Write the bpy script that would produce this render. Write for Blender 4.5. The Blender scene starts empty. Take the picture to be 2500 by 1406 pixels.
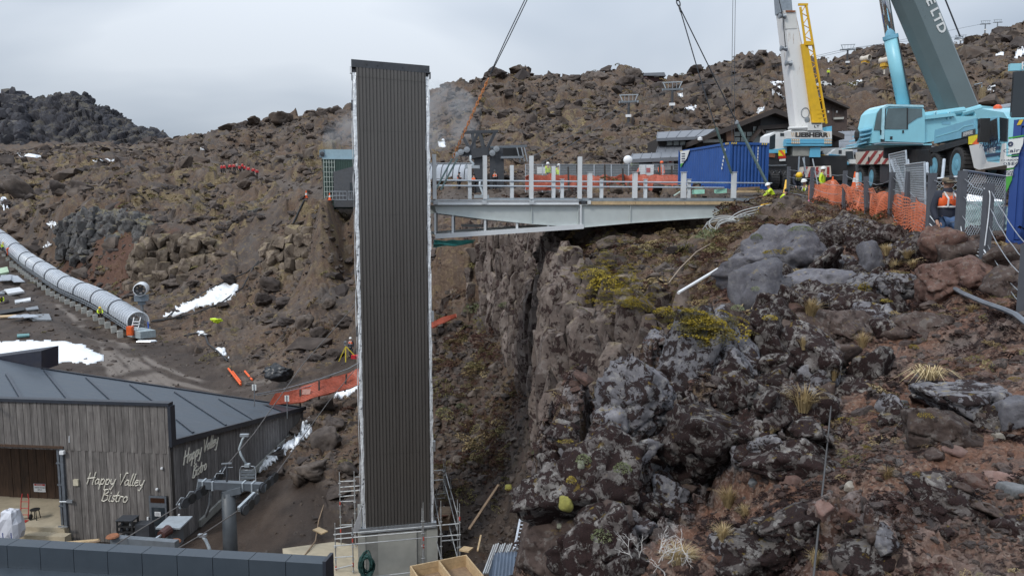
import bpy, math, random
import numpy as np
from mathutils import Vector, Matrix
SC = bpy.context.scene
COL = SC.collection
R = math.radians
rng = np.random.default_rng(7)
random.seed(7)
# ------------------------------------------------------------------ camera, sky, sun, exposure
FPX, CX, CY, PITCH = 1805.0,1250.0,703.0,R(-5.9)
cam = bpy.data.cameras.new('camera'); cam_o = bpy.data.objects.new('camera', cam); COL.objects.link(cam_o)
cam.sensor_width = 36.0; cam.lens = FPX / 2500 * 36.0
cam.clip_start = 0.1; cam.clip_end = 3000
cam_o.location = (0,0,0); cam_o.rotation_euler = (R(90) + PITCH, 0,0)
SC.camera = cam_o
SUN_EL, SUN_AZ = R(44),R(222)          # azimuth clockwise from +Y
world = bpy.data.worlds.new('World'); SC.world = world; world.use_nodes = True
wn, wl = world.node_tree.nodes, world.node_tree.links
for n in list(wn): wn.remove(n)
w_out = wn.new('ShaderNodeOutputWorld'); w_bg = wn.new('ShaderNodeBackground')
w_sky = wn.new('ShaderNodeTexSky'); w_sky.sky_type = 'NISHITA'; w_sky.sun_disc = False
w_sky.sun_elevation = SUN_EL; w_sky.sun_rotation = SUN_AZ
w_tc = wn.new('ShaderNodeTexCoord'); w_map = wn.new('ShaderNodeMapping'); w_map.inputs['Scale'].default_value = (1,1,2.4)
w_no = wn.new('ShaderNodeTexNoise'); w_no.inputs['Scale'].default_value = 1.9; w_no.inputs['Detail'].default_value = 4.0; w_no.inputs['Roughness'].default_value = .45; w_no.inputs['Distortion'].default_value = .5
w_rp = wn.new('ShaderNodeValToRGB')
w_rp.color_ramp.elements[0].position = .34; w_rp.color_ramp.elements[0].color = (.46,.545,.665,1)
w_rp.color_ramp.elements[1].position = .66; w_rp.color_ramp.elements[1].color = (.88,.95,1.04,1)
w_sx = wn.new('ShaderNodeSeparateXYZ'); w_mr = wn.new('ShaderNodeMapRange')
w_mr.inputs[1].default_value = 0; w_mr.inputs[2].default_value = 1; w_mr.inputs[3].default_value = .64; w_mr.inputs[4].default_value = 2.2   # overcast: the zenith is three times as bright as the horizon
w_mu = wn.new('ShaderNodeVectorMath'); w_mu.operation = 'SCALE'
w_k = wn.new('ShaderNodeVectorMath'); w_k.operation = 'SCALE'; w_k.inputs[3].default_value = 8.6
w_mx = wn.new('ShaderNodeMix'); w_mx.data_type = 'RGBA'; w_mx.inputs[0].default_value = .93
wl.new(w_tc.outputs['Generated'], w_map.inputs[0]); wl.new(w_map.outputs[0], w_no.inputs['Vector'])
wl.new(w_no.outputs[0], w_rp.inputs[0]); wl.new(w_tc.outputs['Generated'], w_sx.inputs[0]); wl.new(w_sx.outputs[2], w_mr.inputs[0])
wl.new(w_rp.outputs[0], w_mu.inputs[0]); wl.new(w_mr.outputs[0], w_mu.inputs[3]); wl.new(w_mu.outputs[0], w_k.inputs[0])
wl.new(w_sky.outputs[0], w_mx.inputs[6]); wl.new(w_k.outputs[0], w_mx.inputs[7])
wl.new(w_mx.outputs[2], w_bg.inputs[0]); w_bg.inputs[1].default_value = .10
wl.new(w_bg.outputs[0], w_out.inputs[0])
sun = bpy.data.lights.new('sun', 'SUN'); sun.energy = 1.5; sun.angle = R(10); sun.color = (1,.965,.91)
sun_o = bpy.data.objects.new('sun', sun); COL.objects.link(sun_o)
_sd = Vector((math.sin(SUN_AZ) * math.cos(SUN_EL),math.cos(SUN_AZ) * math.cos(SUN_EL),math.sin(SUN_EL)))
sun_o.rotation_euler = _sd.to_track_quat('Z', 'Y').to_euler(); sun_o.location = (0,0,60)
vs = SC.view_settings; vs.view_transform = 'Standard'; vs.look = 'None'; vs.gamma = 1; vs.exposure = 0.12; vs.use_curve_mapping = False
SC.cycles.max_bounces = 5; SC.cycles.diffuse_bounces = 3; SC.cycles.glossy_bounces = 2; SC.cycles.transparent_max_bounces = 8; SC.cycles.caustics_reflective = False; SC.cycles.caustics_refractive = False
# ------------------------------------------------------------------ projection helper (photo pixel + distance -> world point)
_cp, _sp = math.cos(PITCH),math.sin(PITCH)
def P(px, py, D):
 a, b = (px - CX) / FPX * D, (CY - py) / FPX * D
 return Vector((a, D * _cp - b * _sp, D * _sp + b * _cp))
def PX(v):
 d = v[1] * _cp + v[2] * _sp; u = -v[1] * _sp + v[2] * _cp
 return CX + v[0] / d * FPX, CY - u / d * FPX, d
# ------------------------------------------------------------------ numpy noise
_perm = np.random.default_rng(3).permutation(256); _perm = np.concatenate([_perm, _perm, _perm])
_g3 = np.random.default_rng(4).normal(size=(256,3)); _g3 /= np.linalg.norm(_g3,axis=1)[:, None]; _g3 = _g3.astype(np.float32)
def perlin(p):
 p = np.asarray(p, np.float32); i = np.floor(p).astype(np.int32); f = p - i; i &= 255
 w = f * f * f * (f * (f * 6 - 15) + 10); out = np.zeros(len(p),np.float32)
 for a in (0,1):
  wa = w[:, 0] if a else 1 - w[:, 0]; ha = _perm[(i[:, 0] + a) & 255]
  for b in (0,1):
   wb = wa * (w[:, 1] if b else 1 - w[:, 1]); hb = _perm[ha + ((i[:, 1] + b) & 255)]
   for c in (0,1):
    g = _g3[_perm[hb + ((i[:, 2] + c) & 255)]]
    out += wb * (w[:, 2] if c else 1 - w[:, 2]) * (g[:, 0] * (f[:, 0] - a) + g[:, 1] * (f[:, 1] - b) + g[:, 2] * (f[:, 2] - c))
 return out * 1.5
def fbm(p, oct=4,lac=2.0,gain=.5,ridged=False):
 s, amp, q = 0,1.0,np.asarray(p, np.float32).copy()
 for k in range(oct):
  n = perlin(q + 17.3 * k); s = s + amp * ((1 - 2 * np.abs(n)) if ridged else n); q = q * lac; amp *= gain
 return s
def _h(i, j, k, s):
 return _perm[_perm[_perm[(i + 31 * s) & 255] + (j & 255)] + (k & 255)]
_jit = np.random.default_rng(5).random((256,4)).astype(np.float32)
def worley2(x, y, seed=0):
 """nearest and second feature distance, cell id, offset from the cell's point"""
 xi, yi = np.floor(x).astype(np.int32),np.floor(y).astype(np.int32)
 f1 = np.full(len(x),9., np.float32); f2 = f1.copy(); cid = np.zeros(len(x),np.int32); ox = f1 * 0; oy = f1 * 0
 for a in (-1,0,1):
  for b in (-1,0,1):
   h = _h(xi + a, yi + b, 7,seed); dx = x - (xi + a + _jit[h, 0]); dy = y - (yi + b + _jit[h, 1]); d = np.hypot(dx, dy)
   m = d < f1; f2 = np.where(m, f1,np.minimum(f2,d)); cid = np.where(m, h, cid); f1 = np.where(m, d, f1); ox = np.where(m, dx, ox); oy = np.where(m, dy, oy)
 return f1,f2,cid, ox, oy
def worley3(p, seed=0):
 p = np.asarray(p, np.float32); i0 = np.floor(p).astype(np.int32)
 f1 = np.full(len(p),9., np.float32); f2 = f1.copy(); cid = np.zeros(len(p),np.int32); off = np.zeros_like(p)
 for a in (-1,0,1):
  for b in (-1,0,1):
   for c in (-1,0,1):
    h = _h(i0[:, 0] + a, i0[:, 1] + b, i0[:, 2] + c, seed)
    v = p - i0 - np.array([a, b, c], np.float32) - _jit[h, :3]
    d = np.sqrt((v * v).sum(1))
    m = d < f1; f2 = np.where(m, f1,np.minimum(f2,d)); cid = np.where(m, h, cid); f1 = np.where(m, d, f1); off[m] = v[m]
 return f1,f2,cid, off
def sstep(a, b, x):
 t = np.clip((x - a) / (b - a),0,1); return t * t * (3 - 2 * t)
# ------------------------------------------------------------------ materials
class NT:
 def __init__(s, name):
  s.m = bpy.data.materials.new(name); s.m.use_nodes = True; s.t = s.m.node_tree; s.n, s.l = s.t.nodes, s.t.links
  s.b = s.n['Principled BSDF']; s.tc = None
 def co(s, which='Object'):
  if not s.tc: s.tc = s.n.new('ShaderNodeTexCoord')
  return s.tc.outputs[which]
 def world(s):
  g = s.n.new('ShaderNodeNewGeometry'); s.co = lambda which='Object': g.outputs['Position']
 def set(s, sock, v):
  if isinstance(v, bpy.types.NodeSocket): s.l.new(v, sock)
  else:
   if isinstance(v, tuple) and len(v) == 3 and sock.type == 'RGBA': v = (*v, 1)
   sock.default_value = v
 def noise(s, scale, det=4,rough=.55,vec=None, dist=0,out=0):
  n = s.n.new('ShaderNodeTexNoise'); n.inputs['Scale'].default_value = scale; n.inputs['Detail'].default_value = det; n.inputs['Roughness'].default_value = rough; n.inputs['Distortion'].default_value = dist
  s.l.new(vec or s.co(),n.inputs['Vector']); return n.outputs[out]
 def vor(s, scale, feat='F1', vec=None, out='Distance', rnd=1.0):
  n = s.n.new('ShaderNodeTexVoronoi'); n.feature = feat; n.inputs['Scale'].default_value = scale; n.inputs['Randomness'].default_value = rnd
  s.l.new(vec or s.co(),n.inputs['Vector']); return n.outputs[out]
 def mapv(s, scale=(1,1,1),rot=(0,0,0),vec=None):
  n = s.n.new('ShaderNodeMapping'); n.inputs['Scale'].default_value = scale; n.inputs['Rotation'].default_value = rot; s.l.new(vec or s.co(),n.inputs[0]); return n.outputs[0]
 def ramp(s, fac, *stops, interp='LINEAR'):
  n = s.n.new('ShaderNodeValToRGB'); e = n.color_ramp.elements; n.color_ramp.interpolation = interp
  while len(e) < len(stops): e.new(.5)
  for k, (p, c) in enumerate(stops):
   e[k].position = p; e[k].color = (*c, 1) if isinstance(c, tuple) else (c, c, c, 1)
  s.l.new(fac, n.inputs[0]); return n.outputs[0]
 def mix(s, fac, a, b, mode='MIX'):
  n = s.n.new('ShaderNodeMix'); n.data_type = 'RGBA'; n.blend_type = mode
  s.set(n.inputs[0], fac); s.set(n.inputs[6], a); s.set(n.inputs[7], b); return n.outputs[2]
 def math(s, op, a, b=0.0):
  n = s.n.new('ShaderNodeMath'); n.operation = op; s.set(n.inputs[0], a); s.set(n.inputs[1], b); return n.outputs[0]
 def attr(s, name, out='Color'):
  n = s.n.new('ShaderNodeAttribute'); n.attribute_name = name; return n.outputs[out]
 def sep(s, c):
  n = s.n.new('ShaderNodeSeparateColor'); s.l.new(c, n.inputs[0]); return n.outputs
 def normz(s):
  g = s.n.new('ShaderNodeNewGeometry'); x = s.n.new('ShaderNodeSeparateXYZ'); s.l.new(g.outputs['Normal'], x.inputs[0]); return x.outputs[2]
 def oinfo(s):
  return s.n.new('ShaderNodeObjectInfo').outputs['Random']
 def bump(s, h, strength=.5,dist=.05):
  n = s.n.new('ShaderNodeBump'); n.inputs['Strength'].default_value = strength; n.inputs['Distance'].default_value = dist
  s.l.new(h, n.inputs['Height']); s.l.new(n.outputs[0], s.b.inputs['Normal'])
 def fin(s, col, rough=.8,metal=0.0,spec=None):
  s.set(s.b.inputs['Base Color'], col); s.set(s.b.inputs['Roughness'], rough); s.b.inputs['Metallic'].default_value = metal
  if spec is not None: s.b.inputs['Specular IOR Level'].default_value = spec
  return s.m
_MC = {}
def M(name, col, rough=.6,metal=0.0,var=.18,scale=6.0,dirt=.25,bump=.08,dcol=(.09,.075,.06),spec=None):
 """painted / plain surface with uneven tone, grime patches and fine relief"""
 if name in _MC: return _MC[name]
 t = NT(name); n1 = t.noise(scale, 5,.6); n2 = t.noise(scale * .23,4,.6); n3 = t.noise(scale * 9,3,.6)
 c = t.mix(t.ramp(n1,(.3,0.),(.7,1.)),tuple(max(0,v * (1 - var)) for v in col),tuple(min(1,v * (1 + var)) for v in col))
 if dirt: c = t.mix(t.math('MULTIPLY', t.ramp(n2,(.5,0.),(.78,1.)),dirt),c, dcol)
 if bump: t.bump(n3,bump, .02)
 _MC[name] = t.fin(c, t.ramp(n1,(.2,max(.03,rough - .1)),(.8,min(1,rough + .12))),metal, spec); return _MC[name]
# ------------------------------------------------------------------ mesh builder and object helpers
class MB:
 def __init__(s): s.v, s.f, s.mi, s.cur = [],[],[],0
 def add(s, vs, fs):
  o = len(s.v); s.v += [tuple(x) for x in vs]; s.f += [tuple(i + o for i in f) for f in fs]; s.mi += [s.cur] * len(fs); return s
 def box(s, c, size, rot=None):
  x, y, z = (k / 2 for k in size); q = [(-x, -y, -z),(x, -y, -z),(x, y, -z),(-x, y, -z),(-x, -y, z),(x, -y, z),(x, y, z),(-x, y, z)]
  c = Vector(c); q = [c + ((rot @ Vector(k)) if rot else Vector(k)) for k in q]
  return s.add(q, [(0,3,2,1),(4,5,6,7),(0,1,5,4),(1,2,6,5),(2,3,7,6),(3,0,4,7)])
 def b2(s, lo, hi):
  return s.box([(a + b) / 2 for a, b in zip(lo, hi)],[abs(b - a) for a, b in zip(lo, hi)])
 def bar(s, p0,p1,w, h=None, up=(0,0,1)):
  p0,p1 = Vector(p0),Vector(p1); h = h or w; d = (p1 - p0); L = d.length
  if L < 1e-6: return s
  d /= L; up = Vector(up)
  if abs(d.dot(up)) > .98: up = Vector((0,1,0)) if abs(d.y) < .9 else Vector((1,0,0))
  x = d.cross(up).normalized(); z = x.cross(d)
  rot = Matrix((x, d, z)).transposed(); return s.box((p0 + p1) / 2,(w, L, h),rot)
 def tube(s, p0,p1,r, n=8,r2=None, cap=True):
  p0,p1 = Vector(p0),Vector(p1); d = p1 - p0
  if d.length < 1e-6: return s
  d.normalize(); a = Vector((0,0,1)) if abs(d.z) < .9 else Vector((1,0,0)); x = d.cross(a).normalized(); y = d.cross(x); r2 = r if r2 is None else r2
  vs = [p + (x * math.cos(2 * math.pi * k / n) + y * math.sin(2 * math.pi * k / n)) * rr for p, rr in ((p0,r),(p1,r2)) for k in range(n)]
  fs = [(k, k + n, (k + 1) % n + n, (k + 1) % n) for k in range(n)]
  if cap: fs += [tuple(range(n)),tuple(range(2 * n - 1,n - 1,-1))]
  return s.add(vs, fs)
 def path(s, pts, r, n=6,closed=False):
  pts = [Vector(p) for p in pts]; m = len(pts); vs = []; rs = r if isinstance(r, (list, tuple)) else [r] * m; nx = None
  for k, p in enumerate(pts):
   a = pts[(k - 1) % m] if closed or k else p; b = pts[(k + 1) % m] if closed or k < m - 1 else p
   d = (b - a); d = d.normalized() if d.length > 1e-9 else Vector((0,0,1))
   if nx is None:
    t = Vector((0,0,1)) if abs(d.z) < .9 else Vector((1,0,0)); nx = d.cross(t).normalized()
   else: nx = (nx - d * nx.dot(d)); nx = nx.normalized() if nx.length > 1e-6 else d.orthogonal().normalized()
   y = d.cross(nx)
   vs += [p + (nx * math.cos(2 * math.pi * j / n) + y * math.sin(2 * math.pi * j / n)) * rs[k] for j in range(n)]
  fs = []
  for k in range(m if closed else m - 1):
   q = (k + 1) % m; fs += [(k * n + j, k * n + (j + 1) % n, q * n + (j + 1) % n, q * n + j) for j in range(n)]
  if not closed: fs += [tuple(range(n - 1,-1,-1)),tuple((m - 1) * n + j for j in range(n))]
  return s.add(vs, fs)
 def ext(s, prof, p0,p1,up=(0,0,1),cap=True, closed=True):
  """extrude the 2-D profile [(side, up)] from p0 to p1"""
  p0,p1 = Vector(p0),Vector(p1); d = (p1 - p0).normalized(); up = Vector(up)
  if abs(d.dot(up)) > .98: up = Vector((0,1,0))
  x = d.cross(up).normalized(); z = x.cross(d); n = len(prof)
  vs = [p + x * a + z * b for p in (p0,p1) for a, b in prof]
  fs = [(k, (k + 1) % n, (k + 1) % n + n, k + n) for k in range(n if closed else n - 1)]
  if cap and closed: fs += [tuple(range(n - 1,-1,-1)),tuple(range(n, 2 * n))]
  return s.add(vs, fs)
 def poly(s, pts, thick=0.0,nrm=None):
  """flat polygon, thickened along its normal (backwards)"""
  pts = [Vector(p) for p in pts]; n = len(pts)
  if not thick: return s.add(pts, [tuple(range(n))])
  nn = Vector((0,0,0))
  for k in range(n):
   a, b = pts[k], pts[(k + 1) % n]; nn += a.cross(b)
  nn = nn.normalized() if nrm is None else Vector(nrm).normalized()
  q = pts + [p - nn * thick for p in pts]
  return s.add(q, [tuple(range(n)),tuple(range(2 * n - 1,n - 1,-1))] + [(k, k + n, (k + 1) % n + n, (k + 1) % n) for k in range(n)])
 def lathe(s, prof, n=16,c=(0,0,0),axis='z', cap=True):
  c = Vector(c); vs = []
  for r, h in prof:
   for k in range(n):
    a = 2 * math.pi * k / n; x, y = r * math.cos(a),r * math.sin(a)
    vs.append(c + Vector((x, y, h) if axis == 'z' else (x, h, y) if axis == 'y' else (h, x, y)))
  m = len(prof); fs = [(i * n + k, i * n + (k + 1) % n, (i + 1) * n + (k + 1) % n, (i + 1) * n + k) for i in range(m - 1) for k in range(n)]
  if cap: fs += [tuple(range(n - 1,-1,-1)),tuple((m - 1) * n + k for k in range(n))]
  return s.add(vs, fs)
 def build(s, name, mats, parent=None, smooth=False, off=None, **props):
  me = bpy.data.meshes.new(name); V = s.v
  if off is not None: V = [(a - off[0], b - off[1], c - off[2]) for a, b, c in V]
  me.from_pydata(V, [], s.f)
  for m in (mats if isinstance(mats, (list, tuple)) else [mats]): me.materials.append(m)
  if len(me.materials) > 1: me.polygons.foreach_set('material_index', s.mi)
  if smooth: me.polygons.foreach_set('use_smooth', [True] * len(me.polygons))
  me.update(); o = bpy.data.objects.new(name, me); COL.objects.link(o)
  if parent is not None: o.parent = parent
  for k, v in props.items(): o[k] = v
  return o
def thing(name, label, cat, loc=(0,0,0),rotz=0.0,group=None):
 o = bpy.data.objects.new(name, None); COL.objects.link(o); o.location = loc; o.rotation_euler = (0,0,rotz); o.empty_display_size = .2
 return tag(o, label, cat, group)
def tag(o, label=None, cat=None, group=None, kind=None):
 if label: o['label'] = label
 if cat: o['category'] = cat
 if group: o['group'] = group
 if kind: o['kind'] = kind
 return o
def dup(o, loc, rotz=None, label=None, group=None, scale=None):
 kids = {}
 for c in bpy.data.objects:
  if c.parent: kids.setdefault(c.parent.name, []).append(c)
 def rec(a, par):
  c = a.copy(); COL.objects.link(c)
  if par: c.parent = par
  for k in kids.get(a.name, []): rec(k, c)
  return c
 r = rec(o, None); r.location = loc
 if rotz is not None: r.rotation_euler = (r.rotation_euler[0], r.rotation_euler[1], rotz)
 if scale is not None: r.scale = (scale,) * 3 if isinstance(scale, (int, float)) else scale
 if label: r['label'] = label
 if group: r['group'] = group
 return r
def mesh_np(name, V, F, mats, parent=None, smooth=True, attrs=None, mi=None):
 """fast mesh from numpy: V (n,3),F (m,3|4)"""
 me = bpy.data.meshes.new(name); V = np.asarray(V, np.float32); F = np.asarray(F, np.int32); k = F.shape[1]
 me.vertices.add(len(V)); me.vertices.foreach_set('co', V.ravel())
 me.loops.add(F.size); me.loops.foreach_set('vertex_index', F.ravel())
 me.polygons.add(len(F)); me.polygons.foreach_set('loop_start', np.arange(0,F.size, k, dtype=np.int32))
 me.polygons.foreach_set('use_smooth', np.full(len(F),smooth))
 for m in (mats if isinstance(mats, (list, tuple)) else [mats]): me.materials.append(m)
 if mi is not None: me.polygons.foreach_set('material_index', np.asarray(mi, np.int32))
 for an, arr in (attrs or {}).items():
  a = me.attributes.new(an, 'FLOAT_COLOR', 'POINT'); c = np.ones((len(V),4),np.float32); c[:, :3] = arr; a.data.foreach_set('color', c.ravel())
 me.update(calc_edges=True); me.validate()
 o = bpy.data.objects.new(name, me); COL.objects.link(o)
 if parent is not None: o.parent = parent
 return o
def text(body, size, name, m, parent, loc, rot, ext=.004,shear=0.0,align='CENTER', sx=1.0,off=0.0):
 """writing as real raised lettering, converted to a mesh"""
 cu = bpy.data.curves.new(name, 'FONT'); cu.body = body; cu.size = size; cu.extrude = ext; cu.shear = shear; cu.align_x = align; cu.align_y = 'CENTER'; cu.resolution_u = 3; cu.offset = off
 t = bpy.data.objects.new('tmp', cu); COL.objects.link(t)
 dg = bpy.context.evaluated_depsgraph_get(); me = bpy.data.meshes.new_from_object(t.evaluated_get(dg)); bpy.data.objects.remove(t); bpy.data.curves.remove(cu)
 me.name = name; me.materials.clear(); me.materials.append(m)
 o = bpy.data.objects.new(name, me); COL.objects.link(o); o.parent = parent; o.location = loc; o.scale = (sx, 1,1)
 if isinstance(rot, Matrix): o.rotation_euler = rot.to_euler()
 else: o.rotation_euler = rot
 return o
# ------------------------------------------------------------------ the ground: one height field from surveyed points (pixel, distance) of the photograph
CTRL = [(-400,1400,28),(-400,900,60),(-400,700,100),(-400,520,180),(-400,400,260),(-400,366,310),(-400,350,420),(-400,420,560),
 (0,1372,31),(0,1372,29),(200,1368,31),(0,900,62),(0,830,72),(0,700,97),(0,620,125),(0,560,150),(0,500,172),(0,470,186),(0,430,193),(0,400,235),(0,368,300),(0,352,325),(0,345,350),(0,420,480),
 (110,500,165),(110,445,192),(110,385,230),(110,366,300),
 (200,880,66),(200,800,77),(150,710,95),(200,640,112),(200,590,117),(200,528,121),(200,470,150),(215,425,180),(215,385,195),(200,370,260),(200,364,305),(200,350,335),(200,420,480),
 (300,840,73),(260,740,88),(300,680,104),(300,560,111),(300,500,130),(300,400,220),(300,366,305),(300,356,335),(300,420,480),
 (400,900,66),(400,835,77),(400,770,88),(400,690,100),(400,600,104),(400,520,117),(400,450,140),(400,400,180),(400,368,250),(400,358,290),(400,420,400),
 (480,360,225),(500,340,240),(545,345,212),(552,326,210),(520,420,330),
 (600,940,64),(600,875,72),(600,760,85),(600,670,95),(600,600,99),(600,520,108),(600,440,140),(600,408,155),(600,360,185),(600,322,215),(600,360,330),
 (700,302,214),(700,420,145),(700,350,180),
 (750,960,58),(750,885,66),(750,760,78),(750,655,90),(750,570,95),(750,497,98),(750,470,106),(750,400,140),(750,330,175),(760,296,212),(750,360,330),
 (860,995,52),(860,880,66),(860,760,76),(860,640,88),(860,565,93),(860,497,96),(860,470,106),(800,494,90),(865,494,90),(780,502,88),(860,380,150),(860,286,207),(860,360,320),
 (960,1440,31),(960,1440,29),(960,1250,36),(960,1000,46),(960,800,58),(960,650,70),(960,520,82),(960,450,105),(960,275,212),(960,350,320),
 (820,1370,31),(820,1200,37),(820,1080,45),(700,1372,31),(700,1200,37),(700,1080,45),(600,1362,31.5),(500,1350,32),(600,1262,36),(560,1210,40),(640,1100,48),(700,1030,52),(420,1360,32),
 (1060,1440,30.5),(1060,1170,37),(1060,1060,41),(1060,950,45),(1060,830,50),(1080,780,52.5),(1080,590,55),(1080,555,57),(1080,500,61),(1080,462,68),(1060,400,95),(1080,330,130),(1060,240,205),(1110,225,205),(1150,226,198),(1190,202,192),(1150,330,330),
 (1150,1400,30.5),(1150,1300,33),(1150,1150,37.5),(1150,1000,42.5),(1150,850,48.5),(1180,750,52),(1180,590,54.5),(1150,500,62),(1150,458,68),(1150,400,90),(1150,300,132),
 (1270,1400,27),(1270,1300,30),(1280,1150,33.5),(1280,1000,37.5),(1300,925,39),(1250,825,43.5),(1240,745,48),(1250,600,50),(1250,555,52),(1250,485,60),(1250,455,66),(1250,380,98),(1250,300,132),(1280,202,190),(1280,330,330),
 (1340,1400,24),(1340,1250,25),(1340,1130,26.5),(1345,920,32),(1350,600,38),(1350,560,40),(1380,545,42),(1350,490,54),(1350,460,64),(1350,400,90),(1350,300,130),(1375,214,186),(1350,330,330),
 (1440,1120,24.5),(1420,690,30.5),(1450,640,31.5),(1450,575,35),(1450,500,48),(1450,460,60),(1450,400,85),(1450,300,128),(1470,188,180),(1540,186,178),(1500,330,330),
 (1530,1090,23.5),(1530,770,26.5),(1620,1060,22.5),(1620,820,25),
 (1600,735,26),(1600,650,28.5),(1600,600,32.5),(1600,540,38),(1600,470,50),(1600,450,60),(1600,440,75),(1600,320,112),(1600,250,150),(1600,218,180),(1650,212,179),(1700,212,178),(1600,330,330),
 (1700,760,20),(1750,1406,6),(1750,1200,7.5),(1750,1000,9.5),(1750,860,12),(1750,790,16),(1750,700,20),(1750,630,25),(1750,582,29),(1800,538,31),(1840,522,33),(1790,566,29.5),(1780,556,31.5),(1822,540,32),(1760,562,33),(1700,585,32),(1800,548,33.5),(1840,528,34.5),(1770,520,36.5),(1750,478,40),(1750,462,45),(1750,445,65),(1750,330,110),(1750,182,170),(1850,155,168),(1750,330,330),
 (1300,1406,7.4),(1310,1200,8.6),(1360,1085,9.3),(1480,1010,10),(1560,930,11),(1640,845,12),(1500,1300,6.9),(1600,1200,7.7),(1300,1520,9.5),(1310,1500,12),(1280,1520,16),(1360,1330,14),(1480,1200,13.5),(1480,1180,18),(1600,1000,14),(1640,960,17),(1150,1900,9),(1150,1700,14),(1150,1560,20),(1180,2200,6),
 (1900,1406,5.3),(1900,1200,6.5),(1900,1000,8.8),(1900,860,11.5),(1900,710,16),(1900,640,20),(1900,575,24),(1900,522,29),(1900,484,34),(1900,470,40),(1900,467,52),(1900,440,78),(1900,320,118),(1900,170,180),(1950,175,182),(1900,330,330),
 (2100,1406,5),(2100,1100,7),(2100,900,9.5),(2100,770,12.5),(2100,665,17),(2100,590,21),(2100,535,25),(2100,490,29),(2100,469,35),(2100,465,50),(2100,430,75),(2100,320,112),(2100,135,192),(2050,165,188),(2100,330,330),
 (2300,1406,4.7),(2300,1100,6.5),(2300,900,8.8),(2300,770,11.5),(2300,695,13),(2300,615,15),(2300,570,19),(2300,510,24),(2300,469,29),(2300,462,48),(2300,380,80),(2300,128,187),(2300,330,330),
 (2500,1406,4.4),(2500,1100,6),(2500,900,7.8),(2500,770,9.5),(2500,680,11.5),(2500,620,14),(2500,603,17),(2500,500,26),(2500,463,32),(2500,380,80),(2500,250,120),(2500,80,190),(2500,330,330),
 (2900,1406,4.2),(2900,900,7.5),(2900,650,13),(2900,470,32),(2900,300,90),(2900,20,190),(2900,330,330),
 (3400,1406,4),(3400,900,7.5),(3400,650,13),(3400,470,32),(3400,300,90),(3400,0,190)]
for _c in [(-400,-14.2),(200,-14.2),(600,-14.6),(900,-15)]:
 for _d in (8,14,21): CTRL.append((_c[0], CY + (math.tan(math.atan2(-_c[1], _d) + PITCH)) * FPX, _d))
_cw = np.array([P(*c)[:] for c in CTRL]); _cr = np.hypot(_cw[:, 0], _cw[:, 1])
_cu, _cv, _ce = np.arctan2(_cw[:, 0], _cw[:, 1]),np.log(_cr), _cw[:, 2] / _cr
_KU = 2.2
def _ker(du, dv): return np.sqrt((du * _KU) ** 2 + dv ** 2 + .0006)
_A = _ker(_cu[:, None] - _cu[None], _cv[:, None] - _cv[None]) + np.eye(len(CTRL)) * -2e-4
_n = len(CTRL); _B = np.zeros((_n + 1,_n + 1)); _B[:_n, :_n] = _A; _B[_n, :_n] = 1; _B[:_n, _n] = 1
_w = np.linalg.solve(_B, np.concatenate([_ce, [0]]))
NA_IN, NR = 840,930
A_EDGE = math.atan2(1250,FPX) + .03
ANG = np.concatenate([np.linspace(-1.05,-A_EDGE, 50)[:-1], np.linspace(-A_EDGE, A_EDGE, NA_IN),np.linspace(A_EDGE, 1.05,50)[1:]])
_lr = np.linspace(math.log(3.3),math.log(560),2000); LR0 = _lr[0]
_den = np.interp(np.exp(_lr),[3,12,30,45,230,300,560],[1,.9,.9,1.5,1.5,.6,.5]); _den = np.cumsum(_den); _den = (_den - _den[0]) / (_den[-1] - _den[0])
LRAD = np.interp(np.linspace(0,1,NR), _den, _lr); RAD = np.exp(LRAD)
NA = len(ANG)
_ca = np.linspace(-1.05,1.05,230); _cl = np.linspace(LR0,math.log(560),260)
_E = np.empty((230,260))
for _i, _a in enumerate(_ca): _E[_i] = _ker(_a - _cu[None], _cl[:, None] - _cv[None]) @ _w[:_n] + _w[_n]
_t = np.array([np.interp(np.log(RAD), _cl, row) for row in _E])
_fi = np.interp(ANG, _ca, np.arange(230)); _i0 = np.clip(_fi.astype(int),0,228); _ff = (_fi - _i0)[:, None]
E = _t[_i0] * (1 - _ff) + _t[_i0 + 1] * _ff
AA, RR = np.meshgrid(ANG, RAD, indexing='ij')
X = (RR * np.sin(AA)).ravel(); Y = (RR * np.cos(AA)).ravel(); Z = (RR * E).ravel(); RF = RR.ravel()
SPC = (RR * np.gradient(LRAD)[None, :]).ravel()
def pts_xy(pp): return np.array([P(*q)[:2] for q in pp])
def in_poly(pp, x=None, y=None):
 """signed distance in metres, positive inside"""
 x = X if x is None else x; y = Y if y is None else y; n = len(pp); ins = np.zeros(len(x),bool); dm = np.full(len(x),1e9)
 for k in range(n):
  (x0,y0),(x1,y1) = pp[k], pp[(k + 1) % n]
  c = ((y0 > y) != (y1 > y)) & (x < (x1 - x0) * (y - y0) / ((y1 - y0) if y1 != y0 else 1e-9) + x0); ins ^= c
  t = np.clip(((x - x0) * (x1 - x0) + (y - y0) * (y1 - y0)) / ((x1 - x0) ** 2 + (y1 - y0) ** 2 + 1e-9),0,1)
  dm = np.minimum(dm, np.hypot(x - x0 - t * (x1 - x0),y - y0 - t * (y1 - y0)))
 return np.where(ins, dm, -dm)
def near_line(pp, x=None, y=None):
 x = X if x is None else x; y = Y if y is None else y; dm = np.full(len(x),1e9)
 for (x0,y0),(x1,y1) in zip(pp[:-1], pp[1:]):
  t = np.clip(((x - x0) * (x1 - x0) + (y - y0) * (y1 - y0)) / ((x1 - x0) ** 2 + (y1 - y0) ** 2 + 1e-9),0,1)
  dm = np.minimum(dm, np.hypot(x - x0 - t * (x1 - x0),y - y0 - t * (y1 - y0)))
 return dm
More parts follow.
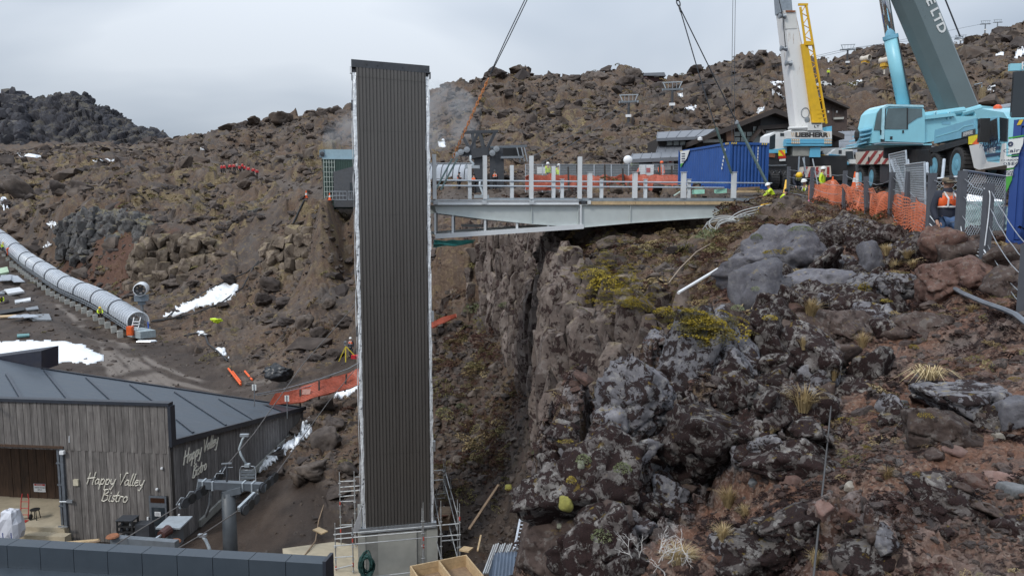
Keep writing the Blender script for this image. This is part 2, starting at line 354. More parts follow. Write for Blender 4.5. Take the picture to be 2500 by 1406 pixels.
_xy0 = np.stack([X, Y, np.zeros_like(X)],1).astype(np.float32)
_lo = fbm(_xy0 * .09,3); _lo2 = fbm(_xy0 * .35 + 40,3)
MUD = sstep(-2.5,2.5,in_poly(pts_xy([(-500,900,62),(-500,560,140),(0,590,132),(110,670,102),(215,745,88),(340,822,78),(450,822,76),(560,868,71),(660,900,66),(770,890,64),(850,850,70),(960,870,62),(960,930,52),(760,985,55),(500,1000,55),(-500,1050,50)])) + 2.5 * _lo2)
FLOOR = sstep(-1.5,1.5,in_poly(np.array([(-60,8),(-60,52),(-24,50),(-13,40),(-7.5,33.2),(-1,33.5),(2.2,31),(1.2,24),(-1.2,8)])) + .8 * _lo2)
YARD = sstep(-2.0,2.0,in_poly(pts_xy([(1640,470,46),(1830,490,37),(1900,500,31),(2050,500,28),(2300,520,24),(2900,500,24),(2900,450,55),(2300,450,58),(1900,455,62),(1300,455,66),(1060,462,66),(1060,485,60),(1300,480,60),(1500,470,54)])) + 1.5 * _lo2)
PATH = sstep(2.6,.8,near_line(pts_xy([(960,500,92),(780,485,100),(700,455,118),(620,430,145),(500,400,170),(380,395,195),(240,402,200)])) + 1.0 * _lo2)
_d = np.minimum(near_line(pts_xy([(180,600,114),(250,640,109),(330,690,101)])) * .45,near_line(pts_xy([(1430,462,58),(1330,470,60)])) * 1.)
RED = np.maximum(sstep(3.5,.5,_d + _lo2 * 1.5),np.zeros_like(X))
NEAR = sstep(30,15,Y) * sstep(-.8,.6,X)
RED = np.maximum(RED, NEAR * sstep(2.6,.6,near_line(pts_xy([(2300,1380,4.8),(2600,1250,5.4)])) + .8 * _lo2))
SMOOTH = np.clip(np.maximum.reduce([MUD * .93,FLOOR * .93,YARD * .92,PATH * .85]),0,1)
ROUGH = (1 - SMOOTH)
GULLY = sstep(-3,3,in_poly(pts_xy([(1040,1180,36),(1040,800,51),(1160,760,51),(1300,920,39),(1345,1130,27),(1290,1330,28.5)])))
# relief: broad swells, blocky lava rubble, stones
def relief(scale, amp, seed, mode='block', fade=2.2):
 """one size of rubble; fades out where the mesh is too coarse to carry it"""
 k = np.clip(scale / (fade * SPC) - .3,0,1); sel = (k * ROUGH > .02)
 out = np.zeros_like(Z)
 if not sel.any(): return out
 w = 1.0 / scale; xs, ys = X[sel] * w, Y[sel] * w
 f1,f2,cid, ox, oy = worley2((xs + .22 * _lo2[sel]).astype(np.float32),(ys + .22 * _lo[sel]).astype(np.float32),seed)
 hgt = _jit[cid, 2] + 1.3 * ((_jit[cid, 3] - .5) * ox + (_jit[cid, 0] - .5) * oy); g = sstep(.0,.16,f2 - f1)
 out[sel] = amp * (hgt * g - .35) * k[sel] * ROUGH[sel]
 TONE[sel] = TONE[sel] * (1 - .5 * k[sel]) + .5 * k[sel] * _jit[cid, 1]; GAP[sel] = np.maximum(GAP[sel],(1 - sstep(.03,.2,f2 - f1)) * k[sel] * ROUGH[sel] * (scale > .3)); return out
TONE = np.full_like(Z, .5); GAP = np.zeros_like(Z)
_far = sstep(60,150,RF)
_am = 1 - .72 * NEAR - .45 * GULLY
Z += ROUGH * (1.6 * _far + .25 * (1 - NEAR)) * fbm(_xy0 * .055 + 9,3) * 1.2
Z += ROUGH * (.25 + .8 * _far) * fbm(_xy0 * .22 + 3,4,ridged=True) * (1 - .85 * NEAR) * .8
_patch = .3 + 1.0 * sstep(-.3,.3,fbm(_xy0 * .13 + 71,3))
Z += relief(5.2,1.5,1) * _far * _patch
Z += relief(2.2,.6,2) * _am * _patch
Z += relief(1.1,.30,3) * _am * (.4 + .7 * _patch)
Z += relief(.5,.14,4) * (1 - .55 * NEAR)
Z += relief(.2,.06,5) * (1 - .3 * NEAR)
Z += relief(.085,.03,6)
OUTC = np.maximum(sstep(-.25,.35,in_poly(pts_xy([(1300,1120,9),(1480,1005,10),(1610,835,12),(1800,825,12),(1980,780,12),(2080,940,8.5),(2050,1080,7),(1900,1160,6.8),(1740,1130,7.8),(1660,1290,7),(1560,1420,6.3),(1290,1420,7.3)])) + .35 * _lo2),.45 * sstep(-.3,.3,in_poly(pts_xy([(1780,1300,5.8),(2100,1270,5.7),(2320,1170,5.8),(2480,1230,5.2),(2350,1330,5),(2150,1420,4.8),(1780,1420,5.4)])) + .3 * _lo2)) * NEAR
Z += OUTC * (relief(1.1,.62,8) + relief(.5,.42,9) + relief(.22,.16,12))
_nk = NEAR > .02
Z[_nk] += (NEAR * (.10 * fbm(_xy0 * .9 + 5,5) ) )[_nk] * ROUGH[_nk]
Z += (1 - ROUGH) * .05 * fbm(_xy0 * .5 + 2,4) + MUD * .06 * fbm(_xy0 * np.array([.35,1.1,1]).astype(np.float32),4)
_cl_ = np.array([P(*q)[:] for q in [(338,812,80),(245,752,87.5),(162,713,98),(100,672,109),(62,645,119),(0,592,134),(-70,550,150)]])
for _a, _b in zip(_cl_[:-1], _cl_[1:]):     # levelled strip under the conveyor
 _tt = np.clip(((X - _a[0]) * (_b[0] - _a[0]) + (Y - _a[1]) * (_b[1] - _a[1])) / ((_b[0] - _a[0]) ** 2 + (_b[1] - _a[1]) ** 2),0,1)
 _dd = np.hypot(X - _a[0] - _tt * (_b[0] - _a[0]),Y - _a[1] - _tt * (_b[1] - _a[1])); _k = sstep(7.5,3.5,_dd); _zt = _a[2] + _tt * (_b[2] - _a[2]) - .55
 Z = np.where(_k > 0,Z * (1 - _k) + np.minimum(Z, _zt + .1 * _lo2) * _k, Z)
ZG = Z.reshape(NA, NR)
def G(x, y, base=False):
 """ground height at a world point"""
 a, r = math.atan2(x, y),math.log(max(3.3,math.hypot(x, y))); i = np.interp(a, ANG, np.arange(NA)); j = min(float(np.interp(r, LRAD, np.arange(NR))),NR - 1.001)
 i0,j0 = min(int(i),NA - 2),int(j); fi, fj = i - i0,j - j0; A = ZG
 return float((A[i0,j0] * (1 - fi) + A[i0 + 1,j0] * fi) * (1 - fj) + (A[i0,j0 + 1] * (1 - fi) + A[i0 + 1,j0 + 1] * fi) * fj)
def PG(px, py, D0=None):
 """first ground point seen at a photo pixel"""
 d = P(px, py, 1.0); a = math.atan2(d.x, d.y); tn = d.z / math.hypot(d.x, d.y); i = int(round(float(np.interp(a, ANG, np.arange(NA))))); lo = 0 if D0 is None else int(np.searchsorted(RAD, D0 * .8)); prof = ZG[i, lo:] / RAD[lo:]; k = np.argmax(prof >= tn) if (prof >= tn).any() else len(prof) - 1
 r = RAD[lo + k]; return Vector((r * math.sin(a),r * math.cos(a),ZG[i, lo + k]))
def gp(px, D):
 """ground under a photo column at a distance"""
 q = P(px, 560,D); return Vector((q.x, q.y, G(q.x, q.y)))
_moss = sstep(-.12,.30,fbm(_xy0 * .16 + 31,4)) * sstep(-.05,.4,fbm(_xy0 * .9 + 11,3) + .2)
_ms = np.zeros_like(X)
for (px, py, D, rad, k) in [(620,470,125,26,1.),(480,480,130,22,.9),(740,520,104,16,.7),(560,560,104,14,.6),(1750,420,90,20,.5),(1480,690,27,3.2,1.2),(1700,760,19,5,1.0),(1330,800,44,4,.5),(1560,620,31,5,.9),(1260,900,40,4,.9),(1200,880,45,5,.6),(80,430,200,40,1.),(0,400,230,40,.9),(1300,330,125,30,.5),(2350,260,130,30,.5)]:
 q = P(px, py, D); _ms = np.maximum(_ms, k * np.exp(-((X - q.x) ** 2 + (Y - q.y) ** 2) / rad ** 2))
MOSS = np.clip(_moss * (.18 + _ms),0,1) * ROUGH
NZ = np.stack([np.maximum(MUD, FLOOR),MOSS, RED],1); NZ2 = np.stack([NEAR, GULLY, np.maximum(YARD, PATH * .7)],1);
_rl = [pts_xy(q) for q in ([(215,770,84),(260,820,76),(300,885,67),(350,940,62),(420,985,58)],[(150,720,94),(240,800,79),(285,850,71),(320,905,66),(390,950,61)],[(300,850,71),(360,900,66),(440,925,64),(540,935,63),(640,925,64)],[(280,880,68),(310,930,63),(380,970,60)],[(560,890,69),(640,915,65),(740,890,65),(840,850,70)])]
RUT = np.maximum.reduce([sstep(.55,.1,np.abs(near_line(q) - .9) + .25 * _lo2) for q in _rl]) * MUD * sstep(-.35,.2,fbm(_xy0 * .25 + 63,3))
NZ3 = np.stack([TONE, GAP, RUT],1)
# --- ground material
t = NT('lava_ground'); zc = t.sep(t.attr('zone')); zd = t.sep(t.attr('zone2')); zs = t.sep(t.attr('stone'))
n_big = t.noise(.11,5,.6); n_mid = t.noise(.9,6,.62); n_fin = t.noise(5,6,.65); n_gr = t.noise(28,4,.65)
rock = t.ramp(t.math('ADD', t.math('MULTIPLY', zs[0],.6),t.math('MULTIPLY', n_fin, .4)),(.25,(.036,.031,.030)),(.42,(.072,.060,.055)),(.55,(.11,.090,.078)),(.68,(.155,.128,.110)),(.8,(.20,.172,.15)))
earth = t.ramp(n_fin, (.3,(.060,.038,.027)),(.55,(.115,.076,.052)),(.75,(.17,.122,.080)))
base = t.mix(t.math('MAXIMUM', t.ramp(n_mid, (.44,0.),(.58,.85)),t.math('MULTIPLY', zs[1],.8)),rock, earth)
base = t.mix(t.ramp(n_big, (.46,0.),(.64,.8)),base, t.mix(zs[0],(.034,.031,.032),(.115,.108,.105)))
base = t.mix(t.ramp(t.noise(1.7,4,.6,dist=.6),(.55,0.),(.66,.65)),base, t.ramp(n_fin, (.35,(.11,.078,.045)),(.7,(.24,.185,.11))))
moss = t.ramp(n_fin, (.3,(.085,.062,.036)),(.55,(.175,.138,.080)),(.75,(.27,.225,.135)))
c = t.mix(t.ramp(zc[1],(.12,0.),(.5,.9)),base, moss)
c = t.mix(t.ramp(zc[2],(.1,0.),(.7,.85)),c, t.ramp(n_fin, (.3,(.055,.028,.021)),(.7,(.13,.068,.048))))
# gully slope: grey gravel, brown heath
gul = t.ramp(n_mid, (.32,(.030,.024,.021)),(.45,(.075,.060,.050)),(.58,(.060,.036,.030)),(.72,(.155,.138,.122)))
c = t.mix(t.math('MULTIPLY', zd[1],.85),c, gul)
# near slope: red-brown scoria with stones of many tones and a black-brown crust
peb2 = t.vor(42,out='Color')
pc2 = t.ramp(t.sep(peb2)[1],(0.,(.05,.032,.026)),(.4,(.12,.070,.052)),(.7,(.15,.11,.088)),(1.,(.24,.20,.17)))
soil = t.ramp(n_fin, (.3,(.060,.031,.022)),(.55,(.140,.070,.046)),(.75,(.19,.112,.076)))
nc = t.mix(t.ramp(t.noise(2.2,4,.6),(.42,.15),(.58,.6)),soil, pc2)
nc = t.mix(t.ramp(t.noise(.8,5,.6),(.5,0.),(.68,.7)),nc, t.ramp(n_fin, (.3,(.085,.075,.072)),(.7,(.19,.172,.165))))
nc = t.mix(t.math('MULTIPLY', t.ramp(t.noise(1.3,6,.72,dist=.8),(.53,0.),(.56,1.)),t.ramp(t.noise(9,4,.7),(.42,0.),(.5,1.))),nc, (.016,.009,.009))
oc = t.mix(t.ramp(t.noise(7,6,.75,dist=.6),(.485,0.),(.505,1.)),t.ramp(t.noise(3.1,5,.6),(.3,(.075,.066,.066)),(.55,(.15,.138,.14)),(.72,(.29,.275,.265))),t.ramp(n_gr, (.35,(.010,.006,.006)),(.7,(.035,.018,.016))))
oc = t.mix(t.ramp(t.noise(1.6,4,.6),(.56,0.),(.62,.8)),oc, t.ramp(n_fin, (.3,(.07,.045,.03)),(.7,(.17,.12,.07))))
nc = t.mix(t.ramp(t.sep(t.attr('outcrop'))[0],(.15,0.),(.55,1.)),nc, oc)
c = t.mix(zd[0], c, nc)
mud = t.ramp(t.noise(.55,6,.65,vec=t.mapv((1,.45,1))),(.3,(.028,.019,.014)),(.5,(.048,.034,.026)),(.66,(.072,.054,.042)),(.8,(.13,.108,.092)))
mud = t.mix(t.math('MULTIPLY', zs[2],.8),mud, (.20,.175,.155))
c = t.mix(t.ramp(zc[0],(.25,0.),(.75,1.)),c, mud)
yard = t.ramp(n_fin, (.3,(.050,.042,.038)),(.7,(.13,.112,.10)))
c = t.mix(t.ramp(zd[2],(.3,0.),(.8,.9)),c, yard)
c = t.mix(t.ramp(n_gr, (.3,.55),(.62,0.)),c, (.02,.016,.014))
hh = t.math('ADD', t.math('MULTIPLY', n_gr, .35),t.math('MULTIPLY', t.noise(2.6,5,.7),1.2))
t.bump(hh, .6,.10)
c = t.mix(1.0,c, (1.26,1.22,1.18), 'MULTIPLY')
GROUND_MAT = t.fin(c, t.ramp(zc[0],(.2,.92),(1.,.62)),spec=.25)
_ii = np.arange(NA * NR, dtype=np.int32).reshape(NA, NR)
_F = np.stack([_ii[:-1, :-1], _ii[1:, :-1], _ii[1:, 1:], _ii[:-1,1:]],-1).reshape(-1,4)
terrain = mesh_np('volcanic_terrain', np.stack([X, Y, Z],1), _F[:, ::-1], GROUND_MAT, attrs={'zone': NZ, 'zone2': NZ2,'stone': NZ3,'outcrop': np.stack([OUTC, OUTC, OUTC],1)}); terrain['kind'] = 'structure'
_zz = Z
# ------------------------------------------------------------------ cliffs: lofted rock faces with jointed blocks
def rock_mat(name, cols, moss=.0,dark=.35,lich=.25,scale=1.0,yel=.0,cover=.46,topdark=0.0,lum=(.95,1.6)):
 t = NT(name); t.world(); n1 = t.noise(1.1 * scale, 6,.6); n2 = t.noise(6 * scale, 6,.68); n3 = t.noise(34 * scale, 4,.7); nz = t.normz(); rnd = t.oinfo()
 c = t.ramp(n1,(.28,cols[0]),(.5,cols[1]),(.72,cols[2]))
 c = t.mix(t.ramp(n2,(.35,.35),(.6,0.)),c, tuple(v * .45 for v in cols[0]))
 c = t.mix(t.math('MULTIPLY', t.ramp(t.noise(3.4 * scale, 5,.7),(.54,0.),(.6,1.)),lich),c, t.ramp(n3,(.3,(.20,.19,.18)),(.7,(.42,.40,.37))))
 pat = t.ramp(t.noise(2.3 * scale, 7,.74,dist=.5),(cover + .06,0.),(cover + .085,1.))
 if topdark: pat = t.math('MULTIPLY', pat, t.ramp(nz, (.0,1 - topdark),(.7,1.)))
 c = t.mix(t.math('MULTIPLY', pat, dark),c, t.ramp(n3,(.35,(.010,.006,.006)),(.7,(.042,.022,.020))))
 if moss: c = t.mix(t.math('MULTIPLY', t.ramp(nz, (.45,0.),(.8,1.)),t.math('MULTIPLY', t.ramp(n1,(.48,0.),(.56,1.)),moss)),c, t.ramp(n2,(.3,(.10,.075,.022)),(.7,(.24,.19,.06))))
 if yel: c = t.mix(t.math('MULTIPLY', t.ramp(nz, (.55,0.),(.8,1.)),t.math('MULTIPLY', t.ramp(t.noise(2.9 * scale, 4,.6),(.60,0.),(.64,1.)),yel)),c, t.ramp(n2,(.3,(.20,.13,.012)),(.7,(.42,.30,.03))))
 hh = t.math('ADD', t.math('MULTIPLY', n3,.4),t.math('ADD', t.math('MULTIPLY', n2,.9),t.math('MULTIPLY', pat, .5)))
 c = t.mix(1.0,c, t.ramp(rnd, (0., lum[0]),(1., lum[1])), 'MULTIPLY')
 t.bump(hh, .85,.05 / scale); return t.fin(c, .88,spec=.25)
CLIFF_BROWN = rock_mat('cliff_rock', [(.062,.048,.043),(.125,.098,.085),(.20,.165,.142)], dark=.9,lich=.15,scale=1.0,moss=.3,cover=.475)
CLIFF_TAN = rock_mat('tan_cliff_rock', [(.072,.055,.043),(.15,.118,.090),(.23,.185,.145)], dark=.6,lich=.1,scale=.5,moss=.4,cover=.50)
CLIFF_GREY = rock_mat('grey_cliff_rock', [(.045,.044,.045),(.085,.083,.083),(.14,.135,.13)], dark=.5,lich=.1,scale=.5,moss=.4,cover=.5)
CLIFF_DARK = rock_mat('dark_cliff_rock', [(.028,.028,.034),(.052,.052,.060),(.085,.083,.09)], dark=.35,lich=.05,scale=.14,moss=.2,cover=.5)
def crom(Pm, nseg):
 """Catmull-Rom rows through the points of Pm (k,3)"""
 k = len(Pm); Q = np.vstack([2 * Pm[0] - Pm[1], Pm, 2 * Pm[-1] - Pm[-2]]); s = np.linspace(0,k - 1 - 1e-9,nseg); i = s.astype(int); u = (s - i)[:, None]
 a, b, c, d = Q[i], Q[i + 1], Q[i + 2], Q[i + 3]
 return .5 * (2 * b + (c - a) * u + (2 * a - 5 * b + 4 * c - d) * u ** 2 + (3 * b - a - 3 * c + d) * u ** 3)
import bmesh
def hull(n, seed, box=.55,flat=1.0,tall=1.0):
 """angular stone: convex hull of points between a box and a ball, size about 1"""
 r = np.random.default_rng(seed); bm = bmesh.new()
 for _ in range(n):
  d = r.normal(size=3); d /= np.linalg.norm(d); cb = d / np.abs(d).max(); q = (cb * box + d * (1 - box)) * r.uniform(.82,1.0) * .5
  bm.verts.new((q[0], q[1], q[2] * flat * tall))
 h = bmesh.ops.convex_hull(bm, input=bm.verts)
 bmesh.ops.delete(bm, geom=list({g for g in h['geom_interior'] + h['geom_unused'] if isinstance(g, bmesh.types.BMVert)}),context='VERTS')
 bmesh.ops.recalc_face_normals(bm, faces=bm.faces); me = bpy.data.meshes.new('stone'); bm.to_mesh(me); bm.free(); return me
def place_mesh(name, me, loc, rot, scl, parent=None):
 o = bpy.data.objects.new(name, me); COL.objects.link(o); o.location = loc; o.rotation_euler = rot; o.scale = scl; o.parent = parent; return o
def blocks(cliff_o, S, nrm, size, n, mats, seed, proto):
 """jointed blocks standing out of a cliff face: each its own part"""
 r = np.random.default_rng(seed); ns, nt = S.shape[:2]; out = 0; L = np.linalg.norm(np.diff(S[:, nt // 2], axis=0),axis=1).sum(); nc = max(2,int(L / (size[0] * .82)))
 for c in range(nc):
  fi = (c + r.uniform(.3,.7)) / nc; i = int(fi * (ns - 1)); col = S[i]; seg = np.concatenate([[0], np.cumsum(np.linalg.norm(np.diff(col, axis=0),axis=1))])
  j0 = int(nt * 6 / 39); j1 = int(nt * 35 / 39); z = seg[j0] + r.uniform(-.3,.2) * size[2]
  while z < seg[j1] and out < n:
   hgt = size[2] * r.uniform(.55,1.35); j = min(nt - 1,int(np.searchsorted(seg, z + hgt * .5))); p = S[i, j] + nrm[i, j] * r.uniform(-.42,.14) * size[1]; yaw = math.atan2(nrm[i, j][0],-nrm[i, j][1])
   o = place_mesh('rock_block', proto[r.integers(len(proto))], p, (r.normal(0,.06),r.normal(0,.06),-yaw + r.normal(0,.4)),(size[0] * r.uniform(.8,1.35),size[1] * r.uniform(.9,1.5),hgt * r.uniform(.95,1.15)),cliff_o)
   out += 1; z += hgt * r.uniform(.8,1.0)
def cliff(cols, m, res, blk, amp, crack, seed, name='rock_cliff', jag=.0,back=3.0,dip=.25,bs=None, nb=100,dd=0.0):
 """cols: per column a list of (px, py, D) from rim to foot; a cap goes back from the rim and a skirt below the foot"""
 Cc = []
 for col in cols:
  w = np.array([P(q[0], q[1], q[2] - dd)[:] for q in col]); top = w[0] + np.array([0,back, dip * back * .3 - .15]); foot = w[-1] + np.array([0,-.25 * back * .3,-.35 * back])
  Cc.append(crom(np.vstack([top, w, foot]),40))
 Cc = np.array(Cc); L = np.linalg.norm(np.diff(Cc[:, 15], axis=0),axis=1).sum(); H = np.linalg.norm(np.diff(Cc[len(Cc) // 2], axis=0),axis=1).sum()
 ns, nt = max(30,int(L / res)),max(16,int(H / res)); S = np.array([crom(Cc[:, j], ns) for j in range(40)]).transpose(1,0,2)
 V = np.array([np.stack([np.interp(np.linspace(0,39,nt),np.arange(40),S[i, :, k]) for k in range(3)],1) for i in range(ns)])
 du = np.gradient(V, axis=0); dv = np.gradient(V, axis=1); nrm = np.cross(du, dv); nrm /= np.linalg.norm(nrm, axis=2)[..., None] + 1e-9
 if nrm[...,1].mean() > 0: nrm = -nrm
 p = V.reshape(-1,3); q = p + .22 * blk[0] * np.stack([perlin(p / blk[0] * .8 + 3),perlin(p / blk[0] * .8 + 50),perlin(p / blk[0] * .8 + 90)],1)
 f1,f2,cid, of = worley3(q / np.array(blk),seed); g1,g2,cid2,of2 = worley3(q / np.array(blk) * 2.7,seed + 3)
 d = amp * (_jit[cid, 2] * 1.6 - .8) + amp * 1.5 * ((_jit[cid, 3] - .5) * of[:, 0] + (_jit[cid, 1] - .5) * of[:, 1] + (_jit[cid, 0] - .62) * of[:, 2]) - crack * sstep(.10,.0,f2 - f1)
 d += .34 * amp * (_jit[cid2,2] - .5 + 1.2 * (_jit[cid2,3] - .5) * of2[:, 2] + 1.2 * (_jit[cid2,1] - .5) * of2[:, 0]) - .25 * crack * sstep(.10,.0,g2 - g1)
 d += amp * .5 * fbm(p / blk[0] * .4,2) + amp * .07 * fbm(p / blk[0] * 4,3)
 tt = np.tile(np.linspace(0,1,nt),ns)
 if jag: d = d + 0; p = p + np.stack([0 * tt, 0 * tt, jag * _jit[cid, 1] * sstep(.42,.2,tt) * sstep(.02,.15,tt)],1)
 p = p + nrm.reshape(-1,3) * (d - (.38 * blk[0] if bs else 0) * sstep(.12,.2,tt))[:, None]
 ii = np.arange(ns * nt, dtype=np.int32).reshape(ns, nt); F = np.stack([ii[:-1, :-1], ii[1:, :-1], ii[1:, 1:], ii[:-1,1:]],-1).reshape(-1,4)
 if np.cross(du, dv)[...,1].mean() > 0: F = F[:, ::-1]
 o = mesh_np(name, p, F, m); o['kind'] = 'structure'
 if bs:
  pr = []
  for k in range(7):
   me = hull(18 + 2 * k, 100 * seed + k, .9); me.materials.append(m); pr.append(me)
  blocks(o, V, nrm, bs, nb, m, seed, pr)
 return o
cliff([[(1175,585,54),(1178,660,52.5),(1180,750,51)],[(1240,572,48),(1240,690,46),(1240,830,43)],[(1290,578,43),(1288,730,41),(1288,905,38)],[(1335,592,39),(1332,760,35),(1335,950,30)],[(1352,640,34),(1342,840,27.5),(1342,1110,25)],[(1405,680,30),(1400,860,25.5),(1395,1140,24)],[(1480,728,27),(1475,880,24.2),(1470,1130,23)],[(1560,760,26),(1555,900,23.2),(1550,1110,22.3)],[(1660,805,24.5),(1650,920,22.2),(1640,1080,21.5)]], CLIFF_BROWN, .055,(.75,.75,1.9),.42,.34,2,'gully_cliff', back=2.0,bs=(.95,.7,2.3),nb=260)
cliff([[(960,600,56),(960,700,55),(960,810,54)],[(1060,588,56),(1060,690,54.6),(1060,800,53)],[(1120,582,56),(1120,680,54.6),(1120,775,53)],[(1190,578,54),(1190,660,52.5),(1190,755,51)],[(1245,590,51),(1245,670,49.5),(1245,770,47.5)]], CLIFF_BROWN, .075,(1.3,1.3,2.6),.35,.3,5,'gully_cliff', back=3.5,bs=(1.5,.7,2.3),nb=40)
cliff([[(140,560,123),(140,600,121)],[(170,535,121),(172,575,119),(175,608,118)],[(220,518,118),(220,560,116),(220,606,114.5)],[(275,520,114),(275,570,112),(275,628,110.5)],[(325,530,111),(325,580,110),(325,640,108)],[(350,560,108),(350,640,107)]], CLIFF_GREY, .17,(1.5,1.5,1.7),.6,.45,7,'hillside_cliff', back=5,bs=(1.3,1.1,1.6),nb=70,dd=2.5)
cliff([[(318,640,106),(318,692,104)],[(350,598,104),(350,645,103),(350,696,101.5)],[(430,588,102.5),(430,640,101),(430,694,100)],[(500,592,101),(500,640,100),(500,684,99)],[(575,612,99.5),(575,664,98)]], CLIFF_TAN, .16,(2.1,2.1,2.0),.6,.45,8,'hillside_cliff', back=5,bs=(2.0,1.6,2.0),nb=50,dd=3.2)
cliff([[(640,612,98),(640,655,97)],[(690,582,97),(690,618,96),(690,660,95)],[(745,566,95),(745,610,94),(745,658,93)],[(805,572,93.5),(805,610,92.5),(805,650,92)],[(880,588,92.5),(880,640,91)]], CLIFF_TAN, .16,(1.7,1.7,1.7),.55,.4,9,'hillside_cliff', back=5,bs=(1.7,1.4,1.8),nb=60,dd=3.0)
cliff([[(560,555,106),(560,582,105)],[(620,520,106),(620,560,104.5)],[(700,530,104),(700,558,103)],[(760,540,101),(760,565,100)]], CLIFF_GREY, .2,(1.4,1.4,1.3),.5,.35,13,'hillside_cliff', back=5,bs=(1.2,1.1,1.1),nb=50,dd=2.5)
cliff([[(-420,262,345),(-420,310,330),(-420,362,322)],[(-250,250,345),(-250,300,330),(-250,360,320)],[(-100,240,345),(-100,300,330),(-100,360,318)],[(0,236,340),(0,300,326),(0,360,316)],[(38,236,338),(38,300,324),(38,360,315)],[(52,254,338),(52,300,324),(52,360,314)],[(72,248,338),(72,300,324),(72,360,314)],[(110,238,336),(110,300,322),(110,360,312)],[(150,230,334),(150,300,320),(150,360,310)],[(185,236,332),(185,300,320),(185,360,308)],[(210,258,330),(210,310,318),(210,362,306)],[(245,268,328),(245,315,316),(245,362,306)],[(280,296,324),(280,325,314),(280,362,304)],[(318,316,318),(318,338,310),(318,362,302)],[(350,316,314),(350,338,307),(350,360,300)],[(392,348,306),(392,362,300)],[(430,362,300),(430,368,296)]], CLIFF_DARK, .55,(4.0,4.0,4.2),1.7,1.3,11,'lava_crag', jag=1.0,back=14,bs=(4.6,4,5.2),nb=190)
cliff([[(-300,430,205),(-300,480,200)],[(0,432,198),(0,478,193)],[(100,440,194),(100,470,190)],[(170,410,196),(170,452,190)],[(216,392,196),(216,436,191)]], CLIFF_GREY, .35,(2.4,2.4,2.2),.9,.6,12,'hillside_cliff', back=8,bs=(2.4,2,2.2),nb=60,dd=4)
# ------------------------------------------------------------------ loose lava rubble and stones too many to count (instanced on points; kind stuff)
def scatter(name, pts, rot, scl, protos, kind='stuff'):
 me = bpy.data.meshes.new(name); n = len(pts); me.vertices.add(n); me.vertices.foreach_set('co', np.asarray(pts, np.float32).ravel())
 for an, ar in (('rot', rot),('scl', scl)):
  a = me.attributes.new(an, 'FLOAT_VECTOR', 'POINT'); a.data.foreach_set('vector', np.asarray(ar, np.float32).ravel())
 a = me.attributes.new('pick', 'INT', 'POINT'); a.data.foreach_set('value', rng.integers(0,len(protos),n).astype(np.int32))
 o = bpy.data.objects.new(name, me); COL.objects.link(o); o['kind'] = kind
 pc = bpy.data.collections.new(name + '_kinds')
 for p in protos:
  q = p if isinstance(p, bpy.types.Object) else bpy.data.objects.new(name + '_kind', p); pc.objects.link(q)
 g = bpy.data.node_groups.new(name, 'GeometryNodeTree'); g.interface.new_socket('Geometry', in_out='INPUT', socket_type='NodeSocketGeometry'); g.interface.new_socket('Geometry', in_out='OUTPUT', socket_type='NodeSocketGeometry')
 N, Lk = g.nodes, g.links; gi, go = N.new('NodeGroupInput'),N.new('NodeGroupOutput'); ip = N.new('GeometryNodeInstanceOnPoints'); ci = N.new('GeometryNodeCollectionInfo')
 ci.inputs[0].default_value = pc; ci.inputs[1].default_value = True; ci.inputs[2].default_value = True; ip.inputs['Pick Instance'].default_value = True
 def at(nm, ty):
  q = N.new('GeometryNodeInputNamedAttribute'); q.data_type = ty; q.inputs[0].default_value = nm; return q.outputs[0]
 er = N.new('FunctionNodeEulerToRotation'); Lk.new(at('rot', 'FLOAT_VECTOR'),er.inputs[0]); Lk.new(er.outputs[0], ip.inputs['Rotation']); Lk.new(at('scl', 'FLOAT_VECTOR'),ip.inputs['Scale']); Lk.new(at('pick', 'INT'),ip.inputs['Instance Index'])
 Lk.new(gi.outputs[0], ip.inputs['Points']); Lk.new(ci.outputs[0], ip.inputs['Instance']); Lk.new(ip.outputs[0], go.inputs[0])
 md = o.modifiers.new('scatter', 'NODES'); md.node_group = g; return o
def stone_mat(name, cols, scale=3.0,mul=1.0):
 t = NT(name); n1 = t.noise(scale, 5,.65); rnd = t.oinfo(); g = t.n.new('ShaderNodeNewGeometry')
 wn_ = t.noise(.35,3,.6,vec=g.outputs['Position'])
 c = t.ramp(t.math('ADD', t.math('MULTIPLY', rnd, .62),t.math('MULTIPLY', wn_, .38)), *[(.12 + .76 * k / (len(cols) - 1),tuple(v * mul for v in q)) for k, q in enumerate(cols)])
 c = t.mix(t.ramp(n1,(.38,.6),(.62,0.)),c, (.03,.024,.022)); t.bump(n1,.7,.08); return t.fin(c, .92,spec=.2)
HILL_ST = stone_mat('lava_rubble_rock', [(.055,.045,.042),(.13,.105,.092),(.085,.072,.068),(.19,.155,.132),(.12,.088,.068),(.25,.215,.185)],2.0,.82)
NEAR_ST = stone_mat('scoria_stone', [(.05,.038,.036),(.15,.085,.066),(.12,.10,.095),(.21,.125,.098),(.17,.15,.14),(.085,.062,.056),(.30,.25,.21)],7.0)
ST_H = []; ST_N = []
for _k in range(8):
 _m = hull(11 + _k, 500 + _k, .45); _m.materials.append(HILL_ST); ST_H.append(_m)
 _m = hull(14 + _k, 600 + _k, .3,flat=.8); _m.materials.append(NEAR_ST); ST_N.append(_m)
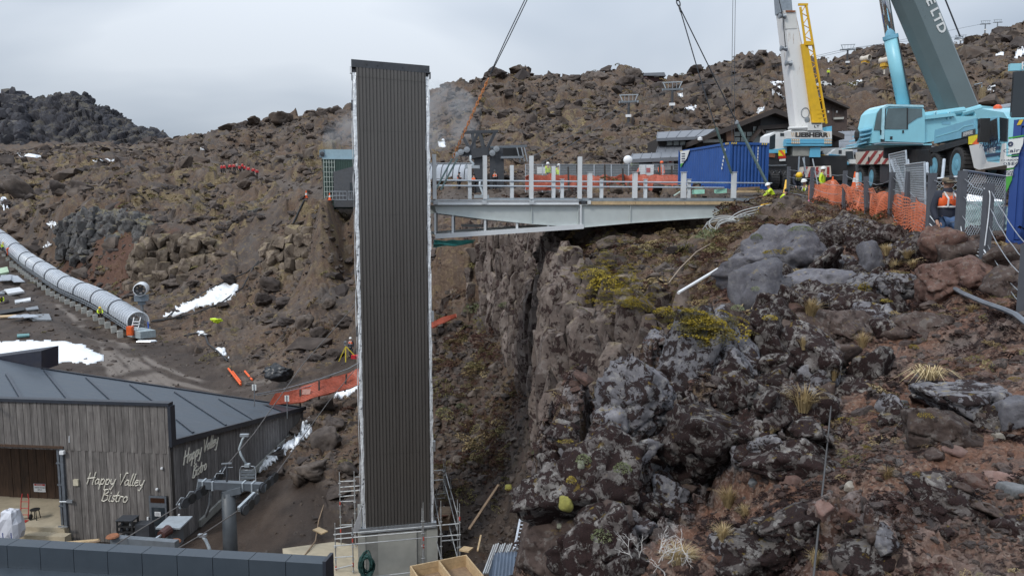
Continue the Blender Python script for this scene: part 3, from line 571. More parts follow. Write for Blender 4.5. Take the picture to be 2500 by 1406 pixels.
def scatter_on_ground(name, n, w, size, protos, sink=.2,sig=.45,flat=.75):
 """w: weight per terrain vertex; size: mean size per terrain vertex"""
 cw = np.cumsum(w); k = np.searchsorted(cw, rng.random(n) * cw[-1]); k = np.clip(k, 0,len(X) - 1)
 jr = 1 + (rng.random(n) - .5) * .006; ja = (rng.random(n) - .5) * .0016; x = (X[k] + Y[k] * ja) * jr; y = (Y[k] - X[k] * ja) * jr
 s = size[k] * np.exp(rng.normal(0,sig, n)); pts = np.stack([x, y, Z[k] + s * (.12 - sink)],1)
 sc = np.stack([s * rng.uniform(.8,1.5,n),s * rng.uniform(.8,1.3,n),s * flat * rng.uniform(.7,1.25,n)],1); rot = np.stack([rng.normal(0,.35,n),rng.normal(0,.35,n),rng.random(n) * 6.28],1)
 return scatter(name, pts, rot, sc, protos)
_inv = (np.abs(AA).ravel() < A_EDGE + .12) * 1.0
_wc = sstep(-.15,.3,fbm(_xy0 * .16 + 171,4)) + .05
scatter_on_ground('lava_rubble', 44000,_inv * ROUGH * (1 - NEAR) * (RF > 24) * (RF < 330) * _wc * SPC / RF * (1 - .75 * GULLY) * (1 - .6 * MOSS),np.clip(RF * .0042,.12,1.2) * (1 - .25 * (X < -4) * (RF < 105)),ST_H, sig=.65)
scatter_on_ground('slope_stones', 24000,_inv * NEAR * (RF < 26) * (.15 + sstep(-.2,.4,fbm(_xy0 * .8 + 7,3))) , np.clip(RF * .0055,.02,.12),ST_N, sig=.55)
scatter_on_ground('gully_stones', 3500,_inv * GULLY * (RF > 20),np.clip(RF * .005,.1,.25),ST_H, sig=.5)
scatter_on_ground('valley_gravel', 3000,_inv * (np.maximum(MUD, YARD) > .5) * (RF > 26) * (RF < 140),np.clip(RF * .0022,.08,.25),ST_H, sig=.5)
# ------------------------------------------------------------------ shared materials
GALV = M('galvanised_steel', (.46,.49,.52),.38,.75,.14,9,.15)
GALV_D = M('weathered_steel', (.30,.32,.34),.45,.7,.2,8,.25)
WHITE_P = M('white_primer_steel', (.66,.68,.69),.45,0,.05,3,.12,dcol=(.42,.40,.36))
GREY_P = M('pale_grey_steel', (.50,.54,.53),.5,0,.06,2.5,.18,dcol=(.36,.35,.32))
DECK_P = M('zinc_grey_steel', (.30,.34,.37),.42,.3,.1,4,.2)
DARKST = M('charcoal_steel', (.052,.056,.064),.5,.2,.2,5,.2)
BLACK = M('black_rubber', (.018,.018,.019),.6,0,.2,5,.2)
TIMBER = M('sawn_pine', (.52,.38,.22),.7,0,.18,7,.3,dcol=(.28,.2,.12))
TIMB_O = M('old_timber', (.26,.18,.115),.8,0,.25,6,.4)
CONC = M('cast_concrete', (.40,.40,.365),.85,0,.10,2.2,.35,dcol=(.22,.21,.19))
CONC_D = M('stained_concrete', (.27,.27,.25),.85,0,.16,2.4,.4,dcol=(.14,.13,.12))
RED_P = M('red_paint', (.42,.035,.03),.5)
ORANGE = M('hi_vis_orange', (.85,.13,.025),.55,0,.12,8,.1)
ORANGE_N = M('orange_net_plastic', (.44,.10,.055),.5,0,.2,8,.15)
YEL_HV = M('hi_vis_yellow', (.62,.80,.03),.55,0,.12,8,.1)
YELLOW = M('yellow_strap', (.70,.38,.02),.5,0,.15,7,.15)
REFL = M('reflective_tape', (.72,.73,.72),.35,.2,.05,5,.1)
WHITE = M('white_plastic', (.74,.75,.76),.45,0,.06,5,.18,dcol=(.4,.38,.34))
NAVY = M('navy_cloth', (.022,.026,.042),.8); BLACKC = M('black_cloth', (.014,.014,.016),.8); DENIM = M('blue_denim', (.075,.13,.24),.85,0,.25,14,.2)
SKIN = M('skin', (.42,.24,.17),.5,0,.08,9,0)
ROPE = M('steel_rope', (.055,.06,.068),.55,.5,.15,9,.1)
GLASS = M('dark_window_glass', (.030,.038,.045),.06,0,.1,2,.05,bump=0)
GLASSL = M('pale_window_glass', (.30,.34,.33),.08,0,.1,1.2,.1,bump=0)
def zat(q, py):
 """height at which the vertical through q crosses photo row py"""
 k = (CY - py) / FPX; return q[1] * (k * _cp + _sp) / (_cp - k * _sp)
class Fr:
 """upright frame: origin o, x axis at angle a in plan; turns photo pixels into positions on its planes"""
 def __init__(s, o, a): s.o = Vector(o); s.a = a; s.ex = Vector((math.cos(a),math.sin(a),0)); s.ey = Vector((-math.sin(a),math.cos(a),0))
 def w(s, x, y, z): return s.o + s.ex * x + s.ey * y + Vector((0,0,z))
 def hit(s, px, py, y=0.0):
  d = P(px, py, 1.0); n = s.ey; p0 = s.o + s.ey * y; t = p0.dot(n) / d.dot(n); q = d * t - s.o; return q.dot(s.ex),q.z
 def hitx(s, px, py, x=0.0):
  """on the plane x = const: returns (y, z)"""
  d = P(px, py, 1.0); n = s.ex; p0 = s.o + s.ex * x; t = p0.dot(n) / d.dot(n); q = d * t - s.o; return q.dot(s.ey),q.z
 def hitz(s, px, py, z=0.0):
  d = P(px, py, 1.0); t = (s.o.z + z) / d.z; q = d * t - s.o; return q.dot(s.ex),q.dot(s.ey)
# ------------------------------------------------------------------ the lift tower
TW = Fr(P(884,1291,30.0),R(12)); T_W = TW.hit(1059,1276)[0]; T_H = TW.hit(866,150)[1]; T_HR = TW.hit(1048,166)[1]; T_D = 3.0
tower = thing('lift_tower', 'tall lift shaft clad in dark ribbed metal with silver foil edges', 'tower', TW.o, TW.a)
t = NT('ribbed_cladding'); _n = t.noise(1.2,6,.7,vec=t.mapv((3,3,.16))); _n2 = t.noise(14,3,.6)
CLAD = t.fin(t.ramp(_n, (.3,(.102,.094,.087)),(.7,(.126,.116,.107))),t.ramp(_n, (.3,.25),(.7,.36)),.3)
mb = MB(); cx0,cx1 = .14,T_W - .13; npd = 20; pd = (cx1 - cx0) / npd; prof = []
for k in range(npd):
 x = cx0 + k * pd; prof += [(x, .0),(x + .010,-.055),(x + .088,-.055),(x + .096,0),(x + .112,0),(x + .116,-.05),(x + .138,-.05),(x + .142,0)]
prof.append((cx1,0)); zt = lambda x: T_H + (T_HR - T_H) * x / T_W - .05
n = len(prof); vs = [(x, y, .06) for x, y in prof] + [(x, y, zt(x)) for x, y in prof]
mb.add(vs, [(k, k + 1,k + 1 + n, k + n) for k in range(n - 1)]); mb.build('cladding', CLAD, tower)
mb = MB(); vs = [(x, y - .012,zt(x) - .52) for x, y in prof] + [(x, y - .012,zt(x) - .02) for x, y in prof]; mb.add(vs, [(k, k + 1,k + 1 + n, k + n) for k in range(n - 1)]); mb.build('top_cladding_sheet', CLAD, tower)
for zl in (3.1,6.3,9.5,12.7,15.9):      # laps between cladding sheets, with their screws
 mb = MB(); mb.add([(x, y - .006,zl - .02) for x, y in prof] + [(x, y - .006,zl + .025) for x, y in prof],[(k, k + 1,k + 1 + n, k + n) for k in range(n - 1)]); o = mb.build('sheet_lap', CLAD, tower)
t = NT('crinkled_foil'); _n = t.noise(7,4,.6); t.bump(t.noise(5,5,.7),.8,.06)
FOIL = t.fin(t.ramp(_n, (.33,(.12,.13,.14)),(.38,(.72,.74,.76)),(.6,(.90,.92,.93))),.30,.35)
mb = MB(); mb.b2((0,.03,0),(T_W, T_D, T_HR - .15)); mb.build('shaft_wall', M('dark_building_wrap', (.05,.05,.055),.6),tower)
def foil(x0,x1,y, z0,z1,seed, depth=.035,nm='foil_edge', along='x'):
 nz, nx = 46,3; V = []; r = np.random.default_rng(seed)
 for i in range(nz + 1):
  z = z0 + (z1 - z0) * i / nz; wob = .05 * (r.random() - .5)
  for j in range(nx + 1):
   a = x0 + (x1 - x0) * j / nx + (wob if j in (0,nx) else 0); d = depth * (r.random() if j in (1,2) else .3)
   V.append((a, y - d, z) if along == 'x' else (y - d, a, z))
 F = [(i * (nx + 1) + j, i * (nx + 1) + j + 1,(i + 1) * (nx + 1) + j + 1,(i + 1) * (nx + 1) + j) for i in range(nz) for j in range(nx)]
 MB().add(V, F).build(nm, FOIL, tower)
foil(.0,.15,-.01,.05,T_H - .42,1); foil(T_W - .14,T_W + .01,-.01,.05,T_HR - .35,2); foil(.0,T_D, -.02,.1,T_H - .5,3,.06,'side_foil', 'y')
mb = MB(); mb.add([(-.03,-.07,T_H - .22),(T_W + .03,-.07,T_HR - .22),(T_W + .03,-.07,T_HR + .06),(-.03,-.07,T_H + .06),(-.03,T_D, T_H - .22),(T_W + .03,T_D, T_HR - .22),(T_W + .03,T_D, T_HR + .06),(-.03,T_D, T_H + .06)],[(0,1,2,3),(4,7,6,5),(0,4,5,1),(3,2,6,7),(0,3,7,4),(1,5,6,2)])
mb.build('roof_fascia', DARKST, tower)
for x in (.55,.95,1.9,T_W - .12): MB().tube((x, -.068,T_H - .1 + (T_HR - T_H) * x / T_W),(x, -.085,T_H - .1 + (T_HR - T_H) * x / T_W),.022,8).build('fixing_bolt', BLACK, tower)
MB().b2((T_W + .03,-.09,T_HR - .42),(T_W + .07,.1,T_HR - .18)).build('fascia_bracket', DARKST, tower)
MB().b2((-.09,-.02,T_H - .45),(-.02,.15,T_H - .2)).build('fascia_bracket', WHITE, tower)
for z in (T_H - 1.55,8.2): MB().b2((-.06,-.03,z - .3),(-.005,.08,z + .1)).build('wrap_tab', DARKST, tower)
for z in (8.4,3.05): MB().b2((T_W - .01,-.04,z),(T_W + .10,.12,z + .42)).build('wall_bracket', GALV, tower)
MB().b2((-.14,-.13,-.06),(T_W + .1,.1,.06)).build('base_flashing', GALV, tower)
MB().b2((-.10,-.17,-.12),(T_W + .06,-.10,-.055)).build('base_flashing', M('zinc_flashing', (.5,.53,.56),.4,.4),tower)
MB().add([(-.02,-.05,.9),(-.02,.0,.95),(-.42,-.1,-.1),(-.05,-.12,.0)],[(0,1,2,3)]).build('loose_wrap_flap', M('grey_wrap', (.30,.30,.31),.6),tower)
MB().b2((-.17,-.06,-4.2),(T_W + .14,T_D, -.125)).build('concrete_plinth', CONC_D, tower)
MB().b2((.62,-.10,-4.2),(T_W - .72,-.062,-.18)).build('plinth_panel', CONC, tower)
MB().b2((-.175,-.085,-4.2),(.12,-.064,-.13)).build('plinth_panel', CONC, tower); MB().b2((T_W - .3,-.085,-4.2),(T_W + .145,-.064,-.13)).build('plinth_panel', CONC, tower)
# ------------------------------------------------------------------ the footbridge being landed between tower and plateau
BR = Fr(P(1060,492,30.9),R(12)); bridge = thing('footbridge', 'pale grey steel footbridge spanning from ribbed tower to the plateau', 'bridge', BR.o, BR.a)
BW = 4.4
def bp(px, py, y=0.0): x, z = BR.hit(px, py, y); return Vector((x, y, z))
def girder(y, nm, mat):
 top = [bp(px, 500,0) for px in (1060,1182,1300,1424,1540,1660,1780,1830)]; bot = [bp(*q) for q in ((1066,520),(1182,535),(1300,547),(1424,555),(1540,544.5),(1660,536),(1770,529),(1832,512))]
 for q in top + bot: q.y = y
 mb = MB(); k = len(top)
 vs = [(q.x, q.y + s * .012,q.z) for s in (-1,1) for q in top + bot]
 fs = [(i, k + i, k + i + 1,i + 1) for i in range(k - 1)] + [(2 * k + i, 2 * k + i + 1,3 * k + i + 1,3 * k + i) for i in range(k - 1)]
 mb.add(vs, fs); w = mb.build(nm, mat, bridge)
 mb = MB()
 for i in range(k - 1): mb.bar(bot[i], bot[i + 1],.26,.025)
 mb.build('bottom_flange', mat, bridge); MB().bar(top[0], top[-1],.24,.025).build('top_flange', mat, bridge)
 return top, bot
gt, gb = girder(.03,'girder_web', GREY_P); girder(BW - .1,'girder_web', GREY_P)
for px, wd in ((1297,.03),(1411,.03),(1538,.03),(1777,.03)):
 a = bp(px, 501,.0); b = bp(px, np.interp(px, [1066,1182,1300,1424,1540,1660,1770],[520,535,547,555,544.5,536,529]),.0); MB().bar(a, b, wd, .1).build('web_stiffener', GREY_P, bridge)
MB().bar(bp(1417.5,500,-.06),bp(1417.5,552,-.06),.085,.06).build('splice_plate', WHITE_P, bridge)
# deck edge
_c = [(-.04,-.11),(.04,-.11),(.04,-.09),(-.02,-.09),(-.02,.09),(.04,.09),(.04,.11),(-.04,.11)]
MB().bar(bp(1180,487.5,.02),bp(1840,487.5,.02),.10,.135).build('deck_edge_channel', DECK_P, bridge)
for a, b in ((1064,1180),(1184,1296),(1300,1413)):
 p, q = bp(a, 494.5,-.11),bp(b, 494.5,-.11); MB().ext([(-.05,-.10),(.05,-.10),(.05,-.075),(-.0,-.075),(.0,.075),(.05,.075),(.05,.1),(-.05,.1)], p, q).build('edge_channel', WHITE_P, bridge)
for px in (1063,1182,1298): MB().box(bp(px, 494.5,-.13),(.2,.13,.17)).build('channel_joint', M('grey_joint_plate', (.52,.55,.57),.45),bridge)
MB().box(bp(1424,494.5,-.04),(.2,.14,.14)).build('splice_block', DARKST, bridge); MB().box(bp(1438,494.5,-.08),(.12,.16,.15)).build('channel_joint', WHITE_P, bridge)
for a, b in ((1441,1551),(1552,1671),(1672,1794)): MB().bar(bp(a, 496,-.07),bp(b, 496,-.07),.07,.145).build('timber_edge_board', TIMBER, bridge)
MB().bar(bp(1795,496,.05),bp(1838,496,.05),.08,.12).build('gap_shade_bar', DARKST, bridge)  # dark bar stands in for the shaded gap past the timber boards
_z = bp(1200,486).z
for k in range(13): MB().b2((.05 + k * 1.03,.08,_z - .12),(1.03 + k * 1.03,BW - .1,_z - .02)).build('deck_panel', M('deck_tray', (.36,.38,.40),.5,.4),bridge)
def hpost(px, ytop, ybot, y, w=.16,cap=False, nm='post'):
 a = bp(px, ybot, y); b = bp(px, ytop, y); mb = MB(); prof = [(-w / 2,-w / 2),(w / 2,-w / 2),(w / 2,-w / 2 + .02),(.012,-w / 2 + .02),(.012,w / 2 - .02),(w / 2,w / 2 - .02),(w / 2,w / 2),(-w / 2,w / 2),(-w / 2,w / 2 - .02),(-.012,w / 2 - .02),(-.012,-w / 2 + .02),(-w / 2,-w / 2 + .02)]
 o = MB().ext(prof, a, (a.x, a.y, b.z),up=(0,1,0)).build(nm, WHITE_P, bridge)
 if cap: MB().box((a.x, a.y, b.z + .008),(w + .06,w + .06,.014)).build('cap_plate', WHITE_P, o)
for px, yt in ((1061,377),(1184,380),(1297,381),(1415,383)): hpost(px, yt, 486,.0)
for px in (1439.5,1549.5,1668,1790.5): hpost(px, 421,484,.0,.18,True)
for px, yt in ((1147,402),(1249.5,404),(1351,406)): hpost(px, yt, 486,BW, .16)
for px in (1372,1468,1575,1681): hpost(px, 438,486,BW, .15,True)
for yy, x1 in ((440.5,1885),(453.5,1768)):
 a, b = bp(1066,yy, BW - .1),bp(x1,yy, BW - .1); b.z = a.z; MB().tube(a, b, .036,8).build('handrail', GALV, bridge)
# frame hung below the girder at the tower end
a, b = bp(1062,577,-.05),bp(1424,553,-.05); MB().ext([(-.08,-.10),(.08,-.10),(.08,-.075),(-.055,-.075),(-.055,.075),(.08,.075),(.08,.1),(-.08,.1)], b, a).build('bottom_chord', WHITE_P, bridge)
a2,b2 = a + Vector((0,1.6,.1)),b + Vector((0,1.6,.1)); MB().bar(a2,b2,.14,.12).build('bottom_chord', GREY_P, bridge)
for px in (1062,1105,1184,1262,1338):
 zt_ = np.interp(px, [1066,1182,1300,1424],[520,535,547,555]); zb = np.interp(px, [1062,1424],[574,551]); MB().bar(bp(px, zt_, -.02),bp(px, zb, -.02),.09,.09).build('hanger', WHITE_P, bridge)
 q0,q1 = bp(px + 4,zt_, 1.5),bp(px + 4,zb - 2,1.5); MB().bar(q0,q1,.08,.08).build('hanger', GALV_D, bridge)
for px in (1105,1184,1262): q = bp(px, np.interp(px, [1062,1424],[573,550]),0); MB().bar(q, q + Vector((0,1.6,.06)),.08,.08).build('cross_member', GREY_P, bridge)
MB().bar(bp(1126,550,1.9),bp(1190,552,1.9),.05,.12).build('soffit_batten', WHITE_P, bridge)
# ------------------------------------------------------------------ slings that carry the bridge, hoist ropes
def rope(name, pts, r, mat, label, cat, group=None, n=6):
 return tag(MB().path(pts, r, n).build(name, mat),label, cat, group)
g = 'crane slings holding the footbridge'
s1 = thing('lifting_sling', 'slack wire sling with orange chain running to the tower end of bridge', 'sling', P(1103,390,32.5),0,g); L = Vector(s1.location)
for dx in (-.05,.05): MB().path([P(1330,-95,31) + Vector((dx, 0,0)),P(1240,92,31.5) + Vector((dx, 0,0)),P(1197,182,32) + Vector((dx * .3,0,0))],.022,6).build('wire_leg', ROPE, s1,off=L)
mb = MB()
for k in range(24):
 f = k / 24; q = P(1197 - 47 * f, 182 + 103 * f, 32.2) if f < .0 else P(1190 + (1104 - 1190) * f, 198 + (388 - 198) * f, 32.3); d = Vector((-.38,0,-1)).normalized()
 mb.path([q + d * .13 * math.cos(a) + (Vector((1,0,-.38)) if k % 2 else Vector((0,1,0))).normalized() * .05 * math.sin(a) for a in [i * 1.0472 for i in range(6)]],.017,4,True)
mb.build('orange_chain', M('orange_chain_steel', (.55,.20,.05),.5),s1,off=L)
for dx in (0,.22): MB().bar(P(1104,388,32.3) + Vector((dx, 0,0)),P(1068,464,32.3) + Vector((dx - .08,0,0)),.10,.07).build('tie_rod', M('green_grey_steel', (.20,.28,.27),.45,.3),s1,off=L)
s2 = thing('lifting_sling', 'two-legged wire sling hung from a shackle above the plateau end of bridge', 'sling', P(1660,30,31.5),0,g); L = Vector(s2.location)
for a in ((1650,-12), ): pass
mb = MB()
for k, (x, y) in enumerate(((1652,-6),(1656,8),(1660,22))):
 q = P(x, y, 31.5); ax = Vector((1,0,0)) if k % 2 else Vector((0,1,0)); d = (P(1660,22,31.5) - P(1652,-6,31.5)).normalized(); mb.path([q + d * .16 * math.cos(a) + ax * .07 * math.sin(a) for a in [i * .785 for i in range(8)]],.028,5,True)
mb.build('shackle', DARKST, s2,off=L); MB().path([P(1600,-140,31),P(1651,-8,31.5)],.035,6).build('pendant_rope', ROPE, s2,off=L)
MB().path([P(1661,26,31.5),P(1706,180,31.8),P(1748,314,32)],.024,6).build('wire_leg', ROPE, s2,off=L); MB().path([P(1663,26,31.5),P(1738,178,32.6),P(1800,303,33.4)],.024,6).build('wire_leg', ROPE, s2,off=L)
MB().bar(P(1748,312,32),P(1786,424,32.6),.075,.075).build('tie_rod', M('dark_green_steel', (.10,.15,.14),.45,.3),s2,off=L); MB().bar(P(1800,302,33.4),P(1884,472,34.5),.095,.095).build('tie_rod', M('green_grey_steel', (.2,.28,.27)),s2,off=L)
MB().lathe([(.001,-.12),(.09,-.06),(.09,.06),(.001,.12)],8,P(1799,300,33.4)).build('socket', GALV_D, s2,off=L)
hoist = thing('hoist_rope', 'pair of thin grey hoist ropes hanging down against the ridge', 'rope', P(1790,158,60))
for px in (1787,1793): MB().path([P(px + 3,-60,60),P(px, 160,60),P(px, 345,60)],.022,5).build('rope_fall', ROPE, hoist, off=hoist.location)
# ------------------------------------------------------------------ scaffold round the plinth
SCF = thing('scaffold', 'galvanised tube scaffold wrapped round the concrete base of tower', 'scaffold', TW.w(T_W / 2,-1.2,-4))
SL = Vector(SCF.location); STUBE = M('scaffold_tube', (.42,.43,.43),.45,.5,.2,6,.3,dcol=(.3,.2,.16)); SRED = M('scaffold_red_band', (.5,.08,.06),.5)
def standard(px, yt, D, yb=1500,red=()):
 q = P(px, 1300,D); zt_ = zat(q, yt); zb = max(zat(q, yb),G(q.x, q.y) - .3 if D > 31 else -20); pr = [(.024,zb)]; z = zb + .3
 while z < zt_ - .45: pr += [(.024,z),(.055,z + .005),(.055,z + .022),(.024,z + .027)]; z += .5
 pr += [(.024,zt_ - .35),(.017,zt_ - .34),(.017,zt_)]
 o = MB().lathe(pr, 8,(q.x, q.y, 0)).build('standard', STUBE, SCF, off=SL)
 for y in red: zz = zat(q, y); MB().tube((q.x, q.y, zz - .08),(q.x, q.y, zz + .08),.03,8).build('red_band', SRED, o, off=SL)
for a in ((818,1276,29.2,1500,(1385,)),(832,1152,32.0,1500,(1228,1295)),(860.5,1268,29.0,1500,(1318,1377)),(867.5,1150,31.8),(1034,1226,28.6,1500,(1314,1332)),(1031,1240,28.6),(1077,1222,28.8),(1067,1194,33.5),(1085,1120,35.5),(1088.5,1120,35.3),(1101,1167,33.0),(1117.5,1219,29.4),(1122.5,1229,29.0,1500,(1265,1362))): standard(*a)
def ledger(a, b, nm='ledger'):
 MB().tube(P(*a),P(*b),.024,7).build(nm, STUBE, SCF, off=SL)
for a, b in (((814,1304,29.2),(1125,1277,29.0)),((818,1315,29.15),(1034,1296,28.6)),((815,1332,29.2),(1125,1304,29.0)),((905,1408,28.6),(1060,1390,28.6)),((828,1175,32),(868,1173,31.8)),((868,1164,31.8),(880,1163,31.5)),((829,1189,32),(880,1185,31.8)),((830,1200,32),(880,1196,31.8)),((829,1212,32),(868,1208,31.8)),((829,1224,32),(868,1222,31.8)),((818,1290,29.2),(862,1283,29)),((830,1281,32),(862,1280,31.8)),((818,1360,29.2),(862,1357,29)),((818,1388,29.2),(862,1378,29)),
             ((1060,1148,35.3),(1086,1147,35.3)),((1060,1172,35.3),(1086,1170,35.3)),((1062,1207,33.5),(1090,1203,34)),((1062,1217,33.5),(1086,1215,34)),((1063,1254,33.4),(1088,1250,34)),((1078,1320,28.8),(1123,1316,29)),((1078,1375,28.8),(1123,1371,29)),((1064,1258,33),(1102,1254,33))): ledger(a, b)
for a, b in (((1087,1150,35.3),(1122,1275,29.2)),((1086,1180,35.4),(1118,1300,29.4)),((1060,1210,33),(1077,1300,28.9)),((1084,1235,33.5),(1118,1365,29.2)),((1063,1310,31),(1080,1375,28.8))): ledger(a, b, 'brace')
MB().b2(*[tuple(v) for v in (P(1066,1266,31.8),P(1104,1262,33.2))]).build('platform_board', TIMB_O, SCF, off=SL)
MB().bar(P(1070,1259,31),P(1103,1257,33),.22,.04).build('platform_board', M('worn_red_board', (.28,.12,.08),.8),SCF, off=SL)
# ------------------------------------------------------------------ the timber-clad bistro
def board_mat(name, cols, sc=1.0):
 t = NT(name); rnd = t.oinfo(); n1 = t.noise(2.0 * sc, 6,.65,vec=t.mapv((9,9,.7))); n2 = t.noise(1.3,4,.6)
 c = t.ramp(n1,(.3,cols[0]),(.52,cols[1]),(.75,cols[2])); c = t.mix(1.0,c, t.ramp(rnd, (0.,.72),(1.,1.22)), 'MULTIPLY')
 c = t.mix(t.math('MULTIPLY', t.ramp(n2,(.55,0.),(.75,1.)),.45),c, tuple(v * .55 for v in cols[0])); t.bump(n1,.4,.02); return t.fin(c, .82)
BOARD = board_mat('weathered_grey_board', [(.085,.074,.068),(.155,.140,.130),(.25,.232,.215)])
BOARD_S = board_mat('weathered_board_shade_lifted', [(.105,.098,.097),(.175,.165,.162),(.26,.247,.24)])  # side boards lightened in colour to offset the shade on that wall
BOARD_I = board_mat('brown_stained_board', [(.030,.018,.012),(.062,.034,.020),(.10,.058,.034)])
ROOF = M('blue_grey_roof_membrane', (.062,.078,.098),.45,0,.12,1.4,.2,dcol=(.09,.10,.11)); ROOF_T = M('dark_roof_trim', (.022,.026,.036),.4,0,.15,5,.15); BAT = M('roof_batten_strip', (.035,.044,.060),.4,0,.1,6,.1)
BI = Fr(P(425,1325,33),R(-6)); bistro = thing('bistro', 'weathered timber bistro building with dark sloping roof and script lettering', 'building', BI.o, BI.a)
def bh(px, py, y=0.0): x, z = BI.hit(px, py, y); return Vector((x, y, z))
zcap = bh(425,992).z; zmid = bh(425,1106).z; xop = bh(160,1200).x
_A = BI.hitx(430,1079,0); _Rr = BI.hitx(743,997,0); _L = P(100,899,42) - BI.o; _Lx, _Ly = _L.dot(BI.ex), _L.dot(BI.ey)
_p = np.linalg.solve(np.array([[0,max(.2,_A[0]),1],[0,_Rr[0],1],[_Lx, _Ly, 1]]),np.array([_A[1], _Rr[1], _L.z]))
rz = lambda x, y: float(_p[0] * x + _p[1] * y + _p[2])
def rp(px, py, dz=0.0):
 d = P(px, py, 1.0); dl = Vector((d.dot(BI.ex),d.dot(BI.ey),d.z)); o = Vector((-BI.o.dot(BI.ex),-BI.o.dot(BI.ey),-BI.o.z)); t = (_p[0] * o.x + _p[1] * o.y + _p[2] + dz - o.z) / (dl.z - _p[0] * dl.x - _p[1] * dl.y); return o + dl * t
YE = _Rr[0]
poly = [Vector((-.05,.25,0)),Vector((-.05,YE, 0)),Vector((_Lx, _Ly, 0)),Vector((-19,_Ly - 1.0,0)),Vector((-19,.25,0))]
for q in poly: q.z = rz(q.x, q.y)
MB().poly(poly[::-1] if False else poly, .12,(0,0,1)).build('roof', ROOF, bistro)
for a, b in (((16,912),(56,979)),((108,903),(171,980)),((211,921),(279,983)),((318,938),(386,986)),((427,956),(552,1037)),((535,973),(620,1024)),((432,1023),(472,1055)),((-60,905),(-40,979))):
 MB().bar(rp(*a, .05),rp(*b, .05),.10,.07).build('roof_batten', BAT, bistro)
p, q = rp(100,899,.03),rp(743,995,.03); MB().bar(p, q, .16,.10).build('ridge_cap', ROOF_T, bistro)
MB().add([rp(640,985,.06),rp(735,998,.06),rp(690,1004,.06)],[(0,1,2)]).build('roof_gutter', ROOF_T, bistro)
# parapet and its trim
MB().b2((-19,-.02,zcap),(.06,.34,zcap + .14)).build('parapet_cap', ROOF_T, bistro)
MB().b2((-.0,-.03,_A[1] - .05),(.14,.34,zcap - .002)).build('corner_trim', ROOF_T, bistro)
MB().bar((.05,.34,rz(0,.3) + .03),(.05,YE, rz(0,YE) + .03),.14,.24).build('side_fascia', ROOF_T, bistro)
MB().b2((-19,.12,zmid),(-.02,.30,zcap - .002)).build('parapet_wall', M('parapet_backing', (.05,.05,.055),.7),bistro)
zg = -.25
MB().b2((xop - .05,.12,zg),(-.02,.3,zmid - .002)).build('wall', M('wall_backing', (.04,.035,.032),.8),bistro)
MB().poly([(-.10,.31,zg),(-.10,YE, rz(0,YE) - 2),(-.10,YE, rz(0,YE) - .1),(-.10,.31,rz(0,.31) - .1)],.15,(1,0,0)).build('side_wall', M('wall_backing'  , (.04,.035,.032),.8),bistro)
bw = .168
def board(x, y, z0,z1,w, nm='board', m=BOARD, side=False, r=0):
 mb = MB(); d = .028 + .014 * (r % 2)
 if side: mb.b2((y - .0,x, z0),(y + d, x + w - .008,z1))
 else: mb.b2((x, y - d, z0),(x + w - .008,y, z1))
 o = mb.build(nm, m, bistro); return o
n = int(18.9 / bw)
for k in range(int(9.2 / bw)):
 x = -bw * (k + 1) - .02; board(x, .10,zmid - .06,zcap - .01,bw, r=k)
dx0,dx1 = bh(365,1250).x, bh(407,1250).x; zdt = bh(385,1211).z
for k in range(int(-xop / bw) + 1):
 x = -bw * (k + 1) - .02
 if x < xop - .02: continue
 z0 = zdt if dx0 - bw * .6 < x < dx1 - bw * .3 else zg + .1
 board(x, .115,z0,zmid - .02,bw, r=k + 1)
ns = int(YE / bw)
for k in range(ns):
 y = .04 + bw * k; zt_ = rz(0,y) - .1; xw = BI.w(0,y, 0); zb = min(G(xw.x + .5,xw.y) - BI.o.z + .05,zt_ - .2)
 board(y, -.09,max(zb - .3,zg),zt_, bw, 'board', BOARD_S, True, k)
MB().bar((.0,2.2,zg + .2),(.0,YE, rz(0,YE) - .95),.12,.35).build('base_plinth', CONC_D, bistro)
# entrance bay
ib = 3.0; xl = -12.2
for k in range(22):
 x = xop - .35 - bw * 1.35 * (k + 1)
 if x < xl - 2.2: break
 MB().b2((x, ib - .03 - .012 * (k % 2),zg + .5),(x + bw * 1.35 - .01,ib, zmid + .2)).build('bay_board', BOARD_I, bistro)
MB().b2((xl - 3,ib, zg),(xop, ib + .1,zmid + .3)).build('bay_wall', BOARD_I, bistro); MB().b2((xop - .30,.3,zg),(xop - .2,ib, zmid + .2)).build('bay_wall', BOARD_I, bistro)
MB().b2((xl - 3,.0,zmid + .02),(xop, ib, zmid + .12)).build('bay_soffit', BOARD_I, bistro)
fz = bh(60,1280,0).z
SAND = M('sandy_concrete', (.42,.36,.26),.9,0,.12,3,.35)
MB().b2((xl - 3,-.2,zg - .4),(xop - .02,ib, fz)).build('bay_floor', SAND, bistro); MB().b2((xl - 3,-.62,zg - .4),(xop + .3,-.202,fz - .2)).build('step', SAND, bistro); MB().b2((xl - 3,-1.05,zg - .4),(xop + .3,-.622,fz - .38)).build('step', SAND, bistro)
STEELF = M('door_frame_steel', (.14,.155,.175),.45,.3)
MB().b2((xop - .16,-.02,fz - .1),(xop - .02,.12,zmid)).build('bay_frame', STEELF, bistro); MB().b2((xop - .40,.1,fz),(xop - .3,.5,zmid)).build('bay_frame', STEELF, bistro)
for z in (fz + .9,fz + 1.9,fz + 2.9): MB().b2((xop - .4,.02,z),(xop - .16,.08,z + .06)).build('frame_rail', STEELF, bistro)
MB().box(bh(152,1104,-.06),(.2,.14,.16)).build('camera_box', WHITE, bistro)
MB().box(bh(170,1223,-.04),(.28,.06,.14)).build('frame_latch', GALV, bistro); MB().tube(bh(146,1224,-.02),bh(166,1224,-.02),.03,6).build('frame_latch', GALV, bistro)
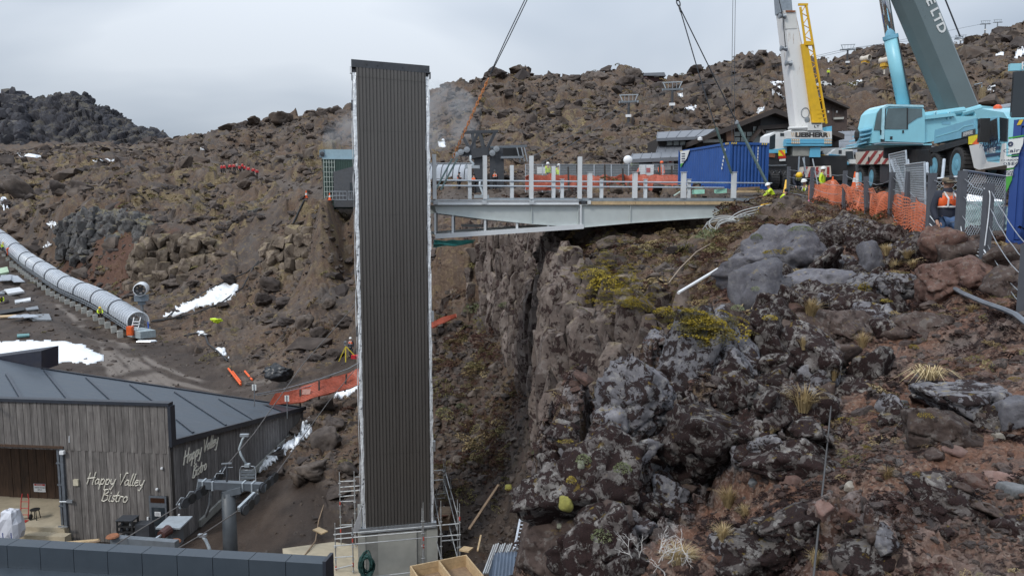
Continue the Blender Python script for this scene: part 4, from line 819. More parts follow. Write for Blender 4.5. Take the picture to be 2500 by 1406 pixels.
MB().box(bh(154,1285,-.25),(.45,.06,.05)).build('floor_track', GALV, bistro)
MB().tube(bh(169,1064,.04),bh(169,1080,.04),.02,6).build('lamp_tube', WHITE, bistro)
MB().box(bh(186,1177,.04),(.23,.1,.28)).build('meter_box', M('cream_plastic', (.55,.50,.38),.5),bistro)
for px, py in ((395,1143),(383,1194)): MB().lathe([(.001,-.05),(.05,-.04),(.06,0),(.05,.05),(.001,.06)],8,bh(px, py, .02)).build('wall_lamp', WHITE, bistro)
o = MB().box(bh(97,1190,ib - .08),(.62,.03,.42)).build('notice_sign', WHITE, bistro); c = bh(97,1190,ib - .10)
MB().box((c.x, c.y, c.z + .15),(.56,.012,.09)).build('sign_band', RED_P, o); text('DANGER', .085,'sign_writing', WHITE, o, (c.x, c.y - .008,c.z + .15),(R(90),0,0),.002)
for i, s_ in enumerate(('CONSTRUCTION AREA', 'KEEP OUT')): text(s_, .075,'sign_writing', BLACKC, o, (c.x, c.y + .002,c.z + .0 - .11 * i),(R(90),0,0),.003,sx=.7)
MB().box(bh(27,1221,ib - .06),(.12,.06,.3)).build('door_handle', GALV, bistro)
# glazed door
door = MB().b2((dx0,-.0,zg + .06),(dx1,.05,zdt)).build('door', STEELF, bistro); w = dx1 - dx0; zsp = bh(385,1232).z
MB().b2((dx0 + .08,-.015,zsp + .1),(dx1 - .08,.0 - .003,zdt - .08)).build('transom_pane', M('amber_dark_glass', (.045,.022,.014),.08),door)
zm = bh(385,1282).z
MB().b2((dx0 + .11,-.015,zm),(dx1 - .09,-.003,zsp - .12)).build('door_pane', GLASS, door); MB().b2((dx0 + .11,-.015,zg + .2),(dx1 - .09,-.003,zm - .12)).build('door_pane', GLASS, door)
c = bh(385,1254,-.03); MB().box(c, (.28,.012,.2)).build('paper_notice', WHITE, door)
for i in range(3): MB().box((c.x, c.y - .008,c.z + .05 - .05 * i),(.2,.004,.015)).build('notice_line', DARKST, door)
for px, py in ((361,1265),(413,1268),(437,1258)): MB().box(bh(px, py, .02),(.07,.06,.13)).build('switch_box', WHITE, bistro)
# script lettering
GL = {'H': (.72,[[(.15,1),(.0,0)],[(.62,1.08),(.47,0),(.55,-.02)],[(-.02,.5),(.64,.6)]]), 'a': (.5,[[(.38,.42),(.2,.5),(.03,.28),(.1,.02),(.28,.1),(.4,.48),(.36,.1),(.48,.0)]]),
      'p': (.5,[[(.12,.52),(.0,-.42)],[(.1,.33),(.28,.52),(.42,.36),(.3,.05),(.06,.06)]]), 'y': (.5,[[(.06,.5),(.07,.15),(.2,.04),(.36,.2)],[(.44,.52),(.3,-.12),(.14,-.42),(.0,-.3)]]),
      'V': (.52,[[(.0,1.0),(.14,.02),(.52,1.1),(.68,1.08)]]), 'l': (.24,[[(.22,1.05),(.05,.2),(.1,.0),(.22,.06)]]), 'e': (.42,[[(.03,.24),(.3,.32),(.3,.48),(.14,.49),(.02,.2),(.12,.0),(.36,.1)]]),
      'B': (.64,[[(.16,1),(.0,0)],[(.04,.95),(.4,1.04),(.46,.78),(.12,.55),(.46,.5),(.46,.16),(.2,-.03),(-.02,.04)]]), 'i': (.22,[[(.09,.5),(.02,.05),(.12,.0)],[(.13,.70),(.135,.76)]]),
      's': (.4,[[(.34,.45),(.16,.51),(.1,.36),(.28,.2),(.2,.01),(.0,.05)]]), 't': (.34,[[(.2,.88),(.05,.1),(.15,.0),(.22,.05)],[(-.02,.52),(.32,.57)]]), 'r': (.38,[[(.09,.52),(.02,0)],[(.06,.3),(.18,.49),(.36,.46)]]), 'o': (.46,[[(.2,.5),(.03,.3),(.08,.03),(.26,.02),(.4,.25),(.34,.46),(.2,.5)]]), ' ': (.38,[])}
def script(par, txt, p0,ux, uz, n, h, m, r=.028):
 x = 0.0
 for ch in txt:
  wd, st = GL[ch]
  if st:
   mb = MB()
   for s_ in st:
    q = [Vector(p0) + Vector(ux) * ((x + a + b * .22) * h) + Vector(uz) * (b * h) for a, b in s_]; mb.path(q, r * h * 1.9,5)
   mb.build('letter', m, par)
  x += wd * .92
LETT = M('cream_lettering', (.72,.68,.58),.5,0,.05,6,.1)
sg = bpy.data.objects.new('lettering', None); COL.objects.link(sg); sg.parent = bistro
a = bh(213,1181,.06); b = bh(340,1186,.06); script(sg, 'Happy Valley', a, ((b - a) / (b - a).length)[:],(0,0,1),None, .53,LETT)
a = bh(249,1222,.06); script(sg, 'Bistro', a, (1,0,-.02),(0,0,1),None, .54,LETT)
sg = bpy.data.objects.new('lettering', None); COL.objects.link(sg); sg.parent = bistro
y, z = BI.hitx(448,1135,-.03); script(sg, 'Happy Valley', (-.03,y, z),(0,1,.0),(0,0,1),None, .62,LETT)
y, z = BI.hitx(470,1167,-.03); script(sg, 'Bistro', (-.03,y, z),(0,1,.0),(0,0,1),None, .56,LETT)
# raised block on the roof
q = [P(-90,882,42),P(101,856,42),P(101,905,42),P(-90,912,42)]; mb = MB(); q2 = [v + Vector((0,1.6,0)) for v in q]
mb.add([v - BI.o for v in q + q2],[(0,3,2,1),(4,5,6,7),(0,1,5,4),(1,2,6,5),(2,3,7,6),(3,0,4,7)]); o = mb.build('roof_upstand', M('navy_fascia', (.018,.020,.034),.4),bistro); o.rotation_euler = (0,0,-BI.a)
# things in front of the bistro
def at_floor(px, py, y, z):
 d = P(px, py, 1.0); t = (BI.o.z + z) / d.z; return d * t
bl = P(28,1292,32.2); bag = thing('bulk_bag', 'bulging white builder bulk bag with blue straps by the bistro steps', 'bag', bl); mb = MB(); r = np.random.default_rng(3)
pr = [(.30,-.40),(.44,-.36),(.50,-.05),(.44,.35),(.38,.62),(.30,.84),(.16,.90),(.05,.80)]
for rr, h in pr:
 for k in range(14):
  a = 2 * math.pi * k / 14; sq = 1 / max(abs(math.cos(a)),abs(math.sin(a))) ** .55; e = rr * sq * r.uniform(.8,1.1); mb.v.append((e * math.cos(a),e * math.sin(a),h + r.uniform(-.03,.03)))
n = len(pr); mb.f = [(i * 14 + k, i * 14 + (k + 1) % 14,(i + 1) * 14 + (k + 1) % 14,(i + 1) * 14 + k) for i in range(n - 1) for k in range(14)] + [tuple((n - 1) * 14 + k for k in range(14))]; mb.mi = [0] * len(mb.f)
mb.build('bag_body', M('white_woven_bag', (.60,.61,.66),.7,0,.08,4,.3,dcol=(.38,.37,.36)),bag); BLUES = M('blue_strap', (.06,.08,.22),.6)
for x in (-.35,.0,.36): MB().path([(x, -.56,.1),(x + .05,-.62,-.1),(x + .12,-.58,-.3)],.022,5).build('strap', BLUES, bag)
ht = thing('hand_truck', 'red steel hand truck leaning on the brown bay wall of bistro', 'hand truck', at_floor(60,1270,0,fz)); mb = MB()
for x in (-.18,.18): mb.path([(x, .0,.1),(x, .12,.9),(x * .7,.16,1.22)],.022,6)
for z in (.25,.55,.85): mb.tube((-.18,.04 + z * .1,z),(.18,.04 + z * .1,z),.018,6)
mb.build('frame', RED_P, ht); MB().b2((-.2,-.25,.0),(.2,.02,.02)).build('toe_plate', RED_P, ht)
for x in (-.25,.21): MB().lathe([(.02,0),(.13,0),(.14,.02),(.13,.05),(.02,.05)],12,(x, .08,.14), 'x').build('wheel', BLACK, ht)
st = thing('stool', 'small black round stool standing on bistro bay floor', 'stool', at_floor(87,1267,0,fz)); MB().lathe([(.05,.44),(.20,.45),(.21,.49),(.05,.51)],14).build('seat', BLACK, st)
for k in range(4): a = .78 + k * 1.57; MB().tube((.2 * math.cos(a),.2 * math.sin(a),0),(.14 * math.cos(a),.14 * math.sin(a),.46),.018,6).build('leg', BLACK, st)
rk = thing('equipment_rack', 'tall black rack of lift fittings standing by the bistro wall', 'rack', P(315,1339,31.8)); kz = 1.35
for x in (-.32,.32):
 for y in (-.25,.25): MB().b2((x - .03,y - .03,0),(x + .03,y + .03,kz)).build('upright', BLACK, rk)
for k in range(6): z = .1 + k * .24; MB().b2((-.34,-.27,z),(.34,.27,z + .03)).build('shelf', BLACK, rk)
for k in range(10): x, z = -.2 + .2 * (k % 3),.14 + .24 * (k // 2); MB().lathe([(.01,0),(.07,0),(.075,.03),(.07,.12),(.01,.13)],9,(x, -.12 + .1 * (k % 2),z)).build('fitting', GALV_D if k % 3 else DARKST, rk)
MB().b2((-.36,-.3,kz),(.36,.3,kz + .03)).build('top_board', DARKST, rk); MB().b2((.4,-.2,0),(1.0,.3,1.15)).build('side_cabinet', DARKST, rk)
g = 'planks on the ground before the bistro'
for i, (a, b, w_, lb) in enumerate([((118,1328),(240,1318),.2,'long pale plank lying before the bistro wall'),((190,1330),(245,1319),.12,'narrow plank lying aslant across a longer one'),((205,1335),(238,1331),.25,'short offcut of plank lying nearest the roof edge'), ]):
 tag(MB().bar(P(*a, 31.6 - .3 * i),P(*b, 31.6 - .3 * i),w_, .05).build('plank', TIMB_O if i else TIMBER),lb, 'plank', g)
o = MB().poly([P(232,1337,31),P(250,1338,30.9),P(262,1328,31.3),P(247,1327,31.4)],.02).build('white_sheet', WHITE); tag(o, 'small white board leaning by the lift machinery', 'board')
# ------------------------------------------------------------------ roof of the photographer's building, parapet of folded metal trays
pr_ = thing('metal_parapet', 'dark slate blue folded metal parapet of the lower roof', 'parapet', P(400,1370,14))
NAVYM = M('slate_blue_metal', (.050,.064,.080),.42,.2,.06,3,.15,dcol=(.09,.10,.11)); L = Vector(pr_.location)
p0,p1 = P(-140,1322,14.4),P(789,1376,13.2); d = (p1 - p0); dn = d.normalized(); back = Vector((-dn.y, dn.x, 0)); n = 11
for k in range(n):
 a = p0 + d * (k / n); b = p0 + d * ((k + 1) / n) - dn * .012
 MB().add([v - L for v in (a + back * .30,b + back * .30,b, a, a + Vector((0,0,-.03)),b + Vector((0,0,-.03)),b - back * .02 + Vector((0,0,-1.3)),a - back * .02 + Vector((0,0,-1.3)),a + back * .3 + Vector((0,0,-1.3)),b + back * .3 + Vector((0,0,-1.3)))],[(0,1,2,3),(3,2,5,4),(4,5,6,7),(0,8,9,1),(1,9,6,5,2),(0,3,4,7,8)]).build('metal_tray', NAVYM, pr_)
q = p1 + back * .15; MB().box(q - L + Vector((0,0,-.62)) - dn * .0 + dn * .03,(.06,.36,1.36),Matrix.Rotation(math.atan2(dn.y, dn.x),3,'Z')).build('end_trim', ROOF_T, pr_)
mb = MB(); a, b = p0 - back * .05 + Vector((0,0,-.42)),p1 - back * .05 + Vector((0,0,-.42)); mb.add([v - L for v in (a, b, b - back * 3 + Vector((0,0,-.1)),a - back * 3 + Vector((0,0,-.1)))],[(0,3,2,1)]); mb.build('roof_sheet', NAVYM, pr_)
# ------------------------------------------------------------------ near chairlift pylon, chair, drive unit
LIFT_G = M('lift_grey_paint', (.16,.18,.20),.45,.2,.12,5,.25); LIFT_L = M('lift_light_grey', (.36,.40,.43),.45,.2,.1,5,.25)
py = thing('lift_pylon', 'grey chairlift pylon with crossarm and sheave trains in front of the bistro', 'pylon', P(557,1400,30)); L = Vector(py.location)
top = P(557,1200,30); MB().tube((top.x, top.y, L.z - 1),top, .30,18,.27).build('post', M('pylon_post_paint', (.085,.095,.105),.5,.1,.12,4,.3),py, True, off=L)
MB().bar(P(545,1203,29.9),P(588,1193,30.1),.42,.26).build('post_head', LIFT_G, py, off=L)
a, b = P(482,1181,29.4),P(648,1188,30.6); MB().bar(a, b, .34,.30).build('crossarm', LIFT_G, py, off=L)
for px in (498,521,594,617): c = a + (b - a) * ((px - 482) / 166); MB().box(c + Vector((0,-.0,.0)),(.07,.40,.36)).build('clamp_plate', LIFT_L, py, off=L)
MB().path([P(515,1195,29.6),P(513,1230,29.8),P(502,1260,30.2)],.07,6).build('stay_strut', GALV_D, py, off=L)
MB().tube(P(554,1178,29.9),P(554,1133,29.9),.035,6).build('mast', DARKST, py, off=L); MB().bar(P(541,1132,29.9),P(566,1130,29.9),.05,.05).build('mast_arm', GALV_D, py, off=L)
def sheaves(p0,p1,n, up=1):
 p0,p1 = Vector(p0),Vector(p1); d = (p1 - p0).normalized(); side = d.cross(Vector((0,0,1))).normalized()
 be = MB().bar(p0,p1,.12,.2).build('sheave_beam', LIFT_L, py, off=L)
 for k in range(n):
  q = p0 + (p1 - p0) * (k + .5) / n + Vector((0,0,.10 * up)); mb = MB(); e1 = d; e2 = side.cross(d)
  for rr, hh in ((.08,-.06),(.20,-.06),(.22,-.03),(.17,0),(.22,.03),(.20,.06),(.08,.06)):
   for j in range(14): an = j * 2 * math.pi / 14; mb.v.append(tuple(q + side * (hh + .16) + (e1 * math.cos(an) + e2 * math.sin(an)) * rr))
  mb.f = [(i * 14 + j, i * 14 + (j + 1) % 14,(i + 1) * 14 + (j + 1) % 14,(i + 1) * 14 + j) for i in range(6) for j in range(14)] + [tuple(range(13,-1,-1)),tuple(range(84,98))]; mb.mi = [0] * len(mb.f)
  mb.build('sheave', BLACK if k % 2 else DARKST, be, off=L)
sheaves(P(438,1236,28.6),P(498,1195,29.6),4); sheaves(P(507,1190,29.6),P(545,1150,30.8),3); sheaves(P(583,1243,28.9),P(622,1205,29.8),3,-1); sheaves(P(628,1200,30.3),P(668,1165,31.4),4)
for i in range(6): q = P(430 + i * 22,1232 - i * 15,28.7 + i * .3); MB().path([q, q + Vector((.15,.1,.25)),q + Vector((.4,.2,.22))],.018,5).build('guard_rail', GALV_D, py, off=L)
HAUL = M('haul_rope', (.13,.12,.115),.6,.3,.15,8,.2)
g = 'haul rope of the lower chairlift'
rope('haul_rope', [P(255,1345,26.5),P(345,1290,27.5),P(440,1233,28.6),P(500,1189,29.6),P(547,1143,30.9),P(620,1058,33.5),P(740,888,41),P(866,745,56),P(1000,640,72)],.022,HAUL, 'haul rope rising past the bistro side wall with a chair clamped on', 'rope', g)
rope('haul_rope', [P(410,1352,26.3),P(500,1300,27.3),P(580,1247,28.8),P(626,1202,30.2),P(670,1162,31.4),P(740,1065,35),P(804,978,40),P(880,885,46),P(1000,770,58)],.022,HAUL, 'haul rope rising over rubble towards the tower corner', 'rope', g)
ch = thing('lift_chair', 'grey two-seat lift chair hanging before the bistro side wall', 'chairlift chair', P(605,1160,33.8)); L = Vector(ch.location); D0 = 33.8
MB().path([P(598,1063,D0),P(592,1072,D0),P(584,1095,D0),P(588,1110,D0),P(602,1134,D0)],[.05,.05,.055,.055,.05],8).build('hanger', M('chair_hanger_paint', (.42,.47,.50),.4,.1),ch, True, off=L)
MB().box(P(597,1062,D0) - L, (.4,.14,.12)).build('grip', GALV, ch); MB().box(P(604,1135,D0) - L, (.22,.2,.14)).build('hanger_clamp', LIFT_L, ch)
fr = MB()
for dx in (-19,19): fr.path([P(605,1137,D0),P(605 + dx * .8,1138,D0),P(605 + dx, 1146,D0),P(605 + dx * 1.02,1176,D0),P(605 + dx * 1.6,1183,D0 - .5)],.028,6)
for y in (1147,1176): fr.path([P(586,y, D0),P(624,y, D0)],.022,6)
fr.build('chair_frame', GALV_D, ch, True, off=L)
for i in range(4): MB().bar(P(588,1178 + i * 1.6,D0 - .12 * i),P(622,1178 + i * 1.6,D0 - .12 * i),.09,.03).build('seat_slat', LIFT_G, ch, off=L)
for i in range(3): MB().bar(P(588,1152 + i * 7,D0),P(622,1152 + i * 7,D0),.03,.09).build('back_slat', LIFT_G, ch, off=L)
MB().path([P(571,1183,D0 - .5),P(605,1188,D0 - .8),P(636,1182,D0 - .5)],.022,6).build('footrest', GALV_D, ch, off=L)
h2 = thing('chair_hanger', 'pale curved chair hanger dipping behind the slate metal parapet', 'chairlift chair', P(500,1330,27.4)); L = Vector(h2.location)
MB().path([P(494,1306,27.4),P(501,1316,27.4),P(510,1335,27.4),P(517,1360,27.4)],.06,8).build('hanger_arm', M('chair_hanger_paint', (.42,.47,.5)),h2,True, off=L); MB().box(P(494,1306,27.4) - L, (.3,.14,.1)).build('grip', GALV, h2)
dv = thing('lift_drive_unit', 'grey steel chairlift tension unit with rusty pads beside the rack', 'lift machinery', P(380,1345,28)); L = Vector(dv.location)
MB().bar(P(275,1316,27.4),P(432,1328,26.9),.26,.26).build('main_beam', LIFT_G, dv, off=L)
RUST = M('rusty_steel', (.26,.10,.045),.8,0,.3,9,.3)
for px, yy in ((275,1309),(426,1322)): MB().lathe([(.2,-.04),(.24,0),(.2,.05)],10,P(px, yy, 27.2) - L).build('rusty_pad', RUST, dv)
MB().b2(P(405,1352,28.4) - L, P(447,1278,29.4) - L).build('drive_housing', LIFT_G, dv); o = MB().box(P(426,1275,28.9) - L, (.95,1.1,.06)).build('housing_lid', LIFT_L, dv)
MB().tube(P(393,1306,27.9) - L, P(412,1292,28.3) - L, .17,12,.2).build('motor', M('maroon_motor', (.075,.028,.024),.5),dv); MB().tube(P(368,1322,27.5) - L, P(393,1306,27.9) - L, .05,8).build('piston_rod', GALV, dv)
MB().box(P(380,1338,27.6) - L, (.5,.4,.25)).build('cover_box', M('pale_green_cover', (.45,.47,.40),.6),dv)
for px in (285,345,430): MB().bar(P(px, 1320,27.3) - L, P(px, 1375,27.3) - L, .2,.2).build('leg', LIFT_G, dv)
MB().bar(P(275,1352,27) - L, P(400,1345,27.6) - L, .2,.15).build('lower_beam', DARKST, dv); MB().b2(P(330,1362,28) - L, P(402,1335,28.8) - L).build('base_frame', DARKST, dv)
# ------------------------------------------------------------------ covered conveyor winding up the valley
CV = thing('covered_conveyor', 'long translucent arched conveyor gallery curving up the muddy valley', 'conveyor', P(338,812,80)); L = Vector(CV.location)
_cp_ = [P(338,810,80),P(245,752,87.5),(P(162,713,98)),P(100,672,109),P(62,645,119),P(0,592,134),P(-70,550,150)]
path = [Vector(v) for v in crom(np.array([v[:] for v in _cp_]),112)]
t = NT('translucent_cover'); _n = t.noise(.5,4,.5); t.fin(t.ramp(_n, (.3,(.40,.44,.50)),(.7,(.58,.62,.68))),.28); t.b.inputs['Alpha'].default_value = .70; COVER = t.m
RIBM = M('white_rib', (.70,.73,.76),.4,.2)
RC, HB = 1.12,.95
def arch(k, r=RC, lo=-10,hi=190,n=14):
 p = path[k]; d = (path[min(k + 1,111)] - path[max(k - 1,0)]); d.z = 0; d.normalize(); s = Vector((d.y, -d.x, 0)); return [p + s * (r * math.cos(R(a))) + Vector((0,0,HB + .1 + r * math.sin(R(a)))) for a in np.linspace(lo, hi, n)], s
SEG = 9
for k0 in range(0,108,SEG):
 k1 = min(k0 + SEG, 111); mb = MB(); rows = [arch(k)[0] for k in range(k0,k1 + 1)]; n = 14
 mb.add([v for r_ in rows for v in r_],[(i * n + j, i * n + j + 1,(i + 1) * n + j + 1,(i + 1) * n + j) for i in range(k1 - k0) for j in range(n - 1)]); mb.build('canopy_panel', COVER, CV, True, off=L)
 for k in range(k0,k1):
  a, s = arch(k, RC + .02,-12,192); big = k == k0; MB().path([Vector(v) for v in a],.085 if big else .052,5).build('hoop', DARKST if big and k else RIBM, CV, off=L)
 for sg_ in (-1,1):
  mb = MB()
  for zz in (.22,.58,.95): mb.path([path[k] + arch(k)[1] * sg_ * RC * (1.0 if zz > .3 else .9) + Vector((0,0,zz)) for k in range(k0,k1 + 1)],.03,4)
  for k in range(k0,k1): s = arch(k)[1] * sg_ * RC; mb.tube(path[k] + s + Vector((0,0,.95)),path[k] + s * .92 + Vector((0,0,.1)),.028,4); mb.tube(path[k] + s + Vector((0,0,.95)),path[k + 1] + s * .92 + Vector((0,0,.2)),.016,4)
  mb.build('side_frame', GALV, CV, off=L)
 mb = MB(); rows = [[path[k] + arch(k)[1] * RC * .85 * q + Vector((0,0,.2)) for q in (-1,1)] for k in range(k0,k1 + 1)]; mb.add([v for r_ in rows for v in r_],[(2 * i, 2 * i + 1,2 * i + 3,2 * i + 2) for i in range(k1 - k0)]); mb.build('belt_deck', DARKST, CV, off=L)
FOOT = M('concrete_footing', (.42,.42,.39),.85)
for k in range(2,110,3):
 p, s = path[k], arch(k)[1]
 for q in (-1,1):
  c = p + s * q * 1.45; z = G(c.x, c.y); hh = max(.35,c.z + .15 - z); MB().box((c.x, c.y, c.z + .15 - hh / 2 - .15),(.55,.55,hh),Matrix.Rotation(.6,3,'Z')).build('footing', FOOT, CV, off=L)
 MB().bar(p + s * 1.5 + Vector((0,0,.12)),p - s * 1.5 + Vector((0,0,.12)),.12,.12).build('sleeper', GALV_D, CV, off=L)
MB().box(P(345,813,78.4) - L, (3.0,1.6,.75),Matrix.Rotation(R(-38),3,'Z')).build('end_station', M('pale_steel_box', (.34,.40,.42),.5),CV)
mb = MB(); q = P(330,806,77.8)
for k in range(3): mb.box(q + Vector((.0,.15 * k, .3 + .28 * k)),(.7,.3,.05))
for x in (-.35,.35): mb.bar(q + Vector((x, -.1,.1)),q + Vector((x, .6,1.3)),.06,.06)
mb.build('end_steps', WHITE, CV, off=L)
q = gp(318,77.5); q = P(318,808,77.5); og = thing('orange_cabinet', 'bright orange control cabinet at the lower end of conveyor', 'cabinet', q - Vector((0,0,.45))); MB().b2((-.28,-.25,0),(.28,.25,.95)).build('cabinet_body', M('orange_box', (.75,.12,.02),.5),og); MB().b2((-.25,-.28,.1),(.22,-.252,.85)).build('cabinet_door', M('orange_box', (.75,.12,.02)),og)
bp_ = thing('blue_post', 'thin bright blue post by the conveyor mouth', 'post', P(362,797,79)); MB().tube((0,0,-.6),(0,0,.5),.06,8).build('post_body', M('blue_plastic', (.03,.12,.55),.4),bp_)
mb = MB(); q = P(358,836,74); mb.path([q + Vector((-1.0,.3,.1)),q + Vector((.7,.5,.1)),q + Vector((.9,.2,.1)),q + Vector((.5,-.2,.1)),q + Vector((-.9,-.2,.1))],.09,6); tag(mb.build('bent_frame', GALV), 'bent pale steel frame lying on mud before the conveyor', 'frame')
# ------------------------------------------------------------------ snow guns
def snow_gun(loc, s, yaw, body, cradle, post_h, label, group=None, mast=None):
 t_ = thing('snow_gun', label, 'snow gun', loc, yaw, group); mast = mast or GALV_D
 MB().tube((0,0,-.5 * s),(0,0,post_h),.14 * s, 10).build('mast', mast, t_); MB().b2((-.55 * s, -.5 * s, post_h),(.55 * s, .5 * s, post_h + .5 * s)).build('cradle', cradle, t_)
 z = post_h + 1.05 * s; MB().lathe([(.50 * s, -.9 * s),(.56 * s, -.9 * s),(.58 * s, -.6 * s),(.50 * s, -.2 * s),(.46 * s, .5 * s),(.60 * s, .8 * s),(.52 * s, .8 * s),(.4 * s, .5 * s),(.42 * s, -.5 * s)],18,(0,0,z), 'y', cap=False).build('barrel', body, t_, True)
 MB().lathe([(.1 * s, -.5 * s),(.2 * s, -.45 * s),(.16 * s, .3 * s)],10,(0,0,z), 'y').build('fan_hub', DARKST, t_)
 for k in range(6): a = k * 1.047; MB().bar((.15 * s * math.cos(a),-.42 * s, z + .15 * s * math.sin(a)),(.42 * s * math.cos(a),-.42 * s, z + .42 * s * math.sin(a)),.03 * s, .12 * s).build('fan_blade', DARKST, t_)
 MB().b2((-.3 * s, -.2 * s, post_h - .35 * s),(.3 * s, .3 * s, post_h)).build('gear_box', cradle, t_); return t_
CREAM = M('cream_shell', (.62,.56,.48),.5)
snow_gun(P(348,775,83),1.25,R(20),M('white_gun_barrel', (.66,.68,.70),.4),M('blue_grey_cradle', (.20,.24,.28),.5),1.9,'white barrel snow gun on grey mast behind the conveyor mouth')
for px, yy, D, lb in ((2112,168,160,'yellow and cream snow gun high on slope nearer the ridge pylon'),(2159,175,145,'yellow and cream snow gun high on slope beside the crane cylinder')):
 q = P(px, yy, D); snow_gun(Vector((q.x, q.y, q.z)),1.15,R(28),CREAM, M('yellow_gun_cradle', (.62,.36,.03),.5),.9,lb, 'yellow snow guns on the hillside', CREAM)
# ------------------------------------------------------------------ far chairlift pylons
def far_pylon(px, ytop, ybot, D, w_px, label, group='chairlift pylons up the slope', mat=None, cradle=True):
 b = P(px, ybot, D); tp = P(px, ytop, D); h = tp.z - b.z; w = w_px / FPX * D; m = mat or DARKST
 t_ = thing('chairlift_pylon', label, 'pylon', b, R(-12),group)
 MB().tube((0,0,-1.5),(0,0,h * .97),w * .085,8,w * .06).build('post', m, t_); MB().bar((-w * .5,0,h),(w * .5,0,h),w * .09,w * .09).build('crossarm', LIFT_G, t_)
 for s in (-1,1): MB().bar((s * w * .46,-w * .22,h - w * .04),(s * w * .46,w * .22,h + w * .03),w * .06,w * .1).build('sheave_train', LIFT_L, t_)
 if cradle:
  fh = w * .34
  for s in (-1,1): MB().bar((s * w * .3,0,h),(s * w * .44,0,h + fh),w * .045,w * .045).build('frame_leg', LIFT_L, t_)
  MB().bar((-w * .48,0,h + fh),(w * .48,0,h + fh),w * .045,w * .045).build('lifting_frame', LIFT_L, t_)
  for x in (-.2,0,.2): MB().tube((x * w, 0,h),(x * w, 0,h + fh),w * .012,4).build('guard_rail', LIFT_L, t_)
 q = MB().b2((-w * .14,-w * .12,h * .45),(w * .14,-w * .06,h * .45 + w * .13)).build('number_plate', WHITE, t_); return t_
far_pylon(1534,250,318,118,48,'dark pylon with broad pale head standing lowest on the slope'); far_pylon(1640,220,292,128,50,'dark pylon with broad pale head, just uphill of the lowest one')
far_pylon(2067,123,182,168,34,'tall dark pylon on the ridge between the two cranes'); far_pylon(2345,96,104,205,26,'pylon head just showing over the ridge behind the grey boom', mat=LIFT_G)
far_pylon(2404,60,88,215,22,'thin skyline pylon, first of three past the grey boom', mat=LIFT_G); far_pylon(2434,56,81,225,19,'thin skyline pylon, middle of three past the grey boom', mat=LIFT_G); far_pylon(2450,72,82,235,18,'short skyline pylon, last of three past the grey boom', mat=LIFT_G)
g = 'thin chairlift cables'
for i, (pts, lb) in enumerate([([(1290,388,62),(1420,318,90),(1534,250,118),(1640,222,128),(1760,190,150),(2067,120,168),(2180,104,180),(2345,90,205)], 'chairlift cable climbing from the station past both lower pylons'),([(1320,400,62),(1440,325,90),(1556,248,118),(1662,220,128),(1790,185,150),(2080,122,168),(2404,58,215)], 'second chairlift cable running just below the first one'), ]):
 rope('chairlift_cable', [P(*q) for q in pts],.035,ROPE, lb, 'cable', g, 4)
# ------------------------------------------------------------------ chairlift station behind the bridge
CS = thing('chairlift_station', 'dark steel chairlift bottom station behind the bridge rails', 'lift station', P(1205,455,66)); L = Vector(CS.location); Ds = 66
for px, w_ in ((1171,1.6),(1213,2.0)): q, u = P(px, 470,Ds),P(px, 365 if px < 1200 else 362,Ds); MB().b2((q.x - w_ * .31,q.y, q.z - 1),(q.x + w_ * .31,q.y + 1.0,u.z)).build('column', DARKST, CS, off=L)
MB().bar(P(1125,374,Ds),P(1195,374,Ds),1.2,.55).build('head_beam', DARKST, CS, off=L); MB().bar(P(1150,378,Ds),P(1192,370,Ds),1.4,.8).build('cross_head', DARKST, CS, off=L)
MB().bar(P(1222,375,Ds),P(1268,375,Ds + 1),.9,.9).build('bullwheel_beam', BLACK, CS, off=L); MB().bar(P(1196,361,Ds),P(1285,357,Ds + 1),.3,.22).build('top_beam', LIFT_G, CS, off=L); MB().bar(P(1222,385,Ds - .6),P(1275,384,Ds),.3,.2).build('walkway', GALV_D, CS, off=L)
MB().bar(P(1130,324,Ds),P(1217,321,Ds),.35,.25).build('gantry_beam', DARKST, CS, off=L)
for a, b in (((1145,372),(1168,324)),((1185,372),(1210,321)),((1150,372),(1132,336)),((1183,372),(1172,326)),((1160,368),(1153,326))): MB().bar(P(*a, Ds),P(*b, Ds),.3,.25).build('gantry_leg', DARKST, CS, off=L)
for px, yy in ((1113,378),(1125,372),(1140,366),(1202,374),(1212,364)): MB().lathe([(.1,-.12),(.27,-.1),(.2,0),(.27,.1),(.1,.12)],12,P(px, yy, Ds - .8) - L, 'y').build('sheave', GALV_D, CS)
MB().bar(P(1108,385,Ds - .7),P(1142,362,Ds - .7),.25,.2).build('sheave_beam', GALV, CS, off=L)
for px in (1262,1273,1280): MB().bar(P(px, 360,Ds),P(px + 8,395,Ds),.08,.08).build('stay', GALV_D, CS, off=L)
g = 'chairs hanging at the station'
for px, y0,y1,lb in ((1149,380,408,'pale curved chair hanger beneath the station cross head'),(1172,440,480,'pale curved chair hanger standing on the ground by the bridge')):
 hh = thing('chair_hanger', lb, 'chairlift chair', P(px, y1,60),0,g); Lh = Vector(hh.location); MB().path([P(px, y0,60),P(px - 1,y0 + 12,60),P(px + 7,y1 - 8,60),P(px + 4,y1,60)],.09,7).build('hanger_arm', M('chair_hanger_paint', (.42,.47,.5)),hh, True, off=Lh); MB().box(P(px + 4,y1,60) - Lh, (1.2,.4,.25)).build('seat', LIFT_L, hh)
